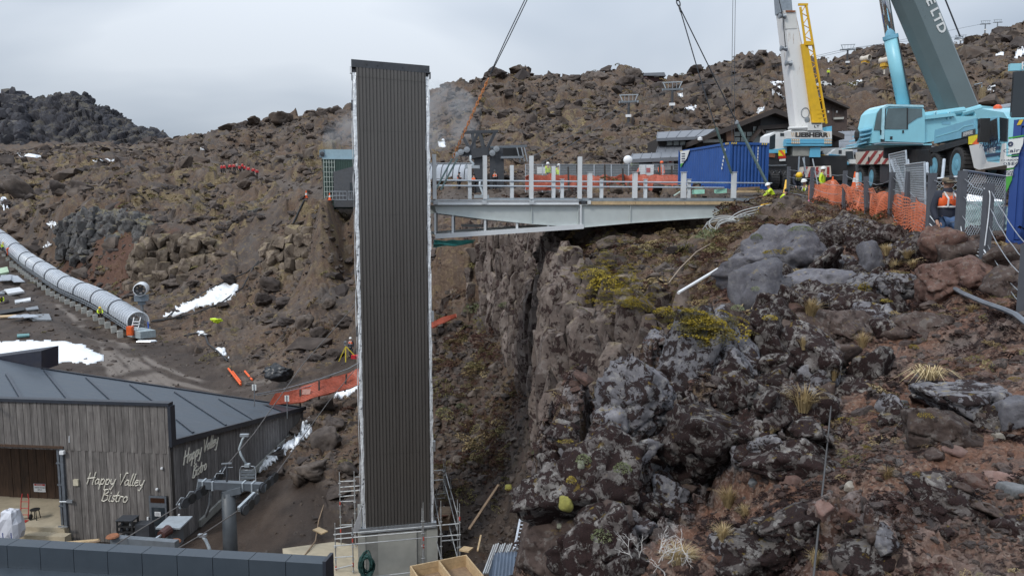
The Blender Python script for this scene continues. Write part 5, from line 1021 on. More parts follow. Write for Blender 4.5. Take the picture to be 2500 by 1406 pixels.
# conveyor end and barriers behind the bridge
cv2 = thing('covered_conveyor', 'short arched conveyor gallery behind the bridge with pale panels', 'conveyor', P(1095,450,72)); L = Vector(cv2.location)
pp = [P(1030 + 14 * k, 440 + .3 * k, 74 - .5 * k) for k in range(10)]
for k in range(9):
 rows = [[pp[j] + Vector((.25 * math.cos(R(a)),1.4 * math.cos(R(a)),.1 + 1.5 * math.sin(R(a)))) for a in np.linspace(0,180,12)] for j in (k, k + 1)]
 MB().add([v for r_ in rows for v in r_],[(j, j + 1,12 + j + 1,12 + j) for j in range(11)]).build('canopy_panel', COVER, cv2,True, off=L); MB().path(rows[0],.05,5).build('hoop', DARKST, cv2,off=L)
MB().bar(pp[0] + Vector((0,0,1.65)),pp[-1] + Vector((0,0,1.65)),.5,.12).build('ridge_rail', GALV_D, cv2,off=L)
# green two-storey plant containers with steam
def corr(mb, o, ex, ez, nrm, L_, H_, pitch, depth):
 """corrugated sheet from o along ex, up ez"""
 n = max(1,int(L_ / pitch)); pr = []
 for k in range(n):
  x = L_ * k / n; p = L_ / n; pr += [(x, 0),(x + p * .35,0),(x + p * .5,-depth),(x + p * .85,-depth)]
 pr.append((L_, 0)); m = len(pr); o, ex, ez, nrm = Vector(o),Vector(ex),Vector(ez),Vector(nrm)
 mb.add([o + ex * x + nrm * y for x, y in pr] + [o + ex * x + nrm * y + ez * H_ for x, y in pr],[(k, k + 1,k + 1 + m, k + m) for k in range(m - 1)]); return mb
GRN = M('dark_green_container', (.030,.062,.050),.5,0,.15,4,.2); PLB = M('pale_blue_duct', (.30,.42,.48),.45,.1,.08,3,.2)
pl = thing('plant_container', 'dark green plant container stack with pale blue duct on top', 'container', P(790,490,92),R(8)); s = 92 / FPX
MB().b2((0,0,-1),(5.5,2.6,5.1)).build('container_body', GRN, pl); mb = MB(); corr(mb, (0,-.03,0),(1,0,0),(0,0,1),(0,-1,0),5.5,5.05,.28,.05); mb.build('corrugated_side', GRN, pl)
PB = M('pale_door_bar', (.50,.55,.50),.5)
for k in range(5): MB().tube((.15 + .32 * k, -.12,.1),(.15 + .32 * k, -.12,5.0),.035,5).build('locking_bar', PB, pl)
for k in range(8): MB().bar((.1,-.12,.5 + .6 * k),(1.5,-.12,.5 + .6 * k),.03,.05).build('door_rail', PB, pl)
MB().b2((.2,.1,5.1),(5.2,2.2,6.3)).build('duct_body', PLB, pl); MB().b2((.0,-.1,5.08),(5.4,2.4,5.25)).build('duct_base', PLB, pl)
MB().poly([(.2,-.02,5.2),(-.35,-.05,5.3),(-.35,-.05,6.2),(.2,-.02,6.3)][::-1],1.8,(0,-1,0)).build('intake_hood', M('blue_grey_hood', (.18,.24,.28),.5),pl); MB().lathe([(.05,-.05),(.3,0),(.05,.1)],10,(.0,-.12,5.7), 'y').build('fan', DARKST, pl)
mb = MB(); mb.poly([(1.35,-.9,-.8),(5.6,-.9,-.8),(5.6,-.9,4.7),(1.35,-.9,3.5)],2.0,(0,-1,0)); mb.build('lean_to', M('charcoal_cladding', (.085,.088,.095),.5),pl); MB().b2((3.3,-.93,.9),(4.6,-.895,2.2)).build('window', GLASS, pl)
g = 'grey crowd barriers beside the plant container'
for i, x in enumerate((1.0,3.2)):
 q = pl.matrix_world @ Vector((0,0,0)) if False else Vector(pl.location) + Matrix.Rotation(R(8),3,'Z') @ Vector((x, -2.6,0)); cb = thing('crowd_barrier', ('crowd barrier with few rails standing nearer the traffic cone', 'crowd barrier with close bars standing nearer the tower')[i], 'barrier', Vector((q.x, q.y, P(800,490,90).z)),R(8),g); mb = MB(); mb.path([(0,0,.1),(0,0,1.1),(2.0,0,1.1),(2.0,0,.1),(0,0,.12)],.05,5)
 for k in range(4 + 5 * i): mb.tube((2.0 * (k + 1) / (5 + 5 * i),0,.1),(2.0 * (k + 1) / (5 + 5 * i),0,1.1),.03,4)
 if not i: mb.tube((0,0,.6),(2,0,.6),.03,4)
 mb.build('barrier_frame', GALV, cb)
def cone(loc, s, label, group='orange traffic cones'):
 c = thing('traffic_cone', label, 'traffic cone', loc, 0,group); MB().b2((-.2 * s, -.2 * s, 0),(.2 * s, .2 * s, .04 * s)).build('base', BLACK if s < 1.1 else ORANGE, c)
 MB().lathe([(.15 * s, .04 * s),(.105 * s, .32 * s)],12).build('cone_body', ORANGE, c); MB().lathe([(.106 * s, .32 * s),(.075 * s, .52 * s)],12).build('reflective_band', REFL, c); MB().lathe([(.075 * s, .52 * s),(.035 * s, .78 * s),(.02 * s, .8 * s)],12).build('cone_tip', ORANGE, c); return c
q = PG(748,487,86); cone(q, 1.3,'orange cone alone at the lip of the hillside path'); cone(P(805,489,88),1.1,'orange cone behind the crowd barrier')
# steam drifting from the plant
t = bpy.data.materials.new('steam'); t.use_nodes = True; nn, ll = t.node_tree.nodes, t.node_tree.links
for n_ in list(nn):
 if n_.type != 'OUTPUT_MATERIAL': nn.remove(n_)
pv_ = nn.new('ShaderNodeVolumePrincipled'); pv_.inputs['Color'].default_value = (.9,.93,.97,1); tc = nn.new('ShaderNodeTexCoord'); no = nn.new('ShaderNodeTexNoise'); no.inputs['Scale'].default_value = .28; no.inputs['Detail'].default_value = 3; rp_ = nn.new('ShaderNodeValToRGB'); rp_.color_ramp.elements[0].position = .40; rp_.color_ramp.elements[1].position = .68; mm = nn.new('ShaderNodeMath'); mm.operation = 'MULTIPLY'; mm.inputs[1].default_value = .11
ll.new(tc.outputs['Object'], no.inputs['Vector']); ll.new(no.outputs[0], rp_.inputs[0]); ll.new(rp_.outputs[0], mm.inputs[0]); ll.new(mm.outputs[0], pv_.inputs['Density']); ll.new(pv_.outputs[0], nn['Material Output'].inputs['Volume'])
me = MB()
for c, rr in (((838,372,97),1.7),((850,352,98),2.4),((866,335,99),3.0),((920,320,101),3.6),((990,300,103),4.4),((1060,285,105),4.8)):
 c = P(*c); bm = bmesh.new(); bmesh.ops.create_icosphere(bm, subdivisions=2,radius=1); me.add([c + Vector((v.co.x * rr * 1.5,v.co.y * rr, v.co.z * rr * 1.1)) for v in bm.verts],[tuple(v.index for v in f.verts) for f in bm.faces]); bm.free()
o = me.build('steam', t); rm = o.modifiers.new('merge', 'REMESH'); rm.mode = 'VOXEL'; rm.voxel_size = .5; o['kind'] = 'stuff'
# ------------------------------------------------------------------ the pale blue all-terrain crane
CBLUE = M('pale_blue_crane_paint', (.27,.60,.70),.35,0,.05,2,.12,dcol=(.25,.32,.33)); CBLUE_D = M('mid_blue_crane_paint', (.20,.46,.60),.4,0,.06,2,.15)
CGREY = M('grey_boom_paint', (.135,.175,.180),.33,.1,.07,.8,.2,dcol=(.16,.17,.16)); CWHITE = M('white_crane_paint', (.70,.70,.68),.4,0,.05,2,.22,dcol=(.42,.38,.32))
TYRE = M('tyre_rubber', (.030,.030,.031),.8,0,.25,8,.4,dcol=(.10,.085,.07)); RIM_B = M('blue_wheel_rim', (.16,.40,.52),.45,0,.1,5,.35,dcol=(.16,.15,.14)); CHROME = M('chrome_rod', (.80,.82,.84),.12,1.0,.03,3,0,bump=0)
CBLACK = M('black_chassis', (.022,.022,.024),.5,0,.2,4,.3); CRED = M('warning_red', (.34,.045,.04),.5); CRM = M('warning_cream', (.68,.62,.54),.5,0,.06,4,.2)
GLASS_C = M('cab_glass', (.10,.14,.15),.05,0,.25,.9,.05,bump=0); ORL = M('orange_lamp', (.75,.10,.02),.3)
AC = math.atan2(-.98,-.19); CF = Fr(P(2095,470,42),AC)
bcr = thing('mobile_crane', 'pale blue mobile crane with huge grey boom parked behind the wire fence', 'mobile crane', CF.o, CF.a)
def cq(px, py, y=0.0): x, z = CF.hit(px, py, y); return Vector((x, y, z))
def cpoly(pts, y0,dep, nm, m, par=bcr):
 """profile traced on the crane's near side, given real depth across the vehicle"""
 q = [cq(px, py, y0) for px, py in pts]; n = len(q); ar = sum(q[i].x * q[(i + 1) % n].z - q[(i + 1) % n].x * q[i].z for i in range(n))
 if ar < 0: q = q[::-1]
 v = q + [Vector((p.x, y0 + dep, p.z)) for p in q]
 return MB().add(v, [tuple(range(n)),tuple(range(2 * n - 1,n - 1,-1))] + [(k, k + n, (k + 1) % n + n, (k + 1) % n) for k in range(n)]).build(nm, m, par)
def wheel(par, c, r, w, rim, axis='y', nm='wheel'):
 o = MB().lathe([(r * .62,-w * .42),(r * .80,-w * .5),(r * .95,-w * .46),(r, -w * .3),(r, w * .3),(r * .95,w * .46),(r * .8,w * .5),(r * .62,w * .42)],28,c, axis).build(nm, TYRE, par)
 mb = MB(); c = Vector(c)
 for k in range(28):
  a = 2 * math.pi * k / 28; d = Vector((math.cos(a),0,math.sin(a))) if axis == 'y' else Vector((0,math.cos(a),math.sin(a)))
  s = Vector((0,1,0)) if axis == 'y' else Vector((1,0,0)); mb.bar(c + d * r * 1.0 - s * w * .38,c + d * r * 1.0 + s * w * .38,.07,.05,d)
 mb.build('tread', TYRE, o)
 MB().lathe([(r * .62,-w * .44),(r * .60,-w * .36),(r * .45,-w * .30),(r * .30,-w * .34),(r * .28,-w * .46),(r * .10,-w * .50),(.005,-w * .5)],20,c, axis).build('rim', rim, o)
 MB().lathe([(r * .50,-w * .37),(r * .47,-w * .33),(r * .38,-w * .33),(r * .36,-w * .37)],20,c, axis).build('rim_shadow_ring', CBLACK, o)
 for k in range(8):
  a = 2 * math.pi * k / 8; d = Vector((math.cos(a),0,math.sin(a))) if axis == 'y' else Vector((0,math.cos(a),math.sin(a))); s = Vector((0,1,0)) if axis == 'y' else Vector((1,0,0))
  MB().tube(c + d * r * .38 - s * w * .34,c + d * r * .38 - s * w * .28,.03,6).build('wheel_nut', CBLACK, o)
 return o
wz = cq(2340,410,.25).z
for px in (2347,2291,2215,2136,2108):
 x = cq(px, np.interp(px, [2108,2347],[434,410]),.25).x
 for y in (.28,2.5): wheel(bcr, (x, y, .72),.70,.5,RIM_B)
xr, xf = cq(2095,400).x - .3,cq(2440,400).x
MB().b2((xr, .35,.75),(xf - .6,2.4,1.35)).build('chassis', CBLACK, bcr)
cpoly([(2190,366),(2268,366),(2268,404),(2190,404)],.02,2.6,'side_box', CBLACK); cpoly([(2268,362),(2362,336),(2362,350),(2286,372),(2270,372)],.02,2.6,'wheel_arch', CBLACK); cpoly([(2240,370),(2272,372),(2276,405),(2262,405)],.03,2.4,'arch_panel', CBLACK)
o = cpoly([(2089,372),(2130,369),(2183,367),(2190,401),(2089,402)],-.06,2.8,'outrigger_box', CRM)
for k in range(6):
 x0 = 2092 + 20 * k
 cpoly([(max(2089.5,x0),401),(min(2189,x0 + 8),401),(min(2184,x0 + 31),369),(min(2184,x0 + 23),369)],-.075,.012,'red_stripe', CRED, bcr)
MB().lathe([(.005,-.02),(.14,-.015),(.14,.0)],12,cq(2121,389,-.08), 'y').build('outrigger_pin', CBLACK, bcr); c = cq(2146,384,-.1); MB().path([c + Vector((-.14,0,-.16)),c + Vector((.0,0,-.2)),c + Vector((.1,0,-.1)),c + Vector((.08,0,.14))],.04,6).build('hook', CRED, bcr)
cpoly([(2093,355),(2190,362),(2190,367),(2093,371)],.05,2.5,'deck_rim', CBLACK); cpoly([(2088,402),(2096,402),(2096,462),(2090,462)],.1,2.3,'rear_bumper', GALV_D); cpoly([(2148,404),(2170,404),(2170,447),(2148,447)],.05,.12,'mud_flap', DARKST)
# carrier deck panels and driver's cab
o = cpoly([(2282,318),(2378,290),(2380,328),(2362,334),(2280,351)],.0,2.7,'deck_panel', CBLUE_D); cpoly([(2284,333),(2340,317),(2352,308),(2376,303),(2376,305),(2353,310.5),(2341,319.5),(2284,336)],-.012,.014,'crease_strip', CBLUE)
p = cq(2363.5,326.5,-.012); MB().box((p.x, -.006,p.z),(1.2,.02,.22)).build('name_plate', DARKST, bcr); text('LIEBHERR', .2,'plate_writing', CWHITE, bcr, (p.x, -.02,p.z),(R(90),0,0),.004)
o = cpoly([(2364,331),(2389,329),(2389,353),(2364,353)],-.01,.06,'chevron_board', M('chevron_yellow', (.82,.70,.02),.45)); cpoly([(2372,353),(2389,334),(2389,353)],-.022,.012,'chevron_stripe', ORANGE)
cpoly([(2378,270),(2395,266),(2450,275),(2460,290),(2457,380),(2450,402),(2425,405),(2400,385),(2385,352),(2391,300)],.0,2.75,'driver_cab', CBLUE)
cpoly([(2388,352),(2398,352),(2409,395),(2440,398),(2446,352),(2453,350),(2452,404),(2390,415),(2378,410),(2366,356)],-.05,2.85,'cab_bumper', CWHITE)
o = cpoly([(2396,292),(2436,286),(2438,390),(2402,396),(2394,330)],-.03,.05,'cab_door', CBLUE_D); cpoly([(2409,300),(2433,289),(2436,342),(2412,348)],-.045,.02,'door_window', GLASS)
for (a, b, c_) in ((2415,365,.16),(2421,379,.14)): q = cq(a, b, -.04); MB().box((q.x, -.042,q.z),(1.6,.012,c_ * .7)).build('door_stripe', M('dark_blue_print', (.03,.06,.12),.5),bcr)
q = cq(2417,352,-.05); text('PASTORAL', .27,'door_writing', M('dark_blue_print', (.03,.06,.12)),bcr, (q.x, -.046,q.z),(R(90),0,0),.004,sx=1.3); q = cq(2418,360,-.05); text('CRANE', .24,'door_writing', M('dark_blue_print', (.03,.06,.12)),bcr, (q.x, -.046,q.z),(R(90),0,0),.004,sx=1.3)
q = cq(2420,369,-.05); text('HIRE', .26,'door_writing', CWHITE, bcr, (q.x, -.05,q.z),(R(90),0,0),.004,sx=1.3)
for a, b, w_, h_ in ((2402,302,.5,.33),(2402,325,.5,.62)): q = cq(a, b, -.35); MB().box(q, (.22,.3,h_)).build('mirror', BLACK, bcr)
MB().path([cq(2404,340,-.3),cq(2406,345,-.1),cq(2420,350,-.03)],.025,5).build('mirror_arm', BLACK, bcr)
cpoly([(2440,287),(2459,290),(2457,346),(2441,344)],-.02,.04,'corner_window', GLASS)
# front with the dark windscreen, facing the camera end of the carrier
fx = cq(2452,330).x
MB().b2((fx, .12,1.7),(fx + .12,2.65,3.45)).build('windscreen', GLASS, bcr); MB().b2((fx - .1,.02,3.5),(fx + .05,2.75,3.72)).build('roof_visor', CBLUE, bcr); MB().b2((fx, .0,.55),(fx + .09,2.78,1.5)).build('front_bumper', CWHITE, bcr)
o = text('PITTS', .36,'visor_writing', CWHITE, bcr, (fx + .09,.75,3.62),(R(90),0,R(90)),.01); MB().lathe([(.005,.0),(.12,.0),(.12,.05)],10,(fx + .08,.3,.95), 'x').build('head_lamp', REFL, bcr)
for px, yy in ((2435,270),(2484,261)): q = cq(px, yy, .5 if px < 2450 else 2.2); MB().lathe([(.14,-.2),(.16,.0),(.13,.14),(.05,.2)],10,q).build('beacon', ORL, bcr)
# turntable, superstructure (turned across the carrier),operator's cab, boom
SF = Fr(P(2205,350,33.2),R(8)); sup = bpy.data.objects.new('superstructure', None); COL.objects.link(sup); sup.parent = bcr; _inv_b = Matrix.Translation(CF.o) @ Matrix.Rotation(CF.a, 4,'Z'); sup.matrix_local = _inv_b.inverted() @ (Matrix.Translation(SF.o) @ Matrix.Rotation(SF.a, 4,'Z'))
def sq(px, py, y=0.0): x, z = SF.hit(px, py, y); return Vector((x, y, z))
def spoly(pts, y0,dep, nm, m, par=None):
 q = [sq(px, py, y0) for px, py in pts]; n = len(q); ar = sum(q[i].x * q[(i + 1) % n].z - q[(i + 1) % n].x * q[i].z for i in range(n))
 if ar < 0: q = q[::-1]
 v = q + [Vector((p.x, y0 + dep, p.z)) for p in q]; return MB().add(v, [tuple(range(n)),tuple(range(2 * n - 1,n - 1,-1))] + [(k, k + n, (k + 1) % n + n, (k + 1) % n) for k in range(n)]).build(nm, m, par or sup)
MB().lathe([(1.0,-.55),(1.0,.15),(.9,.2)],24,sq(2215,355,1.4)).build('turntable', CBLACK, sup)
spoly([(2133,352),(2158,350),(2255,352),(2275,350),(2275,355),(2130,354)],-.05,2.4,'base_frame', CBLUE)
spoly([(2156,345),(2160,262),(2172,257),(2253,262),(2258,272),(2258,349)],.0,1.25,'operator_cab', CBLUE)
spoly([(2128,350),(2132,308),(2140,275),(2150,264),(2163,260),(2158,347)],.05,1.15,'cab_front', CBLUE); spoly([(2134,318),(2142,277),(2150,266),(2157,264),(2152,318)],.02,1.2,'front_window', GLASS_C)
spoly([(2168,265),(2214,264),(2214,316),(2161,316),(2163,290)],-.02,.04,'side_window', GLASS_C); spoly([(2217,265),(2251,266),(2252,285),(2240,289),(2216,305)],-.02,.04,'side_window', GLASS_C)
spoly([(2152,340),(2156,262),(2168,255),(2254,257),(2256,262),(2170,260),(2161,264),(2158,341)],-.05,1.3,'cab_roof_trim', M('pale_blue_trim', (.42,.68,.76),.35)); spoly([(2151,318),(2158,318),(2160,349),(2153,349)],-.03,.1,'black_pillar', CBLACK)
spoly([(2155,266),(2164,266),(2160,316),(2153,316)],-.025,.05,'black_pillar', CBLACK); spoly([(2214,264),(2217,264),(2217,316),(2214,316)],-.03,.05,'window_bar', CBLACK)
spoly([(2132,352),(2155,347),(2255,350),(2255,352),(2155,350),(2135,354)],-.12,.2,'cab_step', GALV)
q = sq(2176,337,-.02); MB().box(q, (.11,.02,.13)).build('grab_plate', CBLACK, sup); q = sq(2205,322,-.02); MB().box(q, (.07,.02,.12)).build('door_latch', CBLACK, sup)
q = sq(2190,300,.5); MB().b2((q.x - .25,.35,q.z - .5),(q.x + .25,.9,q.z + .35)).build('driver_seat', BLACK, sup)
spoly([(2258,280),(2300,278),(2330,284),(2378,284),(2400,270),(2398,330),(2280,345),(2258,349)],.25,1.9,'engine_body', CBLUE); spoly([(2255,283),(2330,276),(2335,283),(2258,292)],.1,.4,'upper_rail', CBLUE)
spoly([(2300,298),(2321,298),(2321,304),(2300,304)],.235,.02,'louvre', CBLUE_D)
for px in (2284,2318): a = sq(px - 4,292,.2); MB().path([a, sq(px - 3,276,.2),sq(px + 1,272,.2),sq(px + 6,290,.2)],.03,5).build('grab_rail', M('pale_blue_trim', (.42,.68,.76)),sup)
for i, (a, b) in enumerate((((2345,277),(2392,264)),((2250,284),(2352,270)))): MB().tube(sq(*a, .4),sq(*b, .4),.16,10).build('ram', CBLUE, sup)
spoly([(2378,262),(2395,258),(2430,262),(2440,275),(2400,284),(2380,282)],.3,2.0,'boom_foot', CBLUE); spoly([(2430,265),(2500,262),(2520,285),(2440,290)],.8,1.8,'winch_frame', CBLUE); MB().lathe([(.35,-.6),(.35,.6)],14,sq(2470,270,1.4), 'y').build('winch_drum', GALV_D, sup)
for k in range(4): spoly([(2094 + 8 * k, 352 - 12 * k),(2116 + 8 * k, 346 - 12 * k),(2116 + 8 * k, 349 - 12 * k),(2094 + 8 * k, 355 - 12 * k)],.1,.9,'step', CBLUE_D)
spoly([(2093,360),(2118,320),(2130,318),(2132,352),(2110,362)],.9,.3,'stair_side', CBLUE); MB().path([sq(2089,346,.2),sq(2090,325,.1)],.03,5).build('mirror_arm', BLACK, sup); q = sq(2092,330,.1); MB().lathe([(.02,-.28),(.11,-.12),(.11,.12),(.02,.28)],8,q).build('mirror', BLACK, sup)
# boom: eight-sided telescopic base section leaning over the cab
def boomsec(pl, pr, y0,dep, nm, m, par, fold=.35,q_=sq):
 """lower edge pl=(base,top),upper edge pr=(base,top) traced in the vertical plane; rounded belly"""
 (a0,a1),(b0,b1) = pl, pr; A0,A1,B0,B1 = q_(*a0,y0),q_(*a1,y0),q_(*b0,y0),q_(*b1,y0); vs = []
 for lo, hi in ((A0,B0),(A1,B1)):
  w = hi - lo
  for f, y in ((1,.06),(.93,0),(fold, 0),(.12,.28),(0,.5),(.12,.72),(fold, 1),(.93,1),(1,.94)): vs.append(lo + w * f + Vector((0,y * dep, 0)))
 n = 9; return MB().add(vs, [(k, (k + 1) % n, (k + 1) % n + n, k + n) for k in range(n)] + [tuple(range(n - 1,-1,-1)),tuple(range(n, 2 * n))]).build(nm, m, par)
boomsec(((2318,274),(2120,-190)),((2396,264),(2210,-190)),.35,1.25,'boom', CGREY, sup)
boomsec(((2141,-180),(1990,-560)),((2203,-180),(2060,-560)),.45,1.0,'boom_section', CGREY, sup)
ub = (sq(2210,-190) - sq(2396,264)).normalized(); ub = Vector((ub.x, 0,ub.z)); q = sq(2292,17,.34); rm_ = Matrix((-ub, Vector((ub.z, 0,-ub.x)),Vector((0,-1,0)))).transposed()
text('CRANE HIRE LTD', .56,'boom_writing', CWHITE, sup, sq(2251,-45,.335) , rm_, .012,sx=1.15,off=.012)
for f in (.1,.35,.6,.85): q = sq(2396 - 186 * f, 264 - 454 * f, .3); MB().path([q + Vector((0,0,.2)),q + Vector((.35,-.05,.28)),q + Vector((.35,-.05,.08))],.03,5).build('rope_guide', GALV_D, sup)
MB().path([sq(2418,262,.4),sq(2398,270,.4)],.05,6).build('hose', BLACK, sup); MB().path([P(2345,92,34),P(2308,0,34),P(2250,-150,34)],.035,5).build('hoist_line', ROPE, sup, off=None).matrix_parent_inverse = (_inv_b @ sup.matrix_local).inverted()
MB().tube(sq(2208,262,.95),sq(2174,88,.95),.30,20).build('luffing_cylinder', CBLUE, sup, True); MB().tube(sq(2175,96,.95),sq(2173.5,87,.95),.325,20).build('cylinder_gland', CBLUE_D, sup); MB().tube(sq(2174,90,.95),sq(2140,-120,.95),.215,20).build('cylinder_rod', CHROME, sup, True)
MB().tube(sq(2225,262,.62),sq(2192,92,.62),.03,6).build('hydraulic_pipe', DARKST, sup)
# ------------------------------------------------------------------ the white crane seen from behind
WF = Fr(P(1975,470,44),R(3)); wcr = thing('mobile_crane', 'white mobile crane seen from behind with yellow lattice jib', 'mobile crane', WF.o, WF.a)
def wq(px, py, y=0.0): x, z = WF.hit(px, py, y); return Vector((x, y, z))
def wpoly(pts, y0,dep, nm, m, par=None):
 q = [wq(px, py, y0) for px, py in pts]; n = len(q); ar = sum(q[i].x * q[(i + 1) % n].z - q[(i + 1) % n].x * q[i].z for i in range(n))
 if ar < 0: q = q[::-1]
 v = q + [Vector((p.x, y0 + dep, p.z)) for p in q]; return MB().add(v, [tuple(range(n)),tuple(range(2 * n - 1,n - 1,-1))] + [(k, k + n, (k + 1) % n + n, (k + 1) % n) for k in range(n)]).build(nm, m, par or wcr)
WBL = M('sky_blue_crane_paint', (.14,.46,.66),.4,0,.06,2,.15)
wpoly([(1921,321),(2031,321),(2031,339),(1921,339)],.0,1.6,'counterweight', CWHITE)
for k, (y0,y1) in enumerate(((339.5,344),(344.5,350),(350.5,356.5))): wpoly([(1920 - .5 * k, y0),(2031,y0),(2031,y1),(1920 - .5 * k, y1)],-.04 * (k % 2),1.7,'counterweight_slab', WBL)
q = wq(1981,330,-.02); text('LIEBHERR', .36,'counterweight_writing', M('dark_writing', (.04,.035,.035),.5),wcr, (q.x, -.012,q.z),(R(90),0,0),.012,sx=1.28,off=.015)
TAN = M('faded_tan_stripe', (.58,.42,.24),.5)
for xs, y0,y1,m_ in ((1932,324,334,TAN),(2009,324,334,TAN)):
 for k in range(5 if xs < 2000 else 4): wpoly([(xs + 4.6 * k, y0),(xs + 1.8 + 4.6 * k, y0),(xs + 3.4 + 4.6 * k, y1),(xs + 1.6 + 4.6 * k, y1)],-.012,.012,'hatch_mark', m_)
for xs, wd in ((1932,21),(2012,18)):
 for yy in (340,346.5):
  wpoly([(xs, yy),(xs + wd, yy),(xs + wd, yy + 4.5),(xs, yy + 4.5)],-.052,.012,'warning_plate', CRM)
  for k in range(4): wpoly([(xs + 1 + 5 * k, yy),(xs + 3.4 + 5 * k, yy),(xs + 4.6 + 5 * k, yy + 4.4),(xs + 2.2 + 5 * k, yy + 4.4)],-.06,.008,'warning_bar', TAN)
# boom with rust streaks
t = NT('rust_streaked_white'); _v = t.mapv((3.0,3.0,.22)); _n = t.noise(1.6,6,.7,vec=_v, dist=.4); _n2 = t.noise(.4,3,.5)
BOOMW = t.fin(t.mix(t.math('MULTIPLY', t.ramp(_n, (.58,0.),(.66,1.)),t.ramp(_n2,(.40,0.),(.55,.9))),(.74,.73,.71),t.ramp(t.noise(9,4,.6),(.3,(.20,.10,.045)),(.7,(.42,.26,.13)))),.42)
def wboom(y0,dep, l0,l1,r0,r1,nm, m):
 a, b, c, d = wq(*l0,y0),wq(*r0,y0),wq(*r1,y0),wq(*l1,y0); lift = Vector((0,dep, 0)); e = .18
 vs = []
 for lo, hi in ((a, b),(d, c)):
  w = hi - lo
  for f, g_ in ((.0,.12),(.12,0),(.88,0),(1,.12),(1,1),(0,1)): vs.append(lo + w * f + lift * g_)
 return MB().add(vs, [(k, (k + 1) % 6,(k + 1) % 6 + 6,k + 6) for k in range(6)] + [(5,4,3,2,1,0),tuple(range(6,12))]).build(nm, m, wcr)
wboom(.6,1.0,(1945,312),(1912,30),(2000,300),(1945,30), 'boom', BOOMW); wboom(.72,.8,(1905.5,30),(1893,-150),(1937,30),(1922,-150), 'inner_boom', M('grey_inner_boom', (.26,.30,.34),.4,.1)); wboom(.78,.6,(1897,-150),(1885,-420),(1918,-150),(1905,-420), 'inner_boom', M('grey_inner_boom', (.26,.30,.34)))
wpoly([(1913,26),(1944,26),(1946,70),(1918,71)],.57,1.08,'boom_collar', M('boom_collar_white', (.66,.65,.62),.45,0,.06,2,.4,dcol=(.35,.22,.12))); wpoly([(1919,26),(1942,26),(1941,30),(1920,30)],.5,.2,'collar_plate', RUST)
MB().path([wq(1966,276,.58) + Vector((.24 * math.cos(k * .39),0,.30 * math.sin(k * .39))) for k in range(16)],.022,5,True).build('manhole_ring', GALV_D, wcr); MB().lathe([(.005,-.03),(.16,-.02),(.17,0)],12,wq(1971,293,.58), 'y').build('pivot_cap', GALV_D, wcr)
for k, (px, yy) in enumerate(((1910,40),(1913,119),(1925,155))): q = wq(px, yy, .5); MB().lathe([(.08,-.2),(.17,-.18),(.1,0),(.17,.18),(.08,.2)],12,q, 'x').build('side_sheave', GALV_D, wcr)
MB().path([wq(1902,0,.4),wq(1911,40,.4),wq(1918,118,.4)],.03,4).build('hoist_line', ROPE, wcr)
# yellow lattice jib stowed beside the boom
YL = M('jib_yellow', (.72,.42,.01),.42,0,.08,3,.15)
wpoly([(1957,108),(1972,108),(2012,300),(1984,300)],.42,.45,'jib_arm', YL); ja = [wq(1968,10,.5),wq(1953,10,.5)]
C = [[wq(1960,20,.5),wq(1952,15,.9)], ]
rails = [(wq(1954,18,.5),wq(1992,298,.5)),(wq(1968,12,.5),wq(2018,302,.5)),(wq(1954,18,1.2),wq(1992,298,1.2)),(wq(1968,12,1.2),wq(2018,302,1.2))]
for a, b in ((rails[0][0], rails[0][1]),(rails[1][0], rails[1][1]),(rails[2][0], rails[2][1]),(rails[3][0], rails[3][1])): MB().tube(a, b, .07,7).build('jib_chord', YL, wcr)
mb = MB(); n = 20
for k in range(n):
 f0,f1 = k / n, (k + 1) / n
 for (r0,r1) in ((0,1),(2,3),(0,2),(1,3)):
  a0 = rails[r0][0].lerp(rails[r0][1], f0); b1 = rails[r1][0].lerp(rails[r1][1], f1); (mb.tube(a0,b1,.028,4) if k % 2 else mb.tube(rails[r1][0].lerp(rails[r1][1], f0),rails[r0][0].lerp(rails[r0][1], f1),.028,4))
mb.build('jib_lacing', YL, wcr); MB().bar(wq(1965,107,.45),wq(1983,107,.45),.3,.22).build('jib_bracket', YL, wcr); MB().bar(wq(1949,12,.5),wq(1972,12,.5),.12,.12).build('jib_head', YL, wcr)
for k in range(3): MB().bar(wq(1990 + 4 * k, 270 + 10 * k, .45),wq(2012 + 2 * k, 268 + 10 * k, .45),.06,.06).build('jib_strut', YL, wcr)
wpoly([(1973,300),(2007,300),(2008,318),(1972,319)],-.1,1.0,'winch_housing', CWHITE); wpoly([(1982,300),(2006,300),(2006,303),(1982,303)],-.13,.1,'winch_grille', DARKST); q = wq(1994,309,-.12); text('LT', .2,'housing_writing', DARKST, wcr, (q.x, -.115,q.z),(R(90),0,0),.01,sx=1.5)
MB().tube(wq(1925,314,.0),wq(1972,312,.0),.09,8).build('hydraulic_ram', CWHITE, wcr); wpoly([(1935,316),(2010,318),(2012,322),(1930,322)],.1,1.2,'deck_plate', CWHITE); wpoly([(2018,310),(2031,308),(2031,322),(2018,322)],.1,1.2,'tank', WBL)
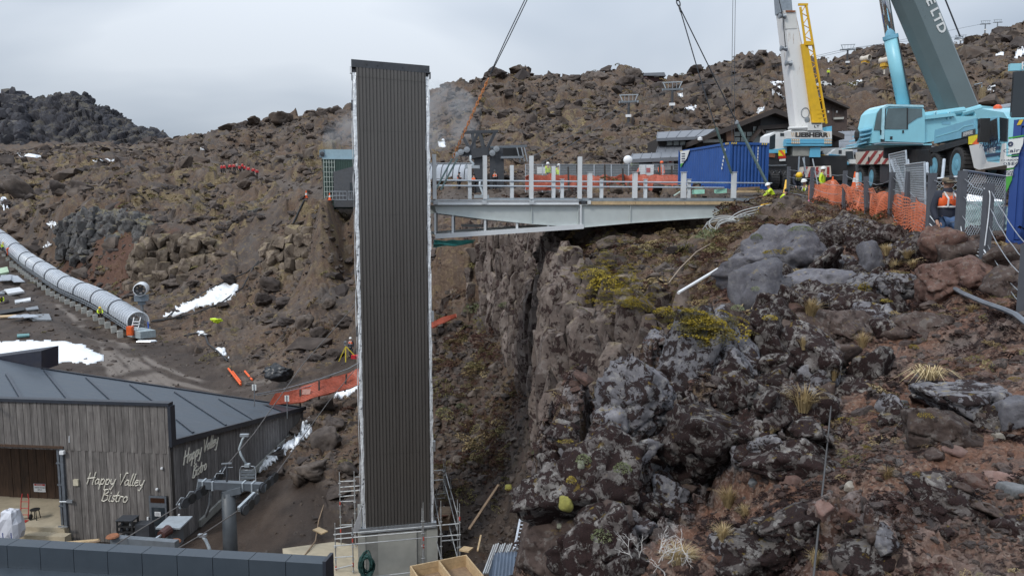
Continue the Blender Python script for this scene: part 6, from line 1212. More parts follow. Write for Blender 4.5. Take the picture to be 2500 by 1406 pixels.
# cab, carrier rear
wpoly([(1880,330),(1892,322),(1921,324),(1921,372),(1875,372)],.4,1.5,'operator_cab', CWHITE); wpoly([(1880,334),(1893,327),(1892,362),(1878,368)],.37,.05,'cab_window', GLASS); wpoly([(1905,325),(1919,326),(1919,333),(1905,333)],.38,.05,'cab_window', GLASS); wpoly([(1876,366),(1921,362),(1921,374),(1874,374)],.36,1.5,'cab_skirt', WBL)
wpoly([(1935,358),(2003,358),(2003,362),(1990,382),(1936,383)],.2,2.0,'turntable_body', M('grey_beige_metal', (.30,.30,.27),.5)); wpoly([(1978,362),(2003,359),(2003,384),(1976,384)],.15,.2,'tank_cover', WBL)
MB().b2(tuple(wq(1872,452,.2)),tuple(wq(1935,388,2.6))).build('carrier_rear', CBLACK, wcr); MB().b2(tuple(wq(1935,440,.6)),tuple(wq(2030,386,2.6))).build('chassis', CBLACK, wcr)
for px in (1884,1912): c = wq(px, 440,.5); wheel(wcr, (c.x, .55,.70),.70,.55,CBLACK, 'x')
for px, y in ((1884,2.2),(1912,2.2)): c = wq(px, 440,.5); wheel(wcr, (c.x, y, .70),.70,.55,CBLACK, 'x')
wpoly([(1901,367),(1917,366),(1917,381),(1901,381)],.1,.05,'chevron_board', M('chevron_yellow', (.82,.7,.02))); wpoly([(1902,367),(1908,367),(1917,378),(1917,381),(1913,381)],.085,.012,'chevron_stripe', ORANGE)
wpoly([(1901,382),(1919,381),(1919,387),(1901,388)],.1,.06,'tail_lamp', M('tail_lamp_red', (.50,.03,.02),.3)); wpoly([(1903,389),(1918,388),(1918,393),(1903,394)],.1,.04,'number_plate', CWHITE); wpoly([(1875,374),(1893,376),(1892,385),(1877,384)],.1,.4,'exhaust', M('rusty_steel', (.26,.1,.045)))
MB().path([wq(1870,404,.1),wq(1885,405,.1),wq(1920,404,.1)],.03,4).build('bumper_rail', GALV_D, wcr)
for k in range(3): MB().path([wq(1876 + 14 * k, 415,.0),wq(1882 + 14 * k, 430,.0),wq(1890 + 14 * k, 420,.0)],.05,5).build('air_hose', DARKST, wcr)
o = wpoly([(1958,408),(2028,405),(2030,432),(1952,434)],-.3,.3,'outrigger_beam', CRM)
for k in range(5): wpoly([(1955 + 16 * k, 433),(1961 + 16 * k, 433),(1973 + 13 * k, 408),(1967 + 13 * k, 408)],-.312,.012,'red_stripe', CRED)
q = wq(1993,420,-.33); MB().lathe([(.1,-.02),(.16,0),(.1,.02)],12,q, 'y').build('towing_eye', CRED, wcr)
# front of the carrier further off
wpoly([(2000,362),(2048,361),(2052,402),(2000,402)],4.5,2.4,'carrier_deck', M('grey_deck', (.42,.43,.42),.5)); wpoly([(2040,364),(2058,361),(2082,366),(2088,402),(2024,402),(2024,378)],4.0,2.5,'carrier_cab', CWHITE); wpoly([(2065,370),(2082,369),(2085,392),(2072,395),(2065,388)],3.97,.05,'cab_window', GLASS); wpoly([(2024,376),(2050,379),(2062,390),(2078,402),(2060,402),(2055,392),(2024,391)],3.96,.06,'blue_band', WBL); wpoly([(2048,367),(2055,367),(2055,376),(2048,376)],3.97,.04,'cab_vent', DARKST); MB().b2(tuple(wq(2025,440,4.2)),tuple(wq(2092,403,6.4))).build('front_chassis', CBLACK, wcr); q = wq(2082,395,3.9); MB().box(q, (.5,.3,.28)).build('head_lamp', CWHITE, wcr)
for px in (2038,2075): c = wq(px, 440,4.4); wheel(wcr, (c.x, 4.6,c.z + .1),.7,.5,CBLACK)
# step ladders and gas bottle behind the workers
sl = thing('step_ladder', 'aluminium step ladder standing open behind the yellow-helmeted worker', 'ladder', P(1975,470,40)); L = Vector(sl.location)
for a, b in (((1951,383),(1949,422)),((1960,386),(1972,432)),((1984,388),(2000,470)),((1963,384),(1965,430))): MB().bar(P(*a, 40) - L, P(*b, 40) - L, .06,.06).build('rail', GALV, sl)
gb = thing('gas_bottle', 'yellow gas bottle standing on the white crane deck', 'gas bottle', P(2005,404,45)); MB().lathe([(.01,0),(.2,.02),(.2,.42),(.15,.50),(.2,.52),(.2,.62)],12).build('bottle', YL, gb); MB().lathe([(.14,.62),(.14,.7),(.07,.78),(.07,.85)],10).build('valve_cap', DARKST, gb)
# ------------------------------------------------------------------ shipping containers
BLUEC = M('container_blue', (.022,.085,.30),.42,0,.10,1.6,.12,dcol=(.05,.07,.12)); BLUEC2 = M('deep_container_blue', (.024,.066,.25),.42,0,.10,1.6,.12,dcol=(.05,.06,.10))
SIGNW = M('sign_white', (.70,.72,.70),.4,0,.03,3,.1); SIGNG = M('sign_green', (.07,.34,.05),.45,0,.05,3,.05); INK = M('dark_print', (.03,.04,.09),.5); HAZY = M('hazard_yellow', (.72,.50,.03),.45)
def container(fr, W, Lg, H, m, label, hz=()):
 c = thing('shipping_container', label, 'container', fr.o, fr.a); MB().b2((.06,.06,.08),(W - .06,Lg - .06,H - .05)).build('container_body', m, c)
 mb = MB(); corr(mb, (.12,.03,.15),(1,0,0),(0,0,1),(0,-1,0),W - .24,H - .3,.22,.03); mb.build('end_panel', m, c); mb = MB(); corr(mb, (.03,Lg - .12,.15),(0,-1,0),(0,0,1),(-1,0,0),Lg - .24,H - .3,.26,.035); mb.build('side_panel', m, c)
 for x in (.06,W - .06):
  for y in (.06,Lg - .06): MB().b2((x - .07,y - .07,0),(x + .07,y + .07,H)).build('corner_post', m, c)
 for z in (.07,H - .06): MB().b2((.06,-.01,z - .07),(W - .06,.1,z + .06)).build('end_rail', m, c); MB().b2((-.01,.06,z - .07),(.1,Lg - .06,z + .06)).build('side_rail', m, c)
 for x, y, ax in hz:
  for k in range(3): MB().add([(x + (.13 * k if ax == 'x' else -.02),y + (.13 * k if ax == 'y' else -.02),H - .11),(x + ((.13 * k + .07) if ax == 'x' else -.02),y + ((.13 * k + .07) if ax == 'y' else -.02),H - .11),(x + ((.13 * k + .11) if ax == 'x' else -.02),y + ((.13 * k + .11) if ax == 'y' else -.02),H - .01),(x + ((.13 * k + .04) if ax == 'x' else -.02),y + ((.13 * k + .04) if ax == 'y' else -.02),H - .01)],[(0,1,2,3)]).build('hazard_mark', HAZY, c)
 return c
f1 = Fr(P(1779,462,41),R(14.5)); H1 = f1.hit(1779,347)[1]; c1 = container(f1,2.44,6.06,H1,BLUEC, 'blue shipping container standing at the plateau end of bridge', [(.05,0,'x'),(1.95,0,'x'),(0,.1,'y'),(0,5.5,'y')])
def sidepoly(c, fr, pts, nm, m, off=-.045,par=None):
 q = [fr.hitx(px, py, off) for px, py in pts]; v = [(off, y, z) for y, z in q]; n = len(v); ar = sum(v[i][1] * v[(i + 1) % n][2] - v[(i + 1) % n][1] * v[i][2] for i in range(n)); v = v if ar < 0 else v[::-1]
 return MB().add(v + [(off + .015,y, z) for _, y, z in v],[tuple(range(n)),tuple(range(2 * n - 1,n - 1,-1))] + [(k, k + n, (k + 1) % n + n, (k + 1) % n) for k in range(n)]).build(nm, m, par or c)
o = sidepoly(c1,f1,[(1661,370),(1684,366),(1676,388),(1668,398),(1661,400)], 'sign_panel', SIGNW); sidepoly(c1,f1,[(1661,400),(1668,398),(1668,399),(1661,410)], 'sign_panel', SIGNG)
for yy in (375,381,387,393): sidepoly(c1,f1,[(1664,yy),(1672,yy - .6),(1672,yy + 1.8),(1664,yy + 2.2)], 'sign_writing', INK, -.062)
for fr_, (px, y0,y1) in ((1,(1762,363,415)),):
 for k in range(6): sidepoly(c1,f1,[(px + 7 - 1.6 * k, y0 + 9 * k),(px + 9 - 1.6 * k, y0 + 9 * k),(px + 9 - 1.6 * k, y0 + 6 + 9 * k),(px + 7 - 1.6 * k, y0 + 6 + 9 * k)], 'container_number', SIGNW, -.05)
for k in range(7): x, z = f1.hit(1850 - .3 * k, 362 + 7.5 * k); MB().box((x, -.035,z),(.05,.015,.13)).build('container_number', SIGNW, c1)
f2 = Fr(P(2456,602,15.2),R(-52)); H2 = f2.hit(2456,295)[1]; c2 = container(f2,6.06,2.44,H2,BLUEC2,'deep blue shipping container with white and green sign beside the fence', [(.05,0,'x')])
def endpoly(pts, nm, m, off=-.05,par=None):
 q = [f2.hit(px, py, off) for px, py in pts]; n = len(q); ar = sum(q[i][0] * q[(i + 1) % n][1] - q[(i + 1) % n][0] * q[i][1] for i in range(n)); q = q if ar > 0 else q[::-1]
 return MB().add([(x, off, z) for x, z in q] + [(x, off + .02,z) for x, z in q],[tuple(range(n)),tuple(range(2 * n - 1,n - 1,-1))] + [(k, k + n, (k + 1) % n + n, (k + 1) % n) for k in range(n)]).build(nm, m, par or c2)
endpoly([(2462,336),(2500,330),(2500,333),(2462,340)], 'sign_stripe', SIGNG); endpoly([(2463,341),(2499,336),(2497,352),(2488,374),(2461,378)], 'sign_panel', SIGNW); endpoly([(2460,381),(2487,378),(2487,380),(2460,383)], 'sign_stripe', SIGNG); endpoly([(2460,387),(2486,384),(2484,398),(2474,409),(2458,411)], 'sign_panel', SIGNW); endpoly([(2457,413),(2476,410),(2476,412),(2457,415)], 'sign_stripe', SIGNG); endpoly([(2457,417),(2474,414),(2472,429),(2456,431)], 'sign_panel', SIGNW); endpoly([(2456,432),(2471,430),(2470,440),(2456,470)], 'sign_panel', SIGNG)
for s_, px, py, sz in (('Cairo', 2475,368,.105),('CONCOLI', 2468,391,.05),('05EC', 2470,400,.085),('EOS', 2463,420,.055),('HIRES', 2463,426,.05)):
 x, z = f2.hit(px, py, -.06); text(s_, sz, 'sign_writing', INK, c2,(x, -.055,z),(R(90),0,0),.004,sx=1.6)
x, z = f2.hit(2467,352,-.06); MB().lathe([(.02,-.01),(.05,-.01),(.05,0),(.02,0)],10,(x, -.055,z), 'y', cap=False).build('sign_emblem', INK, c2)
# ------------------------------------------------------------------ the lodge and the buildings behind
LF = Fr(P(1700,455,62),R(0)); lodge = thing('lodge', 'dark timber ski lodge with wide gable and grey metal roofs', 'building', LF.o, LF.a)
LWALL = board_mat('dark_lodge_board', [(.018,.015,.014),(.034,.028,.026),(.055,.046,.042)]); LROOF = M('grey_metal_roof', (.17,.18,.20),.45,.2,.08,2,.2); LTRIM = M('brown_barge_board', (.045,.034,.030),.6)
def lp(pts, y0,dep, nm, m, par=None):
 q = [Vector((LF.hit(px, py, y0)[0], y0,LF.hit(px, py, y0)[1])) for px, py in pts]; n = len(q); ar = sum(q[i].x * q[(i + 1) % n].z - q[(i + 1) % n].x * q[i].z for i in range(n)); q = q if ar > 0 else q[::-1]
 return MB().add(q + [p + Vector((0,dep, 0)) for p in q],[tuple(range(n)),tuple(range(2 * n - 1,n - 1,-1))] + [(k, k + n, (k + 1) % n + n, (k + 1) % n) for k in range(n)]).build(nm, m, par or lodge)
def lroof(lo, hi, y0,y1,th, nm, m):
 """pitched slab: eave pixels at depth y0,ridge pixels at depth y1"""
 a = [Vector((LF.hit(px, py, y0)[0], y0,LF.hit(px, py, y0)[1])) for px, py in lo] + [Vector((LF.hit(px, py, y1)[0], y1,LF.hit(px, py, y1)[1])) for px, py in hi]
 o = MB().add(a + [p - Vector((0,0,th)) for p in a],[(0,1,2,3),(7,6,5,4),(0,4,5,1),(1,5,6,2),(2,6,7,3),(3,7,4,0)]).build(nm, m, lodge); mb = MB(); n = max(3,int((a[1] - a[0]).length / .8))
 for k in range(n + 1): mb.bar(a[0].lerp(a[1], k / n) + Vector((0,0,.03)),a[3].lerp(a[2], k / n) + Vector((0,0,.03)),.05,.06)
 mb.build('roof_seam', m, o); return o
lp([(1606,338),(1715,334),(1715,470),(1606,470)],3,5,'wall', LWALL); lroof([(1603,338),(1722,333)],[(1748,315),(1606,323)],2.2,7,.25,'roof', LROOF)
for x in (1628,1644,1660): o = lp([(x, 344),(x + 14,343),(x + 14,355),(x, 356)],2.95,.08,'window', M('grey_window_frame', (.22,.23,.24),.5)); lp([(x + 1.5,345.5),(x + 12.5,344.5),(x + 12.5,353.5),(x + 1.5,354.5)],2.92,.04,'pane', GLASSL, o)
lp([(1606,378),(1665,376),(1665,470),(1606,470)],.8,4,'wall', LWALL); lroof([(1600,379),(1664,379)],[(1664,357),(1607,358)],.2,3,.2,'roof', LROOF)
lp([(1542,390),(1664,384),(1664,470),(1542,470)],-2,4,'wall', LWALL); lroof([(1538,389),(1662,383)],[(1660,371),(1545,376)],-3.2,.5,.3,'roof', LROOF)
lp([(1593,393),(1645,390),(1645,414),(1593,417)],-2.1,.1,'notice_board', SIGNW); lp([(1540,396),(1560,395),(1560,404),(1540,405)],-2.1,.1,'poster', M('pale_green_poster', (.36,.46,.26),.5)); lp([(1634,390),(1640,390),(1640,397),(1634,397)],-2.15,.05,'emblem', RED_P)
for k in range(3): lp([(1598,398 + 4 * k),(1628,397 + 4 * k),(1628,398.4 + 4 * k),(1598,399.6 + 4 * k)],-2.14,.04,'notice_line', M('blue_print', (.10,.22,.38),.5))
lp([(1560,404),(1580,404),(1580,440),(1560,440)],-2.1,.1,'doorway', BLACK)
# main gable
lp([(1700,345),(1893,272),(2048,330),(2048,475),(1700,475)],2,8,'gable_wall', LWALL)
for a, b in (((1688,344),(1893,264)),((1893,264),(2062,328))):
 q = [Vector((LF.hit(*a, .6)[0],.6,LF.hit(*a, .6)[1])),Vector((LF.hit(*b, .6)[0],.6,LF.hit(*b, .6)[1]))]; v = [q[0], q[1], q[1] + Vector((0,9,0)),q[0] + Vector((0,9,0))]; MB().add([p for p in v] + [p - Vector((0,0,.42)) for p in v],[(0,1,2,3),(7,6,5,4),(0,4,5,1),(1,5,6,2),(2,6,7,3),(3,7,4,0)]).build('gable_roof', LTRIM, lodge)
lp([(1858,285),(1893,276),(1922,284),(1922,314),(1855,318)],1.9,.2,'dark_louvre', M('dark_louvre_panel', (.030,.030,.034),.5)); lp([(1852,308),(1925,302),(1925,312),(1848,318)],1.4,.5,'canopy', LTRIM)
for i in range(4):
 for j in range(4):
  x0,y0 = 1793 + 15 * i, 347 - 13 * j
  if y0 - 12 < 268 + (1893 - x0) * .39 + 14: continue
  o = lp([(x0,y0),(x0 + 14,y0),(x0 + 14,y0 - 12),(x0,y0 - 12)],1.9,.08,'window', LTRIM); lp([(x0 + .8,y0 - .8),(x0 + 13.2,y0 - .8),(x0 + 13.2,y0 - 11.2),(x0 + .8,y0 - 11.2)],1.86,.05,'pane', GLASSL, o)
lp([(1925,292),(1936,290),(1936,312),(1925,314)],1.9,.1,'window', GLASSL); lp([(1838,344),(1855,324),(1872,344),(1872,360),(1838,360)],.9,1.0,'porch_front', GLASSL)
for a, b in (((1832,347),(1855,318)),((1855,318),(1880,347))): p, q = LF.hit(*a, .6),LF.hit(*b, .6); MB().bar((p[0],.8,p[1]),(q[0],.8,q[1]),1.2,.16).build('porch_roof', LTRIM, lodge)
lp([(1717,341),(1765,340),(1765,347),(1717,349)],1.9,.1,'white_board', SIGNW); lp([(1772,320),(1790,316),(1792,345),(1775,345)],.9,.4,'carved_panel', M('carved_brown_wood', (.12,.065,.04),.7))
q = LF.hit(1709,340,.4); MB().lathe([(.02,-.2),(.2,-.1),(.2,.1),(.02,.2)],10,(q[0],.4,q[1])).build('wall_lamp', WHITE, lodge); lp([(1870,320),(1920,316),(1920,325),(1870,325)],1.85,.1,'white_board', SIGNW)
lroof([(2030,372),(2108,372)],[(2100,319),(2035,322)],1,9,.2,'roof', LROOF); lp([(2040,372),(2100,372),(2100,480),(2040,480)],1.6,6,'wall', LWALL)
for yy in (333,348): p, q = LF.hit(2036,yy, 4),LF.hit(2104,yy - .5,4); MB().bar((p[0],3.2,p[1]),(q[0],3.2,q[1]),.1,.1).build('snow_rail', GALV, lodge)
bh_ = thing('brown_hut', 'brown boarded hut with dark roof on the slope behind the yellow jib', 'hut', P(2040,300,82)); L = Vector(bh_.location); BRN = board_mat('brown_hut_board', [(.045,.030,.026),(.075,.052,.045),(.10,.072,.062)])
def flat(par, L, pts, D, dep, nm, m, dy=0.0):
 q = [P(px, py, D) + Vector((0,dy, 0)) - L for px, py in pts]; n = len(q); ar = sum(q[i].x * q[(i + 1) % n].z - q[(i + 1) % n].x * q[i].z for i in range(n)); q = q if ar > 0 else q[::-1]
 return MB().add(q + [p + Vector((0,dep, 0)) for p in q],[tuple(range(n)),tuple(range(2 * n - 1,n - 1,-1))] + [(k, k + n, (k + 1) % n + n, (k + 1) % n) for k in range(n)]).build(nm, m, par)
flat(bh_, L, [(1996,250),(2008,236),(2068,262),(2068,320),(1996,320)],82,5,'wall', BRN); flat(bh_, L, [(1990,248),(2008,231),(2076,262),(2074,266),(2008,237),(1992,252)],81,7,'roof', LTRIM); flat(bh_, L, [(2031,262),(2036,262),(2036,292),(2031,292)],82,.1,'door_seam', LTRIM, -.08); flat(bh_, L, [(2034,288),(2058,287),(2057,292),(2034,293)],82,.3,'concrete_sill', CONC, -.3)
for px in (2020,2041): flat(bh_, L, [(px, 271),(px + 3.5,271),(px + 3.5,276),(px, 276)],82,.06,'door_notice', SIGNW, -.07)
g = 'huts on the ridge'; h1 = thing('ridge_hut', 'maroon hut with grey roof and two bright windows on the ridge', 'hut', P(1595,200,176),0,g); L = Vector(h1.location)
flat(h1,L, [(1566,187),(1621,184),(1621,198),(1566,200)],176,6,'wall', M('maroon_board', (.075,.035,.035),.7)); flat(h1,L, [(1563,185),(1567,179),(1622,177),(1626,186)],175,8,'roof', LROOF); flat(h1,L, [(1570,188),(1580,187),(1580,192),(1570,192)],176,.3,'window', M('pink_curtained_pane', (.55,.36,.36),.3),-.2); flat(h1,L, [(1597,185),(1609,184),(1609,189),(1597,190)],176,.3,'window', SIGNW, -.2); flat(h1,L, [(1576,198),(1581,198),(1581,206),(1576,206)],176,1,'pile', CONC)
h2_ = thing('ridge_hut', 'low hut with pale blue roof half hidden by the ridge', 'hut', P(1700,190,180),0,g); L = Vector(h2_.location); flat(h2_, L, [(1676,192),(1682,182),(1742,180),(1738,188),(1700,190)],180,6,'roof', M('blue_tin_roof', (.16,.26,.36),.4)); flat(h2_, L, [(1672,193),(1740,188),(1740,205),(1672,205)],181,5,'wall', M('maroon_board', (.075,.035,.035))); MB().tube(P(1698,182,179) - L, P(1698,172,179) - L, .12,6).build('flue', GALV, h2_)
# small ute and workers' machine high behind the jib
ut = thing('utility_truck', 'small white utility truck parked on the upper slope behind the yellow jib', 'truck', P(2018,211,140)); L = Vector(ut.location); flat(ut, L, [(2002,204),(2004,200),(2010,198),(2017,199),(2019,203),(2030,204),(2030,209),(2002,210)],140,2,'body', CWHITE); flat(ut, L, [(2006,203),(2007,200),(2012,199),(2012,203)],140,.1,'window', GLASS, -.1)
for px in (2007,2024): MB().lathe([(.1,-.1),(.38,-.1),(.38,.1),(.1,.1)],10,P(px, 210,139.8) - L, 'y').build('wheel', TYRE, ut)
# ------------------------------------------------------------------ fences
FPOST = M('dark_grey_fence_post', (.085,.090,.105),.7,0,.12,6,.2)
fn = thing('wire_fence', 'slack wire fence on dark square posts along the cliff top', 'fence', P(2171,554,21.7)); L = Vector(fn.location)
POSTS = [(1923,407,492,33),(1980,409,506,29.5),(2059,417,524,27),(2120,431,553,24),(2172,421,558,21.5),(2211,420,580,18.8),(2266,423,618,15.4),(2338,417,630,14.0),(2402,448,650,12.8),(2500,596,770,9.4)]
tops = []
for px, yt, yb, D in POSTS:
 b, tp = P(px, yb, D),P(px + (3 if px == 2120 else 0),yt, D); tp2 = Vector((b.x + (.0 if px != 2120 else -.15),b.y, zat(b, yt))); tops.append((b, tp2)); MB().bar(b - Vector((0,0,.4)),tp2,.125,.125,(0,1,0)).build('post', FPOST, fn, off=L)
for f in (.90,.70,.48,.26,.10):
 for (b0,t0),(b1,t1) in zip(tops[:-1], tops[1:]):
  a, c = b0.lerp(t0,f) - Vector((0,.075,0)),b1.lerp(t1,f) - Vector((0,.075,0)); sag = rng.uniform(.02,.16) if b0.y < 30 else .02; MB().path([a.lerp(c, k / 8) - Vector((0,0,sag * 4 * (k / 8) * (1 - k / 8) + rng.normal(0,.008))) for k in range(9)],.0075,4).build('wire', M('fence_wire', (.34,.36,.38),.4,.5),fn, off=L)
WW = M('pale_loose_wire', (.62,.65,.68),.4,.1)
for i, pts in enumerate(([(2402,460,12.7),(2416,470,12.6),(2414,520,12.6),(2404,600,12.6)],[(2402,610,12.6),(2420,640,12.3),(2438,658,12),(2460,656,11.8),(2490,645,11.5)],[(2344,545,13.9),(2352,580,13.8),(2375,610,13.4),(2398,618,12.8)],[(2345,566,13.9),(2356,596,13.7),(2380,620,13.2),(2400,630,12.8)],[(2268,525,15.3),(2300,560,14.8),(2336,570,14)],[(2268,545,15.3),(2300,575,14.8),(2334,590,14)],[(2402,620,12.7),(2430,646,12.3),(2470,700,11.5),(2500,712,11)],[(2344,590,13.9),(2362,620,13.6),(2380,636,13.2)])):
 MB().path([Vector(v) for v in crom(np.array([P(*q)[:] for q in pts]),16)],.010,5).build('loose_wire', WW, fn, off=L)
def net(name, top, bot, m, label, nv, nh, wob, seed, w=.022,dens=1,cat='netting', tint=None):
 """plastic mesh: woven strips between a top and a bottom edge (photo points),rumpled"""
 T, B = crom(np.array([P(*q)[:] for q in top]),nv),crom(np.array([P(*q)[:] for q in bot]),nv); mb = MB(); o0 = Vector(T[nv // 2])
 for ly in range(dens):
  grid = np.zeros((nv, nh, 3)); ff = np.linspace(0,1,nh)
  for j in range(nh): grid[:, j] = T * (1 - ff[j]) + B * ff[j]
  q = grid.reshape(-1,3).astype(np.float32); dsp = np.stack([perlin(q * 1.1 + seed + 9 * ly),perlin(q * 1.1 + 31 + seed + 9 * ly),.7 * perlin(q * 1.6 + 57 + seed + 9 * ly)],1) * wob + np.array([0,.12 * ly, -.05 * ly]); grid = (q + dsp).reshape(nv, nh, 3)
  for j in range(nh):
   vs = []
   for i in range(nv): vs += [grid[i, j] + (0,0,w / 2),grid[i, j] - (0,0,w / 2)]
   mb.add([Vector(v) - o0 for v in vs],[(2 * i, 2 * i + 1,2 * i + 3,2 * i + 2) for i in range(nv - 1)])
  for i in range(nv):
   d = grid[min(i + 1,nv - 1),0] - grid[max(i - 1,0),0]; d = d / (np.linalg.norm(d) + 1e-9) * w / 2; vs = []
   for j in range(nh): vs += [grid[i, j] + d, grid[i, j] - d]
   mb.add([Vector(v) - o0 for v in vs],[(2 * j, 2 * j + 1,2 * j + 3,2 * j + 2) for j in range(nh - 1)])
 o = mb.build(name, m); o.location = o0; return tag(o, label, cat)
NETM = M('orange_net_plastic_bright', (.74,.21,.10),.5,0,.16,5,.1)
net('safety_netting', [(1984,450,29.6),(2030,446,28.4),(2062,448,27.1),(2110,456,24.6),(2150,470,22.6),(2180,474,21.4),(2214,478,18.9),(2266,505,15.5)],[(1994,508,29.3),(2030,516,28),(2062,522,26.9),(2120,548,24.2),(2150,556,22.4),(2180,564,21.2),(2214,576,18.7),(2266,600,15.3)], NETM, 'rumpled bright orange safety mesh hung on the cliff top fence', 150,15,.22,3,.032,2)
CLK = M('galvanised_mesh', (.42,.45,.47),.4,.4,.1,6,.1)
def chain(name, c0,c1,h, sp, label, group, r=.0065,tilt=0.0,rails=True):
 """chain-link panel between two ground points"""
 a, b = Vector(c0),Vector(c1); d = b - a; Lg = d.length; ex = d / Lg; up = Vector((0,tilt, 1)).normalized(); pn = thing(name, label, 'fence', a, 0,group); mb = MB(); s = -h
 while s < Lg:
  for sgn in (1,-1):
   x0,x1 = (s, s + h) if sgn > 0 else (s + h, s); z0,z1 = 0., h; X0,X1 = x0,x1
   if X0 < 0: z0 += (0 - X0) / (X1 - X0) * h if X1 != X0 else 0; X0 = 0
   if X1 < 0: z1 = z0 + (h - z0) * 0 + (x0 / (x0 - x1)) * h; X1 = 0
   if X0 > Lg: z0 = (x0 - Lg) / (x0 - x1) * h; X0 = Lg
   if X1 > Lg: z1 = (Lg - x0) / (x1 - x0) * h; X1 = Lg
   if abs(z1 - z0) > .02: mb.tube(ex * X0 + up * z0,ex * X1 + up * z1,r, 3,cap=False)
  s += sp
 mb.build('mesh', CLK, pn)
 if rails:
  for z in (.02,h): MB().tube(up * z, ex * Lg + up * z, .024,7).build('rail', GALV, pn)
  for x in (0,Lg): MB().tube(ex * x, ex * x + up * (h + .02),.024,7).build('upright', GALV, pn)
 return pn
g = 'galvanised fence panels by the crane'
chain('mesh_fence', P(2343,592,15.6),P(2446,596,16.6),1.5,.10,'chain link panel standing between the vested man and the container', g)
for i, (a, b, tl) in enumerate((((2268,600,15.9),(2340,596,15.7),0.), )): chain('mesh_fence', P(*a),P(*b),1.42,.12,'chain link panel standing behind the vested man', g, .005)
chain('mesh_fence', P(2214,560,19.4),P(2262,585,16.2),1.7,.11,'chain link panel leaning behind the end of the orange mesh', g, .007,.15)
chain('mesh_fence', P(2180,530,22),P(2222,540,19.5),1.9,.14,'slack panel of mesh leaning by the stacked tubes', g, .007,.22)
g = 'tubes leaning on the wire fence'
for i, (a, b, lb) in enumerate((((2176,392,21.8),(2206,470,20.6), 'thick tube leaning steeply at the stacked panels'),((2182,388,21.9),(2212,474,20.7), 'second tube leaning close beside the first'),((2190,405,21.7),(2222,480,20.3), 'lowest leaning tube of the bundle'),((2216,391,19.8),(2222,440,19.2), 'short square stake sticking up by the mesh'),((2238,400,18.6),(2252,490,17.2), 'slender stake leaning away from the bundle'),((2263,399,17),(2264,425,16.6), 'wooden stake standing behind a fence post'),((2305,390,16.4),(2300,440,16), 'grey stake standing before the blue wheel rim'),((2214,410,19.6),(2264,424,17), 'bent tube lying level across the stakes'))):
 tag(MB().path([P(*a),P(*a).lerp(P(*b),.5) + Vector((0,0,-.04)),P(*b)],.042 if i < 3 else .034,7).build('steel_tube', GALV, None),lb, 'tube', g)
# wrapped pallets and pipes behind the man
WRAP = NT('plastic_wrap'); _n = WRAP.noise(3,5,.7,dist=1.0); WRAP.bump(_n, .8,.06); WRAPM = WRAP.fin(WRAP.ramp(_n, (.35,(.30,.46,.46)),(.6,(.50,.66,.66)),(.72,(.72,.82,.82))),.22)
g = 'plastic wrapped pallets beside the container'
for i, (px, yb, yt, D, w_, lb) in enumerate(((2375,600,492,17.6,.95,'tall pallet load in crinkled pale plastic behind the fence'),(2424,598,504,17.0,.6,'narrow pallet load in pale plastic touching the blue container'))):
 b = P(px, yb, D); hh = zat(b, yt) - b.z; pt = thing('wrapped_pallet', lb, 'pallet', b, R(-12),g); r = np.random.default_rng(60 + i); V = []; n = 9
 for z in range(n + 1):
  for k in range(20):
   a = 2 * math.pi * k / 20; sc_ = 1 / max(abs(math.cos(a)),abs(math.sin(a))) ** .85; e = w_ * .5 * sc_ * r.uniform(.93,1.06); V.append((e * math.cos(a),e * math.sin(a) * 1.0,.14 + (hh - .14) * z / n))
 MB().add(V, [(z * 20 + k, z * 20 + (k + 1) % 20,(z + 1) * 20 + (k + 1) % 20,(z + 1) * 20 + k) for z in range(n) for k in range(20)] + [tuple(n * 20 + k for k in range(20))]).build('wrapped_load', WRAPM, pt)
 for y in (-.35,0,.35): MB().b2((-w_ / 2,y * w_ - .05,0),(w_ / 2,y * w_ + .05,.13)).build('pallet_runner', TIMB_O, pt)
g = 'galvanised pipes stacked behind the vested man'
for i in range(7):
 a, b = P(2312,470 + 3.5 * i, 19.4 - .12 * i),P(2446,492 + 4.5 * i, 18.6 - .1 * i); tag(MB().tube(a, b, .045,8).build('steel_pipe', GALV),('topmost', 'second from top', 'third from top', 'middle one', 'third from bottom', 'second from bottom', 'lowest')[i] + ' of the galvanised pipes stacked behind the vested man', 'pipe', g)
# temporary fence and mesh behind the bridge
tf = thing('temporary_fence', 'long grey mesh construction fence behind the bridge railing', 'fence', P(1470,470,54)); L = Vector(tf.location); mb = MB()
SHADE = M('grey_shade_mesh', (.12,.135,.145),.7)
for k in range(9):
 x0,x1 = 1283 + 42 * k, 1283 + 42 * (k + 1); a, b, c, d = P(x0,470,54),P(x1 - 1,470,54),P(x1 - 1,402,54),P(x0,402,54)
 for u in (a, b): pass
 MB().path([a, d, c, b],.035,6).build('panel_frame', GALV, tf, off=L); m2 = MB()
 for j in range(16): f = (j + 1) / 17; m2.tube(a.lerp(b, f),d.lerp(c, f),.008,3,cap=False)
 for j in range(10): f = (j + 1) / 11; m2.tube(a.lerp(d, f),b.lerp(c, f),.008,3,cap=False)
 m2.build('mesh', CLK, tf, off=L)
 if k in (2,3,4,5): MB().add([v - L + Vector((0,.05,0)) for v in (a.lerp(d, .42),b.lerp(c, .42),c, d)],[(0,1,2,3)]).build('shade_cloth', SHADE, tf)
net('safety_netting', [(1284,430,52.5),(1380,428,52.5),(1480,430,52),(1560,428,51),(1660,432,50)],[(1284,462,52.5),(1380,458,52.5),(1480,462,52),(1560,460,51),(1662,466,49)], ORANGE_N, 'faded orange safety mesh strung low behind the bridge', 190,12,.3,12,.05,2)
STK = M('dark_stake', (.05,.045,.042),.8); g = 'stakes holding the faded orange mesh'
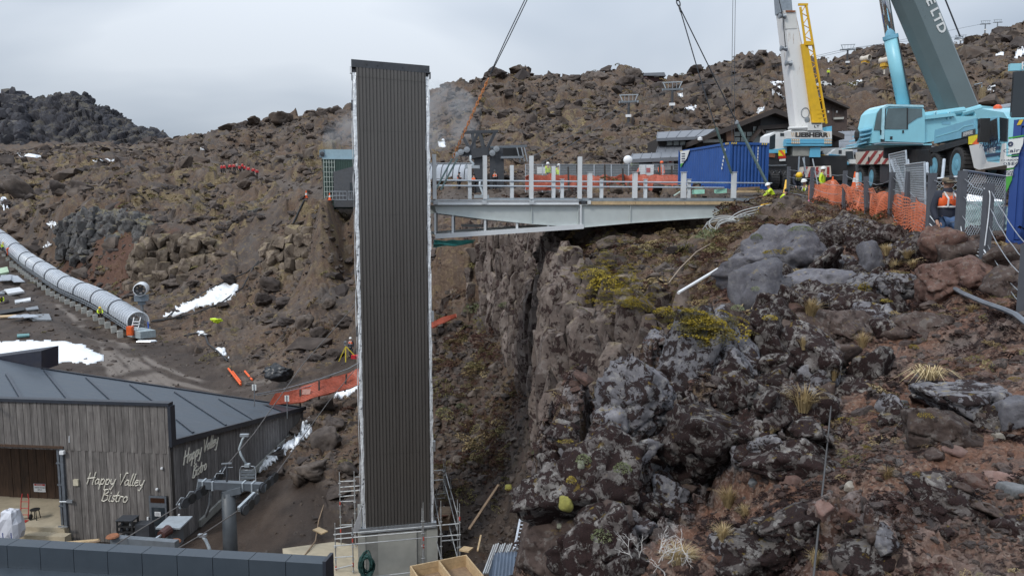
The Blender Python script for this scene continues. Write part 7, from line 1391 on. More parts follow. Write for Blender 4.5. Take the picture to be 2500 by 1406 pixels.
for px, yt, lb in ((1387,408,'short stake nearest the white board at faded orange mesh'),(1409,402,'stake close behind the last tall bridge post'),(1476,402,'stake midway along the faded orange mesh'),(1520,412,'short stake beside the round white lamp'),(1610,402,'leaning stake before the lodge notice board'),(1640,405,'stake standing nearest the blue container'),(1560,420,'shortest stake of the faded orange mesh')): tag(MB().bar(P(px + 2,466,51.5),P(px, yt, 51.5),.12,.12).build('stake', STK),lb, 'stake', g)
net('safety_netting', [(670,962,47),(733,945,48),(779,930,48.5),(840,914,49.5),(885,897,50)],[(655,988,46.6),(733,980,47.1),(779,966,47.7),(840,950,48.7),(885,936,49.3)], ORANGE_N, 'orange safety mesh fence climbing towards the tower', 90,11,.12,22,.055,2)
g = 'dark posts of the orange mesh fence'
for px, yt, yb, D, lb in ((733,950,995,47.5,'dark post nearest the roof corner in orange mesh fence'),(779,929,975,48,'dark post midway along orange mesh fence'),(842,913,956,49,'dark post nearest the tower in orange mesh fence')): tag(MB().bar(P(px, yb, D),P(px + (4 if px > 840 else 0),yt, D),.09,.09).build('fence_post', STK),lb, 'post', g)
tag(MB().add([P(738,950,47.6),P(759,949,47.7),P(757,962,47.6),P(736,963,47.5)],[(0,1,2,3)]).build('pale_board', M('pinkish_board', (.50,.28,.23),.7)), 'pale pinkish board fixed on the orange mesh fence', 'board')
rope('fence_rope', [P(625,962,45),P(690,950,47),P(780,925,49),P(850,900,50.5),P(885,880,51)],.03,GALV_D, 'grey rope handrail above the orange mesh fence', 'rope'); rope('fence_rope', [P(625,965,45),P(700,955,47),P(800,932,49),P(885,905,50.5)],.022,GALV_D, 'lower grey rope along the orange mesh fence', 'rope')
g = 'small white signs near the roof corner'
for px, y0,y1,D, lb in ((621,938,985,45,'white sign board on post by the rope end'),(701,965,1010,44,'white sign board on post before the orange mesh')):
 sg_ = thing('sign_board', lb, 'sign', P(px, y1,D),0,g); Ls = Vector(sg_.location); MB().tube((0,0,-.3),P(px, y0,D) - Ls, .03,6).build('post', GALV_D, sg_); MB().box(P(px, y0 + 7,D) - Ls + Vector((0,-.04,0)),(.26,.03,.36)).build('board', SIGNW, sg_); MB().box(P(px, y0 + 7,D) - Ls + Vector((0,-.06,0)),(.05,.012,.34)).build('dark_band', INK, sg_)
net('debris_net', [(1058,585,31.5),(1085,589,31.6),(1108,587,31.8),(1135,588,32),(1160,589,32.2)],[(1058,599,31),(1085,597,31),(1108,599,31.3),(1135,594,31.8),(1160,590,32.2)], M('teal_net', (.05,.28,.25),.6), 'teal debris net stretched under the bridge beside the tower', 40,8,.10,40,.03,2)
net('safety_netting', [(1056,788,50),(1080,776,50.5),(1112,766,51)],[(1056,800,49.6),(1080,788,50),(1112,774,50.8)], ORANGE_N, 'scrap of orange mesh at the cliff foot beside the tower', 24,6,.1,50,.06,2)
# ------------------------------------------------------------------ people: one skinned body each, clothing as children
_SK = {}
def skin(key, J, edges, rad, root=0,sub=1):
 """skin-modifier surface grown on the joints J"""
 if key in _SK: return _SK[key]
 names = list(J); me = bpy.data.meshes.new(key); me.from_pydata([J[n] for n in names],[(names.index(a),names.index(b)) for a, b in edges],[]); o = bpy.data.objects.new(key, me); COL.objects.link(o)
 md = o.modifiers.new('skin', 'SKIN'); md.use_smooth_shade = True
 for i, n in enumerate(names): v = me.skin_vertices[0].data[i]; v.radius = rad[n] if isinstance(rad[n], tuple) else (rad[n], rad[n]); v.use_root = i == root
 if sub: s_ = o.modifiers.new('sub', 'SUBSURF'); s_.levels = sub; s_.render_levels = sub
 r = bpy.data.meshes.new_from_object(o.evaluated_get(bpy.context.evaluated_depsgraph_get())); r.name = key; bpy.data.objects.remove(o); _SK[key] = r; return r
def joints(pose):
 J = {'pelvis': (0,0,.95), 'waist': (0,0,1.10), 'chest': (0,0,1.32), 'neck': (0,.01,1.50), 'head': (0,-.015,1.60), 'crown': (0,-.01,1.71)}
 for n, s in (('a', -1),('b', 1)):
  J.update({'sh' + n: (s * .19,.01,1.42), 'el' + n: (s * .26,.04,1.14), 'wr' + n: (s * .25,-.08,.90), 'ha' + n: (s * .24,-.12,.81), 'hip' + n: (s * .095,0,.90), 'kn' + n: (s * .11,-.02,.50), 'an' + n: (s * .11,.03,.09), 'to' + n: (s * .13,-.13,.045)})
 if pose == 'bend':      # stooping forward, hands low
  J.update({'waist': (0,-.08,1.08), 'chest': (0,-.28,1.20), 'neck': (0,-.44,1.26), 'head': (0,-.55,1.22), 'crown': (0,-.64,1.20)})
  for n, s in (('a', -1),('b', 1)): J.update({'sh' + n: (s * .19,-.36,1.22), 'el' + n: (s * .22,-.40,.92), 'wr' + n: (s * .12,-.52,.72), 'ha' + n: (s * .10,-.56,.64)})
 if pose == 'crouch':    # squatting on the ground
  J.update({'pelvis': (0,.12,.40), 'waist': (0,.06,.55), 'chest': (0,-.08,.74), 'neck': (0,-.14,.90), 'head': (0,-.19,.99), 'crown': (0,-.22,1.09)})
  for n, s in (('a', -1),('b', 1)): J.update({'sh' + n: (s * .19,-.10,.82), 'el' + n: (s * .26,-.26,.60), 'wr' + n: (s * .14,-.40,.46), 'ha' + n: (s * .12,-.45,.38), 'hip' + n: (s * .11,.10,.38), 'kn' + n: (s * .17,-.30,.46), 'an' + n: (s * .15,-.05,.09), 'to' + n: (s * .17,-.22,.045)})
 if pose == 'work':      # one arm raised forward
  J.update({'ela': (-.30,-.14,1.22), 'wra': (-.24,-.38,1.20), 'haa': (-.22,-.46,1.20)})
 if pose == 'walk':
  J.update({'kna': (-.10,-.16,.52), 'ana': (-.10,-.22,.09), 'toa': (-.11,-.38,.05), 'knb': (.10,.06,.49), 'anb': (.10,.28,.12), 'tob': (.11,.14,.05)})
 return J
BE = [('pelvis', 'waist'),('waist', 'chest'),('chest', 'neck'),('neck', 'head'),('head', 'crown')] + [e for n in 'ab' for e in (('chest', 'sh' + n),('sh' + n, 'el' + n),('el' + n, 'wr' + n),('wr' + n, 'ha' + n),('pelvis', 'hip' + n),('hip' + n, 'kn' + n),('kn' + n, 'an' + n),('an' + n, 'to' + n))]
BR_ = {'pelvis': (.13,.10), 'waist': (.125,.10), 'chest': (.15,.11), 'neck': .052,'head': (.078,.095), 'crown': (.065,.08)}
for n in 'ab': BR_.update({'sh' + n: .062,'el' + n: .043,'wr' + n: .030,'ha' + n: (.024,.042), 'hip' + n: .085,'kn' + n: .058,'an' + n: .042,'to' + n: (.040,.028)})
def sub_sk(pose, keys, grow, tagn):
 J = joints(pose); E_ = [(a, b) for a, b in BE if a in keys and b in keys]; rr = {}
 for k in keys: v = BR_[k]; rr[k] = tuple(x + grow for x in v) if isinstance(v, tuple) else v + grow
 if tagn in ('jacket', 'vest'):
  lo = 'pelvis' if tagn == 'jacket' else 'waist'; d_ = (Vector(J[lo]) - Vector(J['chest'])).normalized() * (.09 if tagn == 'jacket' else .06); J[lo] = tuple(Vector(J[lo]) + d_); rr[lo] = (.185,.145) if tagn == 'jacket' else (.185,.155)
  if 'waist' in rr and lo == 'pelvis': rr['waist'] = (.165,.135)
 return skin(tagn + '_' + pose, {k: J[k] for k in J if k in keys}, E_, rr, 0)
ARM = ['sha', 'ela', 'wra', 'shb', 'elb', 'wrb']; LEG = ['hipa', 'kna', 'ana', 'hipb', 'knb', 'anb']
HELM = {}
def person(label, loc, rz, pose='stand', top=NAVY, vest=None, legs=NAVY, hat=None, group=None, h=1.76,tape=True):
 p = thing('person', label, 'person', loc, rz, group); p.scale = (h / 1.76,) * 3; J = joints(pose)
 def put(nm, me, m, par=None):
  k = me.name + m.name; me2 = _SK.get(k)
  if me2 is None: me2 = me.copy(); me2.materials.clear(); me2.materials.append(m); _SK[k] = me2
  o = bpy.data.objects.new(nm, me2); COL.objects.link(o); o.parent = par or p; return o
 put('body', skin('body_' + pose, J, BE, BR_),SKIN)
 put('jacket', sub_sk(pose, ['pelvis', 'waist', 'chest'] + ARM, .022,'jacket'),top); put('trousers', sub_sk(pose, ['pelvis'] + LEG, .020,'trousers'),legs);
 for n in 'ab': a, b = Vector(J['an' + n]),Vector(J['to' + n]); mb = MB(); mb.tube(a + Vector((0,.03,.06)),a + Vector((0,.02,-.06)),.062,8); mb.bar(a + Vector((0,.05,-.05)),b + Vector((0,-.06,-.01)),.10,.085); mb.build('boot', BLACKC, p)
 if vest:
  v = put('vest', sub_sk(pose, ['waist', 'chest', 'sha', 'shb'],.040,'vest'),vest)
  if tape:
   w, c = Vector(J['waist']),Vector(J['chest']); ax = (c - w).normalized(); q = w + ax * .07; s = ax.cross(Vector((0,1,0))).normalized() if abs(ax.y) < .95 else Vector((1,0,0)); f = s.cross(ax)
   MB().path([q + s * (.175 * math.cos(t_)) + f * (.15 * math.sin(t_)) for t_ in [k * .524 for k in range(12)]],.018,5,True).build('reflective_tape', REFL, v)
   for sx in (-.09,.09): MB().path([q + s * sx - f * .15,c + s * sx * 1.05 - f * .165,Vector(J['neck']) + s * sx - ax * .05 - f * .04],.016,5).build('reflective_tape', REFL, v)
 hd, cr = Vector(J['head']),Vector(J['crown']); ax = (cr - hd).normalized(); mt = ax.to_track_quat('Z', 'Y').to_matrix().to_4x4(); c = hd + ax * .055
 if hat:
  mb = MB().lathe([(.150,-.005),(.128,.01),(.122,.06),(.095,.105),(.05,.13),(.005,.135)],14); mb.v = [tuple(c + mt @ Vector(v)) for v in mb.v]; mb.build('helmet', hat, p, True)
 else:
  mb = MB().lathe([(.10,-.03),(.104,.02),(.092,.07),(.05,.10),(.005,.105)],12); mb.v = [tuple(c + mt @ Vector((v[0], v[1] + .015,v[2]))) for v in mb.v]; mb.build('hair', BLACKC, p, True)
 return p
HW = M('white_helmet', (.78,.78,.76),.35,0,.03,5,.05); HY = M('yellow_helmet', (.80,.50,.02),.35,0,.05,5,.05); REDJ = M('red_jacket', (.55,.02,.03),.6,0,.1,9,.05)
def ground_at(px, py, D): q = P(px, py, D); return Vector((q.x, q.y, G(q.x, q.y)))
# the man by the container
man = person('man in cap and orange vest standing behind the wire fence', P(2302,654,14.6),R(8), 'stand', NAVY, ORANGE, DENIM, None, None, 1.80)
hd = Vector((0,-.015,1.62)); CAPM = M('tan_camouflage_cap', (.16,.125,.085),.8,0,.4,30,.2)
MB().lathe([(.112,.02),(.116,.05),(.10,.10),(.05,.125),(.005,.13)],16,hd).build('cap', CAPM, man, True); mb = MB(); mb.add([hd + Vector((.10 * math.cos(a),-.07 - .15 * math.sin(a) * k, .03 - .025 * k)) for k in (0,1) for a in [i * math.pi / 8 for i in range(9)]],[(i, i + 1,i + 10,i + 9) for i in range(8)]); mb.build('cap_brim', CAPM, man)
MB().path([hd + Vector((.095 * math.cos(a),-.102 * abs(math.sin(a)) - .005,.005)) for a in [math.pi * (k / 10) for k in range(11)]],.022,6).build('sunglasses', BLACK, man, True)
MB().lathe([(.002,.03),(.012,.02),(.02,-.02),(.004,-.03)],8,hd + Vector((0,-.108,-.025))).build('nose', SKIN, man, True); MB().box(hd + Vector((0,-.098,-.068)),(.05,.012,.008)).build('mouth', M('lip', (.28,.12,.10),.5),man)
for s in (-1,1): MB().lathe([(.004,-.03),(.018,-.015),(.02,.02),(.004,.03)],8,hd + Vector((s * .098,.01,-.01))).build('ear', SKIN, man, True)
MB().lathe([(.09,-.02),(.085,.05),(.075,.06)],12,(0,.0,1.47),cap=False).build('collar', NAVY, man, True); MB().tube((0,-.165,1.46),(0,-.165,1.33),.012,5).build('zip', GALV, man)
for n, s in (('a', -1),('b', 1)):
 w = Vector((s * .24,-.11,.84))
 for i, (dx, ln) in enumerate(((-.03,.075),(-.01,.085),(.012,.08),(.03,.062))): MB().path([w + Vector((0,dx, 0)),w + Vector((0,dx - .006,-ln * .6)),w + Vector((-s * .02,dx - .002,-ln))],[.010,.009,.007],6).build('finger', SKIN, man, True)
 MB().path([w + Vector((-s * .01,-.045,.03)),w + Vector((-s * .02,-.065,-.01)),w + Vector((-s * .025,-.062,-.035))],[.011,.010,.008],6).build('thumb', SKIN, man, True)
# hikers in red on the far path
g = 'walkers in red jackets on the hillside path'
for i, (px, py, lb) in enumerate(((541,424,'walker in red at the uphill end of the group'),(548,426,'walker in red close beside the end walker'),(562,423,'walker in red third along the group'),(572,421,'walker in red fourth along the group'),(586,425,'walker in red before the gap in the group'),(592,420,'walker in red just past the gap'),(597,425,'walker in red tallest in middle of the group'),(607,428,'walker in red near the lower end'),(619,431,'walker in red last but one of the group'),(628,435,'walker in red at the lower end of the group'),(578,419,'walker with pale hood among the red jackets'))):
 q = P(px, py, 141); q.z = max(q.z, G(q.x, q.y)); person(lb, q, R(20 * (i % 5) - 40), 'walk' if i % 3 else 'stand', REDJ if i < 10 else M('pale_hood', (.4,.38,.36),.7),None, BLACKC, None, g, 1.8)
# crew behind the bridge
g = 'crew in orange vests at the lift station'
for px, py, D, pose, lb, rz in ((1121,470,66,'work', 'worker in orange vest at the barriers nearest the tower', 70),(1157,474,66,'stand', 'worker in orange vest half hidden by a bridge post', 160),(1208,466,65,'stand', 'worker in orange vest between the station columns', 20)): person(lb, P(px, py, D),R(rz),pose, BLACKC, ORANGE, BLACKC, None if px < 1200 else DARKST, g, 1.8)
g = 'crew in yellow jackets at the mesh fence'
for px, lb, rz in ((1337,'worker in yellow jacket and white helmet beside white board', 40),(1364,'worker in yellow jacket nearest the tall bridge post', -20)): person(lb, P(px, 454 + (4 if px > 1350 else 0),57),R(rz), 'stand', YEL_HV, None, NAVY, HW, g, 1.78)
tag(MB().bar(P(1311,416,55),P(1331,416,55),.05,.50).build('white_board', SIGNW), 'blank white board on the mesh fence beside a yellow jacket', 'board')
g = 'crew in orange before the lodge'
for px, py, D, lb, pose in ((1614,452,57,'worker in orange standing before the lodge notice board', 'stand'),(1637,460,55,'worker in orange crouching beside the blue container', 'crouch'),(1558,452,57,'worker in orange bending by the white cabinet', 'bend')): person(lb, P(px, py, D),R(30),pose, ORANGE, None, ORANGE, None if pose == 'crouch' else ORANGE, g, 1.8)
# crew guiding the bridge end
g = 'crew at the plateau end of the bridge'
person('worker in yellow vest and yellow helmet stooping over the bridge end', P(1948,494,36),R(-20), 'bend', NAVY, YEL_HV, NAVY, HY, g, 1.85); person('worker in yellow shirt and white helmet by the striped outrigger beam', P(2006,500,36.5),R(50), 'stand', YEL_HV, None, NAVY, HW, g, 1.85)
person('worker in yellow vest crouching beneath the step ladder', P(1968,499,35),R(-60), 'crouch', NAVY, YEL_HV, NAVY, HW, g, 1.8); person('worker in yellow vest and white helmet low at the rod of the sling', P(1883,503,34),R(-100), 'crouch', YEL_HV, None, NAVY, HW, g, 1.6)
person('worker in yellow bent low behind the yellow strap', P(1908,516,32.5),R(60), 'crouch', YEL_HV, None, NAVY, None, g, 1.5)
# surveyor and conveyor crew
q = P(857,872,66); person('surveyor in orange vest and white helmet beside a yellow tripod', Vector((q.x, q.y, q.z)),R(-20), 'stand', NAVY, ORANGE, DARKST, HW, None, 1.8)
tr = thing('survey_tripod', 'yellow survey tripod with instrument beside the ribbed tower', 'tripod', P(843,880,64)); L = Vector(tr.location)
for x, y in ((827,882),(844,884),(866,868)): MB().bar(P(x, y, 64) - L, P(844,845,64) - L, .09,.06).build('leg', M('tripod_yellow', (.62,.50,.04),.5),tr)
MB().box(P(843,838,64) - L, (.2,.2,.36)).build('instrument', GALV, tr); MB().box(P(843,838,64) - L + Vector((0,-.11,.02)),(.09,.03,.12)).build('lens', BLACK, tr); rb = thing('equipment_case', 'red equipment case lying at the tower edge by the tripod', 'case', P(871,872,64)); MB().b2((-.45,-.2,-.1),(.45,.2,.2)).build('case_body', REDJ, rb); MB().b2((-.1,-.24,.02),(.1,-.2,.08)).build('handle', BLACK, rb)
g = 'crew along the conveyor'
for px, py, D, pose, top, lb, hat in ((9,618,126,'stand', YEL_HV, 'worker in yellow at the upper conveyor beside orange one', HY),(21,625,124,'bend', ORANGE, 'worker in orange stooping at the upper conveyor', ORANGE),(32,622,123,'crouch', ORANGE, 'worker in orange crouching under the upper conveyor', None),(244,775,82,'crouch', YEL_HV, 'worker in yellow crouching beside the lower conveyor footings', HY),(4,752,88,'bend', YEL_HV, 'worker in yellow bending among the stacked sheets', None)): person(lb, P(px, py, D),R(40),pose, top, None, ORANGE if top is ORANGE else NAVY, hat, g, 1.85)
person('worker in yellow vest high on the slope behind the yellow jib', P(2022,190,150),0,'stand', YEL_HV, None, NAVY, HW, None, 1.8)
# ------------------------------------------------------------------ big rocks of the near slope, each a thing of its own
LICH = rock_mat('lichen_grey_rock', [(.10,.095,.105),(.185,.178,.19),(.27,.26,.275)], dark=.95,lich=.5,scale=3.2,yel=.35,cover=.45,lum=(.72,1.05))
LILAC = rock_mat('lilac_grey_slab', [(.10,.096,.11),(.155,.15,.168),(.21,.205,.222)], dark=.85,lich=.25,scale=2.2,yel=.3,cover=.57,lum=(.72,1.05))
DARKR = rock_mat('dark_crusted_rock', [(.065,.055,.052),(.13,.112,.105),(.25,.235,.22)], dark=1.0,lich=.55,scale=3.6,yel=.3,cover=.41,lum=(.72,1.05))
REDR = rock_mat('red_scoria_rock', [(.075,.042,.034),(.14,.080,.064),(.20,.125,.10)], dark=.7,lich=.2,scale=3,yel=.2,cover=.53,lum=(.72,1.05))
BROWNR = rock_mat('brown_scoria_rock', [(.050,.036,.032),(.090,.064,.055),(.14,.105,.09)], dark=.6,lich=.25,scale=3.2,yel=.15,cover=.53,lum=(.72,1.05))
PINKR = rock_mat('pink_stone', [(.17,.10,.085),(.26,.165,.14),(.34,.235,.2)], dark=.1,lich=.1,scale=4,cover=.6,lum=(.72,1.05)); PALER = rock_mat('pale_stone', [(.26,.23,.19),(.38,.34,.29),(.48,.44,.39)], dark=.1,lich=.1,scale=4,cover=.6,lum=(.72,1.05)); GREYR = rock_mat('grey_stone', [(.11,.115,.12),(.18,.185,.19),(.26,.26,.265)], dark=.2,lich=.2,scale=4,cover=.56,lum=(.72,1.05))
_bm = bmesh.new(); bmesh.ops.create_icosphere(_bm, subdivisions=5,radius=1); _ID = np.array([v.co[:] for v in _bm.verts]); _IF = np.array([[v.index for v in f.verts] for f in _bm.faces]); _bm.free()
_bm = bmesh.new(); bmesh.ops.create_icosphere(_bm, subdivisions=4,radius=1); _ID4 = np.array([v.co[:] for v in _bm.verts]); _IF4 = np.array([[v.index for v in f.verts] for f in _bm.faces]); _bm.free()
def rock_np(seed, n=13,rough=.05,hi=True, soft=60):
 """faceted boulder: sphere cut back by n random planes, then split into stepped, cracked blocks; surface pitted"""
 r = np.random.default_rng(seed); D_, F_ = (_ID, _IF) if hi else (_ID4,_IF4); N_ = r.normal(size=(n, 3)); N_ /= np.linalg.norm(N_, axis=1)[:, None]; d = r.uniform(.52,.82,n); c = D_ @ N_.T
 q = np.where(c > .05,d / np.maximum(c, .05),9); q = np.minimum(q, 1.3); rad = -np.log(np.exp(-soft * q).sum(1) + np.exp(-soft * 1.22)) / soft * 1.1
 p = (D_ * rad[:, None]).astype(np.float32); k = p * 2.2 + seed * 7.1; dsp = rough * (fbm(k, 5,gain=.6) + .7 * np.minimum(0,fbm(p * 5 + seed, 3) + .05))
 if rough > .055:
  f1,f2,cid, of = worley3(p * 1.5 + seed * 3.3 + .25 * fbm(k, 2)[:, None]); dsp += .20 * (_jit[cid, 2] - .5) + .26 * ((_jit[cid, 3] - .5) * of[:, 0] + (_jit[cid, 1] - .5) * of[:, 2]) - .10 * sstep(.07,0,f2 - f1)
 return p + D_ * dsp[:, None], F_
def boulder(px, py, w, h, D, m, label, seed, dep=.9,yaw=0.0,tilt=0.0,n=13,rough=.06,group=None, name='boulder', hi=True):
 p, F_ = rock_np(seed, n, rough, hi and w > 165); W_, H_ = w / FPX * D * .58,h / FPX * D * .60; p = p * np.array([W_, W_ * dep, H_])
 Dg = PX(PG(px, py))[2]; D2 = Dg if D > 0 and abs(Dg - D) < .45 * D else abs(D); D2 = max(D2,.1); W_ *= D2 / D; H_ *= D2 / D; p *= D2 / D
 o = mesh_np(name, p, F_, m); o.location = P(px, py, D2 + W_ * dep * .12); o.rotation_euler = (0,R(tilt),R(yaw)); return tag(o, label, 'rock', group)
OUT = bpy.data.objects.new('rock_outcrop', None); COL.objects.link(OUT); OUT['kind'] = 'structure'
for a in [(1905,652,240,130,17.3,LILAC, 'broad lilac grey slab topped with yellow moss above the gully', 21),(1862,742,150,200,16.0,LILAC, 'upright lilac grey slab face under the mossy topped one', 22,.7),(2002,706,170,84,15.0,LILAC, 'pale tilted slab beside the largest grass tussock', 23,1.,0,8),(2085,590,190,96,20,DARKR, 'black crusted rock mound below the orange mesh', 24),(1985,575,130,70,21.5,DARKR, 'dark mossy rock near the orange strip', 25),
          (2048,650,118,66,17.0,LICH, 'angular grey rock with pale facets below the black mound', 26),(2130,668,96,96,15.6,LILAC, 'smooth lilac rock with black spots below the grass tufts', 27),(2335,676,190,116,-12.2,REDR, 'big rounded reddish boulder under the wire fence', 28,.9,0,6),(2292,600,90,110,-13.7,REDR, 'red grey boulder at the feet of the vested man', 29),(2370,628,130,96,-13.4,BROWNR, 'grey brown rock behind the fence posts', 30),(2455,650,130,90,-12.2,BROWNR, 'grey rock below the deep blue container', 31),(2490,705,110,90,10.4,BROWNR, 'brown rock by the last fence post', 32),
          (2025,826,190,130,10.6,BROWNR, 'big rounded brown boulder in the middle of the slope', 33,.9,0,0,9,.07),(1882,872,220,270,11.0,DARKR, 'tall dark pointed rock with yellow moss on its tip', 34,.8,20,-12),(1742,905,250,240,11.5,LICH, 'blotched grey rock with black lichen left of the pointed one'.replace(' left of', ' beside'),35),(1672,925,150,260,11.2,LICH, 'tall pinkish grey spike of rock at the gully rim', 36,.7,10,12),(1640,870,120,110,12.2,LICH, 'speckled rock at the top of the gully rim', 37),(1560,1000,220,180,10.2,LICH, 'pale lichen block jutting over the gully', 38,.8),
          (1610,1175,150,310,8.9,LICH, 'long pale slab tilted down the near slope', 39,.6,0,18),(1710,1080,230,200,9.6,DARKR, 'black crusted rock above the long pale slab', 40),(1392,1092,74,76,9.6,LICH, 'small grey rock with orange moss at the gully corner', 41),(1440,1190,290,250,8.8,DARKR, 'bulky dark mossy rock at the gully corner', 42,.8),(1365,1350,210,200,7.7,BROWNR, 'smooth dark grey boulder beside the metal sheets', 43,.8),(1480,1330,180,170,7.4,DARKR, 'dark rock behind the bleached twigs', 44),(1350,1235,90,130,8.6,DARKR, 'dark rock carrying the big yellow cushion', 143),
          (2180,715,180,76,13.4,LICH, 'grey slab with pale patches behind the yellow moss tower', 45),(2125,790,130,90,11.6,LICH, 'rough grey rock below the yellow moss tower', 46),(2220,800,150,80,11.2,BROWNR, 'brown rock beyond the rough grey one', 47),(2400,985,240,100,7.2,LICH, 'wide pale grey rock near the edge of the frame', 48),(2475,1020,110,110,6.6,LILAC, 'smooth lilac rock at the edge of the frame', 49),(2180,1010,90,90,7.4,LICH, 'white blotched rock beside the thin cable', 50),(2110,930,110,130,8.6,DARKR, 'dark rock against the thin cable', 51),(2290,1060,190,120,6.6,BROWNR, 'brown rubble mound with yellow moss', 52),
          (2330,1240,190,110,5.4,DARKR, 'black pitted lava lump near the bottom edge', 53,.8,0,10),(1930,1120,210,120,6.8,DARKR, 'pale and black pitted lava ridge by the cable', 54),(1870,1345,190,100,5.5,DARKR, 'black mossy lava at the bottom edge', 55),(2140,1360,150,80,5.2,DARKR, 'dark crusted lava beside the cable foot', 56),(1800,1000,150,110,9.0,DARKR, 'dark crusted rock below the pointed one', 57),(1965,1010,120,90,8.4,DARKR, 'dark low rock behind the twin tussock', 58),(2480,1300,120,90,5.0,DARKR, 'black lava lump at the bottom corner', 59)]:
 boulder(*a)
for i, a in enumerate([(1942,1186,50,38,6.4,PINKR, 'rust red stone beside the thin cable'),(2078,1192,34,22,6.2,PALER, 'pale cream stone on red scoria'),(2327,1104,46,34,6.2,PINKR, 'pink angular stone on red scoria'),(2290,1115,44,34,6.3,BROWNR, 'brown stone touching the pink one'),(2200,990,26,26,7.4,GREYR, 'blue grey stone on the brown slope'),(1945,1152,34,22,6.5,GREYR, 'flat greenish grey stone by the cable'),(1838,1182,24,18,6.8,GREYR, 'bright blue grey stone by a tussock'),(2450,1175,90,46,5.8,PINKR, 'deep red stone at the edge of the frame'),(2480,1208,70,50,5.5,GREYR, 'round grey stone under the deep red one'),(2395,1178,70,40,5.8,REDR, 'dull red stone near the deep red one'),(1390,800,1,1,30,PALER, ''),(2150,1160,40,30,6.2,REDR, 'small red stone near the pale cream one'),(2060,1250,46,34,5.8,REDR, 'red stone half sunk by the cable'),(2010,1240,50,44,5.9,PINKR, 'pink stone half sunk by the cable'),(2260,1200,56,44,5.8,PALER, 'pale stone in black lava crust'),(2440,1070,30,18,6.5,PALER, 'small pale stone beyond the rubble mound'),(1985,1330,36,30,5.4,PINKR, 'rosy stone at the bottom edge by the cable'),(2300,960,50,30,7.4,REDR, 'red flat stone under the hanging grass')]):
 if a[6]: boulder(*a, 300 + i, .9,20 * i, 0,9,.05,'stones lying on the red scoria', 'loose_stone', False)
# broken rock of the outcrop between the named boulders: pieces of the terrain
_NR = []
for k in range(6): p, F_ = rock_np(1200 + k, 10,.07,False, 60); o = mesh_np('rock_fragment', p, F_, DARKR); _NR.append(o.data); bpy.data.objects.remove(o)
_ZN = [[(1320,1120),(1480,1010),(1610,840),(1800,830),(1960,780),(2080,940),(2050,1080),(1900,1160),(1740,1130),(1660,1290),(1560,1406),(1310,1406)],[(1800,620),(2180,560),(2420,640),(2300,760),(2100,830),(1820,800)],[(1760,1300),(2100,1280),(2300,1180),(2480,1230),(2350,1330),(2150,1400),(1780,1400)],[(2100,900),(2300,980),(2500,960),(2500,1060),(2200,1100)]]
_r2 = np.random.default_rng(23)
for zi, (zn, cnt) in enumerate(zip(_ZN, (105,50,26,16))):
 done = 0
 while done < cnt:
  px, py = _r2.uniform(1300,2500), _r2.uniform(560,1406)
  if in_poly(zn, np.array([px]),np.array([py]))[0] < 0: continue
  done += 1; q = PG(px, py); D = PX(q)[2]; s = _r2.uniform(26,105) * (.8 if zi > 1 else 1) / FPX * D * .55
  if D > 24: continue
  o = place_mesh('rock_fragment', _NR[_r2.integers(6)], q, (_r2.normal(0,.4), _r2.normal(0,.4), _r2.random() * 6.28),(s * _r2.uniform(.8,1.4),s * _r2.uniform(.7,1.1),s * _r2.uniform(.55,1.15)),None); o.parent = OUT; o.material_slots[0].link = 'OBJECT'; o.material_slots[0].material = (DARKR, LICH, DARKR, DARKR, DARKR, BROWNR)[_r2.integers(6)]
# mid-distance rocks: parts of the terrain, laid on it
_RK = []
for k in range(10):
 p, F_ = rock_np(900 + k, 11,.07,False, 34); o = mesh_np('boulder', p, F_, HILL_ST); _RK.append(o.data); bpy.data.objects.remove(o)
_PR = np.random.default_rng(17)
def lay(px, py, w, par=terrain, m=None, flat_=.7,name='boulder', D0=None):
 q = PG(px, py, D0); D = PX(q)[2]
 s = w / FPX * D * .55; o = place_mesh(name, _RK[_PR.integers(10)], q + Vector((0,0,s * .12)),(_PR.normal(0,.3), _PR.normal(0,.3), _PR.random() * 6.28),(s * _PR.uniform(.9,1.4),s * _PR.uniform(.8,1.2),s * flat_ * _PR.uniform(.7,1.3)),par)
 if m: o.material_slots[0].link = 'OBJECT'; o.material_slots[0].material = m
 return o
for px, py, w in [(600,312,40),(622,305,30),(560,318,34),(690,300,46),(575,300,24),(780,830,40),(705,790,34),(660,705,46),(690,740,38),(740,800,44),(800,760,30),(640,745,40),(820,870,40),(770,880,34),(845,790,42),(790,995,50),(855,1000,44),(700,1085,44),(800,1090,70),(720,1060,38),(770,1150,56),(680,1160,46),(730,1180,42),(830,1200,60),(690,1120,40),(640,1180,36),(600,1200,40),(575,1240,44),(850,1150,50),(810,1040,46),(1290,1190,30),(1180,1180,26),(1120,1130,28),(1250,960,30),(1310,1010,26),(1390,590,60),(1340,610,50),(1480,600,40),(1430,570,50),(1560,700,36),(1620,690,30),(1700,660,30),(1660,800,44),(1770,720,30),(1500,470,34),(1610,472,36),(1330,475,40),(1270,478,30),(1400,200,30),(1530,205,36),(1545,190,34),(1465,190,30),(1215,185,40),(1260,180,30),(1690,170,36),(1850,162,40),(1830,165,30),(1490,650,40),(1560,610,30),(205,470,60),(150,470,50),(60,478,60),(20,470,40),(420,700,40),(380,690,34),(470,700,30),(620,680,40),(560,690,36)]: lay(px, py, w, D0=26 if (px > 1300 and py > 540) else None)
for k in range(190):
 px = _PR.uniform(0,2500); py = _PR.uniform(200,680) if px < 1060 else _PR.uniform(190,440)
 if px > 1850: px = _PR.uniform(1080,1850)
 q = PG(px, py)
 if PX(q)[2] < 250: lay(px, py, _PR.uniform(9,24))
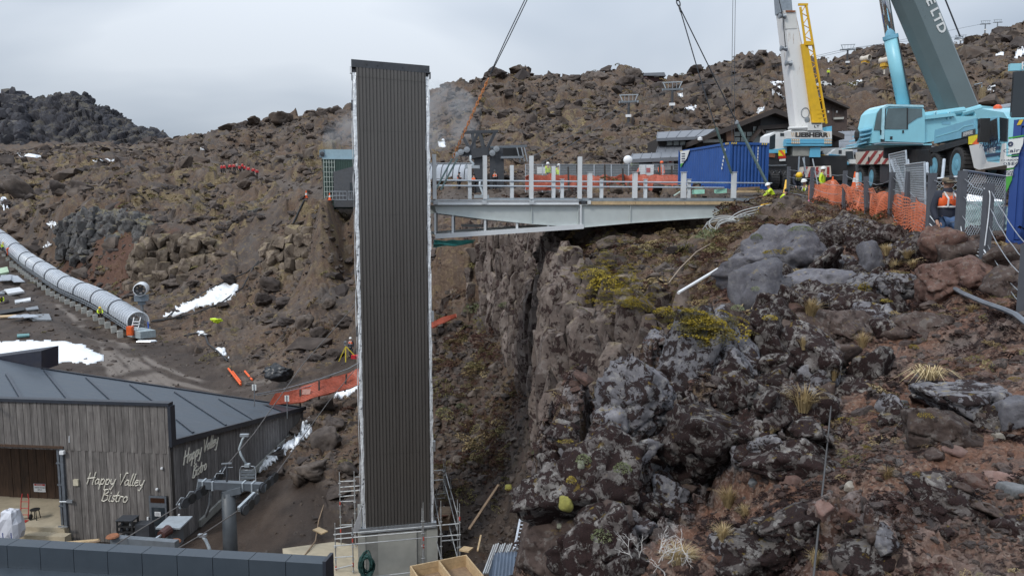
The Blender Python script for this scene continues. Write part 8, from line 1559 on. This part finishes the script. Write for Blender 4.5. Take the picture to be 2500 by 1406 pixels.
# ------------------------------------------------------------------ plants
bpy.context.view_layer.update(); _dg = bpy.context.evaluated_depsgraph_get()
def RC(px, py, D):
 """what the sight line meets: place plants on rock or soil; D only if nothing is met near it"""
 d = P(px, py, 1.0).normalized(); ok, loc, *_ = SC.ray_cast(_dg, d * 2.5,d); return loc if ok and abs(PX(loc)[2] - D) < .5 * D else P(px, py, D)
def leafmat(name, cols):
 t = NT(name); rnd = t.oinfo(); g_ = t.n.new('ShaderNodeNewGeometry'); c = t.ramp(t.math('ADD', t.math('MULTIPLY', rnd, .5),t.math('MULTIPLY', t.noise(9,3,.6),.5)), *[(.2 + .6 * k / (len(cols) - 1),q) for k, q in enumerate(cols)]); return t.fin(c, .85,spec=.15)
STRAW = leafmat('straw_grass', [(.24,.17,.085),(.42,.32,.17),(.60,.49,.30)]); STRAWD = leafmat('dull_straw', [(.14,.10,.055),(.24,.175,.09),(.34,.27,.15)])
def tuft_mesh(n, spread, seed, m, w=.012,droop=.35):
 r = np.random.default_rng(seed); mb = MB()
 for k in range(n):
  a = r.random() * 6.28; l = r.uniform(.55,1.1); o = r.uniform(0,spread); lean = r.uniform(.1,1.0); b = Vector((o * .3 * math.cos(a),o * .3 * math.sin(a),0)); d = Vector((math.cos(a),math.sin(a),0)); s = Vector((-d.y, d.x, 0)) * w
  m1 = b + d * lean * .35 * l + Vector((0,0,.55 * l)); e = b + d * lean * .95 * l + Vector((0,0,(.95 - droop * lean) * l)); mb.add([b - s, b + s, m1 + s * .8,m1 - s * .8,e],[(0,1,2,3),(3,2,4)])
 o = mb.build('tuft', m); me = o.data; bpy.data.objects.remove(o); return me
TU = [tuft_mesh(240,.6,40 + k, STRAW) for k in range(3)]; TH = tuft_mesh(130,.8,48,STRAW, .012,1.1)
for i, (px, py, w, h, D, lb) in enumerate([(1978,745,70,52,14.4,'largest golden tussock beside the pale tilted slab'),(1962,965,90,76,9.6,'twin golden tussock above the thin cable'),(2105,825,44,50,10.6,'thin tussock at the flank of the brown boulder'),(2036,905,34,40,9.6,'small upright tussock below the brown boulder'),(1962,830,30,40,10.8,'slim tussock between pointed rock and brown boulder'),(1778,1205,62,60,7.4,'golden tussock on gravel below the black rocks'),(1655,1345,86,70,6.7,'bright golden tussock above the bleached twigs'),(1765,1290,50,56,6.6,'greyish tussock beyond the brightest one'),(2165,1145,46,40,6.1,'small tussock among red scoria stones'),(1990,1350,44,50,5.5,'tussock at the foot of the thin cable'),(2165,605,48,36,19,'straw tussock below the orange mesh'),(2215,615,40,28,17.6,'low straw tussock beside the orange mesh end'),(2185,640,56,34,16,'pale tussock above the lilac rock'),(2230,640,44,28,15.6,'low pale tussock next to the red boulder'),(2375,748,40,26,11.6,'low tussock by the grey pipe'),(1882,1040,30,30,7.8,'spiky little tussock on dark crust'),(1690,1345,30,34,6.5,'little tussock beside the brightest one'),(1820,1240,50,40,6.9,'bleached tussock with loose stalks')]):
 o = bpy.data.objects.new('grass_tussock', TU[i % 3]); COL.objects.link(o); q = RC(px, py + h * .45,D); D = PX(q)[2]; s = w / FPX * D; o.location = q; o.location.z -= .03; o.rotation_euler = (0,0,i * 1.3); o.scale = (s * .85,s * .85,h / FPX * D * 1.05); tag(o, lb, 'grass tussock', 'golden tussocks on the slope')
o = bpy.data.objects.new('hanging_grass', TH); COL.objects.link(o); o.location = RC(2270,925,8.6); o.scale = (.42,.42,.22); tag(o, 'dry grass hanging over a ledge on the brown slope', 'grass tussock')
def clump(seed, n, m, leaf=.09,flat_=.7):
 r = np.random.default_rng(seed); mb = MB()
 for k in range(n):
  d = r.normal(size=3); d /= np.linalg.norm(d); d[2] = abs(d[2]) * flat_; c = Vector(d * r.uniform(.55,1.0) ** .5 * .5); a, b = Vector(r.normal(size=3)).normalized() * leaf, Vector(r.normal(size=3)).normalized() * leaf; mb.add([c - a * .5,c + b * .4,c + a * .9,c - b * .4],[(0,1,2,3)])
 o = mb.build('clump', m); me = o.data; bpy.data.objects.remove(o); return me
HEATH = leafmat('brown_heath', [(.045,.022,.018),(.085,.042,.032),(.12,.075,.045)]); OLIVE = leafmat('olive_scrub', [(.075,.065,.025),(.14,.12,.05),(.22,.19,.09)]); GREENS = leafmat('grey_green_shrub', [(.085,.10,.05),(.17,.19,.10),(.30,.32,.19)]); MOSSY = leafmat('yellow_moss', [(.17,.125,.015),(.30,.225,.03),(.42,.33,.07)]); CRUST = leafmat('black_brown_crust', [(.010,.006,.006),(.022,.012,.011),(.05,.028,.024)])
_cl = [clump(70 + k, 150,m) for k, m in enumerate((HEATH, HEATH, OLIVE, STRAWD, HEATH))]
scatter_on_ground('heath_scrub', 5200,_inv * (np.clip(GULLY + .35 * MOSS + 1.3 * sstep(40,18,Y) * (1 - NEAR) * sstep(-1,3,X),0,1.5)) * ROUGH * sstep(-.25,.25,fbm(_xy0 * .45 + 19,3)) * (RF > 14) * (RF < 80),np.clip(RF * .011,.1,.7), _cl, sink=.05,sig=.45,flat=.55)
scatter_on_ground('hill_tussock', 7000,_inv * ROUGH * (1 - NEAR) * (1 - GULLY) * (.05 + MOSS) * (RF > 40) * (RF < 280) * SPC / RF, np.clip(RF * .005,.2,1.0),[clump(80,70,STRAWD, .16),clump(81,70,OLIVE, .16),clump(82,70,STRAWD, .16)], sink=.05,sig=.4,flat=.5)
scatter_on_ground('dark_moss_crust', 7500,_inv * NEAR * (RF < 24) * sstep(.02,.25,fbm(_xy0 * 1.1 + 99,4)),np.clip(RF * .010,.04,.2),[clump(90,90,CRUST, .13,.4),clump(91,90,CRUST, .13,.4),clump(92,80,CRUST, .15,.35)], sink=.1,sig=.5,flat=.35)
scatter_on_ground('slope_heath', 1100,_inv * NEAR * (RF < 24) * sstep(.05,.35,fbm(_xy0 * .7 + 44,3)),np.clip(RF * .012,.05,.25),[clump(95,110,HEATH, .1),clump(96,110,STRAWD, .1),clump(97,110,OLIVE, .1)], sink=.05,sig=.5,flat=.5)
SHR = [clump(100 + k, 520,GREENS, .055,.8) for k in range(2)]
for i, (px, py, w, h, D, lb) in enumerate([(1735,560,80,56,28.6,'round grey green shrub under the bridge end'),(1847,572,34,30,26,'small round shrub on the brown heath'),(1155,742,62,46,49,'grey green shrub at the foot of the gully cliff'),(1235,738,40,26,44,'low shrub on the cliff shoulder'),(1085,995,50,34,43,'green shrub beside the tower wall'),(1125,985,30,20,43,'little green shrub near the tower wall'),(1322,1090,50,44,30,'shrub standing at the base of the smooth pillar'),(1340,1142,70,40,26,'spreading shrub at the lip of the near rock'),(1425,1110,46,40,9.4,'yellow green shrub on the near gully corner'),(1520,1130,50,50,9.2,'grey leaved shrub on the bulky dark rock'),(1470,1290,60,60,8.0,'silver grey shrub in the dark hollow'),(1800,745,40,30,16.5,'green tuft against the upright lilac slab'),(1955,552,60,30,23,'grey shrub on top of the dark mossy rock'),(1845,700,30,24,17.2,'small shrub at the slab edge')]):
 o = bpy.data.objects.new('shrub', SHR[i % 2]); COL.objects.link(o); q = RC(px, py + h * .4,D); D = PX(q)[2]; o.location = q; o.scale = (w / FPX * D, w / FPX * D * .9,h / FPX * D * 1.15); o.rotation_euler = (0,0,i); tag(o, lb, 'shrub', 'grey green shrubs')
_yp = []
for (px, py, D, rx, ry, n) in ((1490,690,27,75,50,300),(1560,740,25,60,25,50),(1720,790,18,70,40,60),(1540,600,32,90,30,70),(1640,770,21,60,30,40)):
 for _ in range(n): q = RC(px + rx * rng.normal() * .6,py + ry * rng.normal() * .6,D); _yp.append(q[:])
n = len(_yp); _s = rng.uniform(.12,.45,n)
scatter('brow_moss', np.array(_yp),np.stack([rng.normal(0,.3,n),rng.normal(0,.3,n),rng.random(n) * 6],1),np.stack([_s, _s, _s * .6],1),[clump(120,200,MOSSY, .07,.5),clump(121,200,OLIVE, .07,.5)])
YM = [clump(110 + k, 420,MOSSY, .05,.8) for k in range(2)]; CUSH = M('lime_cushion', (.40,.37,.09),.9,0,.2,40,.1,1.0,dcol=(.2,.17,.04)); CUSHW = M('grey_cushion', (.42,.43,.33),.9,0,.2,40,.1,1.0)
for i, (px, py, w, h, D, lb) in enumerate([(1895,615,70,22,16.7,'band of yellow moss on the broad lilac slab'),(1925,607,36,20,16.8,'yellow moss knob at the slab summit'),(2112,700,44,46,13.0,'tall yellow moss tower between grey slabs'),(1880,775,40,26,10.6,'yellow moss on the tip of the pointed rock'),(1785,825,30,14,11.2,'yellow moss beside the rim rock'),(2060,1022,36,16,7.4,'yellow moss under a white blotched rock'),(2260,1012,40,24,6.6,'bright yellow moss on the rubble mound'),(2230,845,30,18,9.6,'yellow moss dots on open brown slope'),(1380,1075,44,12,9.3,'orange yellow moss on the small corner rock'),(1395,1170,30,36,8.6,'golden moss tuft above the big cushion'),(2165,733,40,14,12.4,'yellow moss on the grey slab edge'),(2480,925,40,20,7.3,'yellow moss at the edge of the frame'),(2118,1092,22,16,6.6,'small round yellow moss on scoria'),(1480,690,110,70,26.5,'wide cushion of yellow moss on the cliff brow'),(1450,665,60,40,27,'yellow moss patch at the cliff brow edge'),(1545,735,60,26,25.5,'yellow moss trailing down the cliff brow'),(1700,780,90,40,18.5,'mossy olive hummock behind the rim rocks'),(1620,760,60,30,22,'small olive moss hummock nearer the cliff')]):
 o = bpy.data.objects.new('moss_cushion', YM[i % 2]); COL.objects.link(o); q = RC(px, py + h * .2,D); D = PX(q)[2]; o.location = q; o.scale = (w / FPX * D, w / FPX * D * .8,h / FPX * D * 1.2); o.rotation_euler = (0,0,i * 2); tag(o, lb, 'moss', 'yellow moss growths')
for px, py, w, h, D, m, lb in ((1381,1229,62,60,8.1,CUSH, 'big lime yellow cushion plant on dark rock'),(1366,1284,24,22,7.9,CUSHW, 'small grey white cushion plant under the lime one'),(1418,1135,30,36,8.9,CUSHW, 'pale lichen cushion above the lime one'),(1242,1190,34,24,33,CUSH, 'olive cushion plant on the gully slope')):
 p, F_ = rock_np(77,40,.05,True, 12); q = RC(px, py, D); D = PX(q)[2]; o = mesh_np('cushion_plant', p * np.array([w, w * .8,h]) / FPX * D * .52,F_, m); o.location = q; tag(o, lb, 'cushion plant')
tw = MB(); r = np.random.default_rng(8)
def twig(p, d, l, rr, dep):
 e = p + d * l; mid = p.lerp(e, .5) + Vector(r.normal(size=3)) * l * .08; tw.path([p, mid, e],[rr, rr * .8,rr * .55],4)
 if dep:
  for k in range(3): twig(e if k else mid, (d + Vector(r.normal(size=3)) * .65).normalized(),l * r.uniform(.5,.8),rr * .6,dep - 1)
q0 = RC(1590,1385,6.9)
for k in range(9): twig(q0 + Vector((r.uniform(-.2,.25),r.uniform(-.1,.1),r.uniform(-.1,.15))),Vector((r.normal() * .6,-.2,.7)).normalized(),.12,.006,3)
tag(tw.build('bleached_twigs', M('bleached_wood', (.50,.48,.46),.8)), 'bleached branching twigs below the brightest golden tussock', 'dead shrub')
# ------------------------------------------------------------------ snow patches
SNOW = NT('old_snow'); _n = SNOW.noise(1.4,5,.6); SNOW.bump(SNOW.noise(3,5,.65),.5,.15); SNOWM = SNOW.fin(SNOW.ramp(_n, (.3,(.80,.83,.87)),(.7,(.90,.91,.92))),.55); SNOW.b.inputs['Subsurface Weight'].default_value = 0
def snow(poly, label, n=26,lift=.16,group='old snow patches'):
 xs, ys = [p[0] for p in poly],[p[1] for p in poly]; st = max((max(xs) - min(xs)) / n, .9); sy = max((max(ys) - min(ys)) / max(8,n * .6),.9); gx = np.arange(min(xs) - st, max(xs) + 2 * st, st); gy = np.arange(min(ys) - sy, max(ys) + 2 * sy, sy)
 Gx, Gy = np.meshgrid(gx, gy, indexing='ij'); w_ = max(xs) - min(xs); q = np.stack([Gx.ravel() * .09,Gy.ravel() * .16,0 * Gx.ravel()],1); jx = Gx.ravel() + 2.2 * st * perlin(q + 5); jy = Gy.ravel() + 2.0 * sy * perlin(q + 45); sd = in_poly([(a, b) for a, b in poly], jx, jy).reshape(Gx.shape); ins = sd > 0; idx = {}; V = []; F_ = []
 def vid(i, j):
  if (i, j) not in idx: p = PG(gx[i], gy[j]); e = min(1,max(0,sd[i, j]) / (2.2 * st)); idx[(i, j)] = len(V); V.append((p.x, p.y, p.z + lift * (.15 + .85 * e) * (1 + PX(p)[2] / 120)))
  return idx[(i, j)]
 for i in range(len(gx) - 1):
  for j in range(len(gy) - 1):
   if ins[i:i + 2,j:j + 2].sum() >= 3: F_.append((vid(i, j),vid(i + 1,j),vid(i + 1,j + 1),vid(i, j + 1)))
 if not F_: return
 mb = MB(); c = Vector(V[0]); mb.add([Vector(v) - c for v in V],[f[::-1] for f in F_]); o = mb.build('snow_patch', SNOWM, None, True); o.location = c; md = o.modifiers.new('depth', 'SOLIDIFY'); md.thickness = .35; md.offset = -1; return tag(o, label, 'snow', group)
for pl, lb, nn_ in (([(-30,836),(60,832),(160,834),(215,845),(262,880),(225,889),(150,886),(60,890),(-30,892)], 'broad snow patch behind the dark roof upstand', 34),([(392,778),(440,748),(500,722),(540,694),(594,702),(580,722),(545,742),(480,760),(425,778)], 'long snow bank beside the conveyor mouth', 34),([(624,1150),(664,1110),(718,1072),(764,1028),(760,1060),(720,1094),(672,1132),(634,1160)], 'narrow snow strip along the bistro side wall', 70),([(815,965),(845,950),(880,918),(880,940),(850,970),(825,980)], 'snow strip under the orange mesh at the tower', 34),([(522,852),(556,850),(548,862),(562,876),(540,872)], 'small snow scrap by the black hose end', 14),([(480,814),(504,812),(500,822),(482,821)], 'small snow scrap above the hose bend', 10),([(0,487),(20,486),(14,500),(24,514),(8,512),(0,502)], 'snow scrap at the edge of the frame on the upper slope', 14),([(116,548),(140,549),(138,562),(124,558)], 'small snow scrap below the grey bluff', 10),([(100,606),(128,597),(122,604),(104,610)], 'thin snow scrap nearest the conveyor', 10),([(1070,345),(1100,340),(1085,350),(1092,362),(1078,364),(1066,356)], 'bird shaped snow patch near the tower', 16),([(1180,324),(1198,324),(1192,330),(1182,330)], 'tiny snow scrap behind the station gantry', 8),([(1880,205),(1916,202),(1908,210),(1884,212)], 'flat snow patch highest beside the white boom', 14),([(1884,230),(1906,212),(1908,224),(1898,236),(1884,237)], 'snow patch second highest beside the white boom', 14),([(1840,282),(1866,262),(1868,274),(1858,284)], 'largest snow patch just above the lodge gable', 14),([(1893,244),(1914,240),(1912,248),(1896,250)], 'small snow patch above the lodge gable', 10),([(1654,232),(1668,230),(1662,243),(1655,242)], 'snow patch beside the uphill pylon', 10),([(2066,207),(2108,198),(2104,206),(2080,212)], 'flat snow patch between jib and blue cylinder', 14),([(2364,138),(2380,132),(2384,140),(2370,144)], 'snow patch just past the grey boom', 10),([(2428,136),(2458,126),(2452,134),(2434,142)], 'snow streak high past the grey boom', 12),([(2470,146),(2500,118),(2505,135),(2480,146)], 'snow streak at the edge of the frame', 12),([(2412,222),(2432,220),(2428,230),(2414,228)], 'snow patch above the crane deck', 10),([(1666,266),(1700,262),(1702,272),(1680,274)], 'broken snow streak below the uphill pylon', 12),([(487,364),(500,362),(496,376),(489,374)], 'snow scrap on the far ridge above the walkers', 8),([(225,396),(275,392),(280,397),(230,400)], 'thin snow streak on the far flat', 12),([(30,378),(110,384),(104,388),(30,384)], 'thin snow streak below the dark crag', 12)): snow(pl, lb, nn_)
# ------------------------------------------------------------------ hoses, cables, poles and clutter
def on_ground(pts, lift=.05,D0=None):
 return [PG(px, py, D0) + Vector((0,0,lift)) for px, py in pts]
HOSE = M('black_hose', (.020,.020,.022),.5)
for pts, lb, rr in (([(372,786),(420,780),(480,770),(540,745),(575,720),(592,706),(620,660),(632,640)], 'black hose crossing the long snow bank', .09),([(368,790),(400,786),(430,762),(470,738),(520,708),(560,690),(600,668),(640,640)], 'second black hose above the long snow bank', .08),([(450,822),(480,820),(502,824),(508,845),(530,862),(556,885)], 'short black hose bent down to a snow scrap', .09),([(750,488),(742,500),(728,530),(714,562)], 'pair of dark pipes running down from the cone', .12)): rope('hose', on_ground(pts, .12),rr, HOSE, lb, 'hose', 'hoses on the slope')
rope('grey_pipe', [P(2318,697,12.2),P(2350,716,11.4),P(2400,738,10.4),P(2450,755,9.6),P(2480,768,9.1),P(2520,800,8.6)],.035,M('grey_conduit', (.15,.165,.19),.45), 'long grey conduit curving down the red slope', 'pipe')
rope('thin_cable', [P(2040,905,9.2),P(2030,980,8.1),P(2022,1060,7.1),P(2012,1160,6.2),P(2000,1270,5.4),P(1985,1420,4.7)],.008,M('grey_cable', (.06,.058,.058),.6), 'thin dark grey cable running straight down the slope', 'cable')
tag(MB().tube(P(1656,715,21.5),P(1753,657,23.0),.048,8).build('white_pipe', WHITE), 'straight white pipe lying on the mossy slope', 'pipe')
rope('thin_pole', [P(1633,690,22.5),P(1660,655,24),P(1700,615,26),P(1758,582,28)],.020,M('bleached_cane', (.32,.25,.19),.8), 'thin bent pole lying up the mossy slope', 'pole')
tag(MB().path([P(1757,584,27.6),P(1745,600,27.2),P(1744,615,26.8),P(1749,628,26.4)],.045,4).build('orange_strip', ORANGE_N), 'short orange tape dangling from the thin pole', 'tape')
mb = MB(); a = [P(2036,508,27.5),P(2034,520,27),P(2022,532,26.4),P(2000,545,25.8),P(1985,552,25.4)]
for p, q in zip(a[:-1], a[1:]): mb.bar(p, q, .22,.02)
tag(mb.build('orange_strip', M('faded_orange_strip', (.62,.17,.11),.6)), 'curled orange plastic strip by the first fence posts', 'strip')
tag(MB().bar(P(1957,513,27),P(1966,524,26.6),.2,.03).build('orange_scrap', M('faded_orange_strip', (.62,.17,.11))), 'small scrap of orange plastic near the curled strip', 'scrap'); tag(MB().poly([P(1962,498,28),P(1975,488,28.3),P(1976,495,28.2),P(1970,502,27.9)],.02).build('fallen_sign', M('magenta_sign', (.55,.16,.28),.5)), 'small pink and white sign fallen by a post', 'sign')
tag(MB().poly([P(2018,580,22.5),P(2062,532,24.5),P(2118,542,24),P(2112,553,23.4),P(2072,550,23.4),P(2044,582,22.2)],.04).build('white_sheet', M('dusty_white_sheet', (.55,.53,.47),.6)), 'dusty white sheet lying behind the black mound', 'sheet')
# cable coils and yellow strap at the bridge end
mb = MB(); r = np.random.default_rng(5)
for k in range(9):
 c = P(1775 + 6 * r.normal(),552 + 5 * r.normal(),29.6); ra = r.uniform(.35,.75); mb.path([c + Vector((ra * math.cos(a) * 1.2,-.1 + .25 * math.sin(a + k),ra * .55 * math.sin(a))) for a in [i * .45 for i in range(15)]],.022,4,True)
for k in range(7): mb.path([Vector(v) for v in crom(np.array([P(1768 + 8 * k, 545 - 4 * k, 29.5)[:], P(1800 + 9 * k, 520 + 3 * k, 29.8)[:], P(1838 + 6 * k, 508 + 5 * k, 30)[:], P(1880 + 5 * k, 500 + 3 * k, 30.2)[:]]),12)],.022,4)
tag(mb.build('cable_coil', M('pale_grey_cable', (.40,.41,.40),.5)), 'tangle of pale grey cables looped at the bridge end', 'cable')
mb = MB(); a = [P(1920,440,35),P(1915,470,34),P(1903,488,32.5),P(1880,497,31.5),P(1862,500,31),P(1852,512,30.6),P(1850,525,30.2),P(1862,522,30.2),P(1848,518,30.3)]
for p, q in zip(a[:-1], a[1:]): mb.bar(p, q, .10,.04)
tag(mb.build('yellow_strap', YELLOW), 'yellow lifting strap snaking over rocks to the bridge end', 'strap')
g = 'timber and foam by the blue container'
for (a, b, w_, h_, D, m, lb) in (((1692,469),(1717,468),.5,.22,38,M('mint_foam', (.34,.66,.52),.6), 'mint green foam block nearest the container sign'),((1747,468),(1771,466),.5,.22,38.5,M('mint_foam', (.34,.66,.52)), 'mint green foam block below the container corner'),((1803,462),(1852,460),.4,.16,39,TIMB_O, 'thick timber bearer under the container end'),((1800,468),(1880,468),.3,.1,37.5,TIMBER, 'pale plank lying before the container'),((1930,478),(1955,470),.5,.25,37,TIMBER, 'pale timber block by the stooping worker'),((1935,488),(1968,484),.8,.5,34.5,TIMBER, 'sawn timber crate lid at the bridge end'),((1645,478),(1660,468),.12,.04,37,M('pale_stick', (.45,.55,.48),.6), 'pale stick lying near the foam blocks')): tag(MB().bar(P(*a, D),P(*b, D),w_, h_).build('timber_block' if 'mint' not in lb else 'foam_block', m),lb, 'block', g)
cone(P(2086,462,41),1.2,'orange cone by the white post before the crane wheels'); cone(P(2032,466,41.5),1.0,'orange cone behind the yellow shirted worker'); MBp = MB().tube(P(2093,460,39),P(2093,422,39),.09,8).build('marker_post', WHITE); tag(MBp, 'white marker post before the rear crane wheels', 'post')
wc = thing('white_cabinet', 'white electrical cabinet on legs before the lodge', 'cabinet', P(1577,455,56)); MB().b2((-.5,-.3,.6),(.5,.3,1.6)).build('cabinet_body', WHITE, wc); MB().b2((-.1,-.32,1.0),(.25,-.301,1.35)).build('meter', RED_P, wc)
for x in (-.4,.4): MB().b2((x - .04,-.05,0),(x + .04,.05,.6)).build('leg', GALV, wc)
wl_ = thing('round_lamp', 'white round work lamp on a dark arm before the lodge', 'lamp', P(1533,440,55)); MB().lathe([(.01,-.1),(.3,-.08),(.34,0),(.3,.1),(.01,.12)],16,P(1533,391,55) - wl_.location, 'y').build('lamp_head', M('bright_white_lens', (.88,.89,.9),.25,0,.02,3,0),wl_, True); MB().path([Vector((0,0,-.4)),Vector((.1,0,.9)),P(1536,396,55) - wl_.location],.05,6).build('arm', DARKST, wl_)
# clutter beside the conveyor
g = 'building materials laid out beside the conveyor'
for (pts, th, m, lb) in (([(10,712),(48,706),(60,716),(20,722)],.25,WHITE, 'white topped pallet of sheets'),([(36,738),(75,731),(75,738),(37,745)],.2,WHITE, 'long white panel lying on the mud'),([(-5,660),(18,655),(22,668),(-5,674)],.4,M('pale_green_stack', (.42,.55,.38),.6), 'pale green stack of panels'),([(62,758),(92,752),(95,760),(66,764)],.12,GALV_D, 'small heap of grey flashings'),([(62,775),(120,772),(126,786),(80,786)],.15,GALV_D, 'scattered grey steel sections'),([(0,764),(60,756),(60,763),(0,772)],.1,BLACK, 'black pipe bundle on the mud'),([(-5,720),(10,714),(12,722),(-5,726)],.3,GALV_D, 'grey steel stack at the frame edge'),([(0,776),(40,774),(40,778),(0,780)],.12,TIMBER, 'pale timber length on the mud'),([(42,822),(72,820),(72,826),(42,827)],.15,M('teal_board', (.12,.26,.26),.6), 'teal board by the snow')):
 q = on_ground(pts, .25); tag(MB().poly(q[::-1], th, (0,0,1)).build('material_stack', m),lb, 'material', g)
for (pts, lb) in (([(36,788),(50,781),(66,781),(78,786)], 'curved white cover lying among the steel sections'),([(12,694),(16,680),(30,682),(48,698)], 'curved white cover standing beyond the white pallet')):
 q = on_ground(pts, .5); mb = MB()
 for p, s in zip(q[:-1], q[1:]): mb.bar(p, s, 1.3,.06)
 tag(mb.build('curved_cover', COVER),lb, 'cover', 'curved conveyor covers on the mud')
g = 'orange poles lying on the mud'
for a, b, lb in (((558,908),(588,944), 'longest orange pole of the pair'),((568,912),(588,938), 'orange pole crossing the longest one'),((598,912),(616,933), 'single orange pole lying apart')): q = on_ground((a, b),.15); tag(MB().tube(q[0], q[1],.09,6).build('orange_pole', ORANGE),lb, 'pole', g)
q = PG(680,905) ; bt = MB(); rr_ = np.random.default_rng(4); p, F_ = rock_np(61,9,.12,False); o = mesh_np('tarpaulin', p * np.array([1.3,.7,.7]),F_, M('black_tarpaulin', (.018,.020,.024),.35)); o.location = P(681,906,61); tag(o, 'crumpled black tarpaulin heap at the edge of the mud', 'tarpaulin')
q = PG(528,788); o = mesh_np('hi_vis_jacket', rock_np(62,9,.14,False)[0] * np.array([.55,.35,.25]),F_, YEL_HV); o.location = q + Vector((0,0,.2)); tag(o, 'yellow jacket bundle lying on the slope', 'jacket')
# bottom of the gully
cs = thing('roofing_sheets', 'stack of grey corrugated roofing sheets beside the near rock', 'sheet stack', P(1245,1385,17)); L = Vector(cs.location)
for k in range(4):
 a, b, c = P(1200 - 4 * k, 1412,16.5),P(1208 - 3 * k, 1348,17.6),P(1318,1342,17.2); mb = MB(); ex = (c - b); n = 26; pr = []
 for i in range(n + 1): pr.append((i / n, .03 * math.cos(i * math.pi)))
 up = Vector((0,-.5,.85)); mb.add([b + ex * x + up * y - Vector((0,0,.07 * k)) - L for x, y in pr] + [a + ex * x + up * y - Vector((0,0,.07 * k)) - L for x, y in pr],[(i, i + n + 1,i + n + 2,i + 1) for i in range(n)]); o = mb.build('roofing_sheet', M('blue_grey_sheet', (.17,.21,.27),.4,.3),cs)
g = 'scaffold tubes stacked against the near rock'
for k in range(12): a, b = P(1180 + 5 * k, 1400,17 + .05 * k),P(1206 + 5.5 * k, 1330 - 2 * (k % 3),18 + .05 * k); tag(MB().tube(a, b, .024,6).build('scaffold_tube', STUBE),('first', 'second', 'third', 'fourth', 'fifth', 'sixth', 'seventh', 'eighth', 'ninth', 'tenth', 'eleventh', 'twelfth')[k] + ' scaffold tube from the tower in the bundle by the roofing sheets', 'tube', g)
al = thing('aluminium_ladder', 'aluminium ladder lying on bright tubes beside the near rock', 'ladder', P(1275,1290,18.5)); L = Vector(al.location); a0,a1,b0,b1 = P(1255,1345,18),P(1272,1258,19.6),P(1280,1345,18),P(1292,1258,19.6); ALU = M('bright_aluminium', (.62,.64,.67),.3,.8)
for p, q in ((a0,a1),(b0,b1)): MB().bar(p - L, q - L, .05,.09).build('rail', ALU, al)
for k in range(9): MB().tube(a0.lerp(a1,(k + .5) / 9) - L, b0.lerp(b1,(k + .5) / 9) - L, .02,6).build('rung', ALU, al)
g = 'bright aluminium tubes under the ladder'
for k in range(5): tag(MB().tube(P(1276 + 6 * k, 1340,18.2),P(1288 + 4.4 * k, 1232,20.2),.035,7).build('aluminium_tube', ALU),('tube nearest the ladder', 'second tube from the ladder', 'third tube from the ladder', 'fourth tube from the ladder', 'tube nearest the near rock')[k] + ' in the bright bundle', 'tube', g)
tag(MB().bar(P(1146,1290,29),P(1217,1183,33),.10,.05).build('timber_length', TIMB_O), 'long brown timber leaning on the dark earth bank', 'timber'); tag(MB().bar(P(1166,1344,27.5),P(1174,1306,28.5),.06,.05).build('stake', TIMBER), 'short pale stake on the dark gully floor', 'stake'); tag(MB().bar(P(1127,1338,28),P(1150,1342,27.8),.35,.06).build('board_offcut', TIMBER), 'short board lying in the dark gully', 'board')
rope('thin_branch', [P(735,1366,30),P(770,1320,32),P(778,1270,34),P(795,1218,36.5)],.03,TIMB_O, 'long thin branch standing against the earth bank', 'branch'); tag(MB().bar(P(771,1290,33),P(793,1300,32.6),.35,.05).build('board_offcut', TIMBER), 'short board caught on the earth bank', 'board')
cr = thing('timber_crate', 'open topped sawn timber crate at the bottom edge by the scaffold', 'crate', P(1090,1420,25.5),R(24)); w_, d_, h_ = 1.05,.85,.42
for x0,y0,x1,y1 in ((-w_, -d_, w_, -d_ + .05),(-w_, d_ - .05,w_, d_),(-w_, -d_ + .05,-w_ + .05,d_ - .05),(w_ - .05,-d_ + .05,w_, d_ - .05)):
 for k in range(2): MB().b2((x0,y0,.21 * k),(x1,y1,.21 * k + .20)).build('side_board', TIMBER, cr)
MB().b2((-.03,-d_ + .05,.02),(.03,d_ - .05,h_ - .02)).build('divider', TIMBER, cr); MB().b2((-w_ + .05,-d_ + .05,-.03),(w_ - .05,d_ - .05,.0)).build('crate_floor', TIMB_O, cr)
mb = MB(); c = P(896,1375,28.2); r = np.random.default_rng(9)
for k in range(16): ra = r.uniform(.12,.32); ph = r.uniform(0,6); mb.path([c + Vector((ra * math.cos(a),-.1 + .1 * math.sin(a * 2 + ph),.42 * math.sin(a) * r.uniform(.95,1.05) + .05 * ph - .15)) for a in [i * .42 for i in range(15)]],.03,5,True)
tag(mb.build('rope_bundle', M('dark_green_rope', (.012,.055,.050),.7)), 'dark green coiled rope bundle hung on the scaffold', 'rope')
sl_ = MB().poly([P(690,1352,31),P(815,1335,32.5),P(880,1345,32),P(880,1420,29),P(700,1420,29)][::-1],.15,(0,0,1)).build('concrete_pad', SAND); sl_.location.z += .25; sl_['kind'] = 'structure'
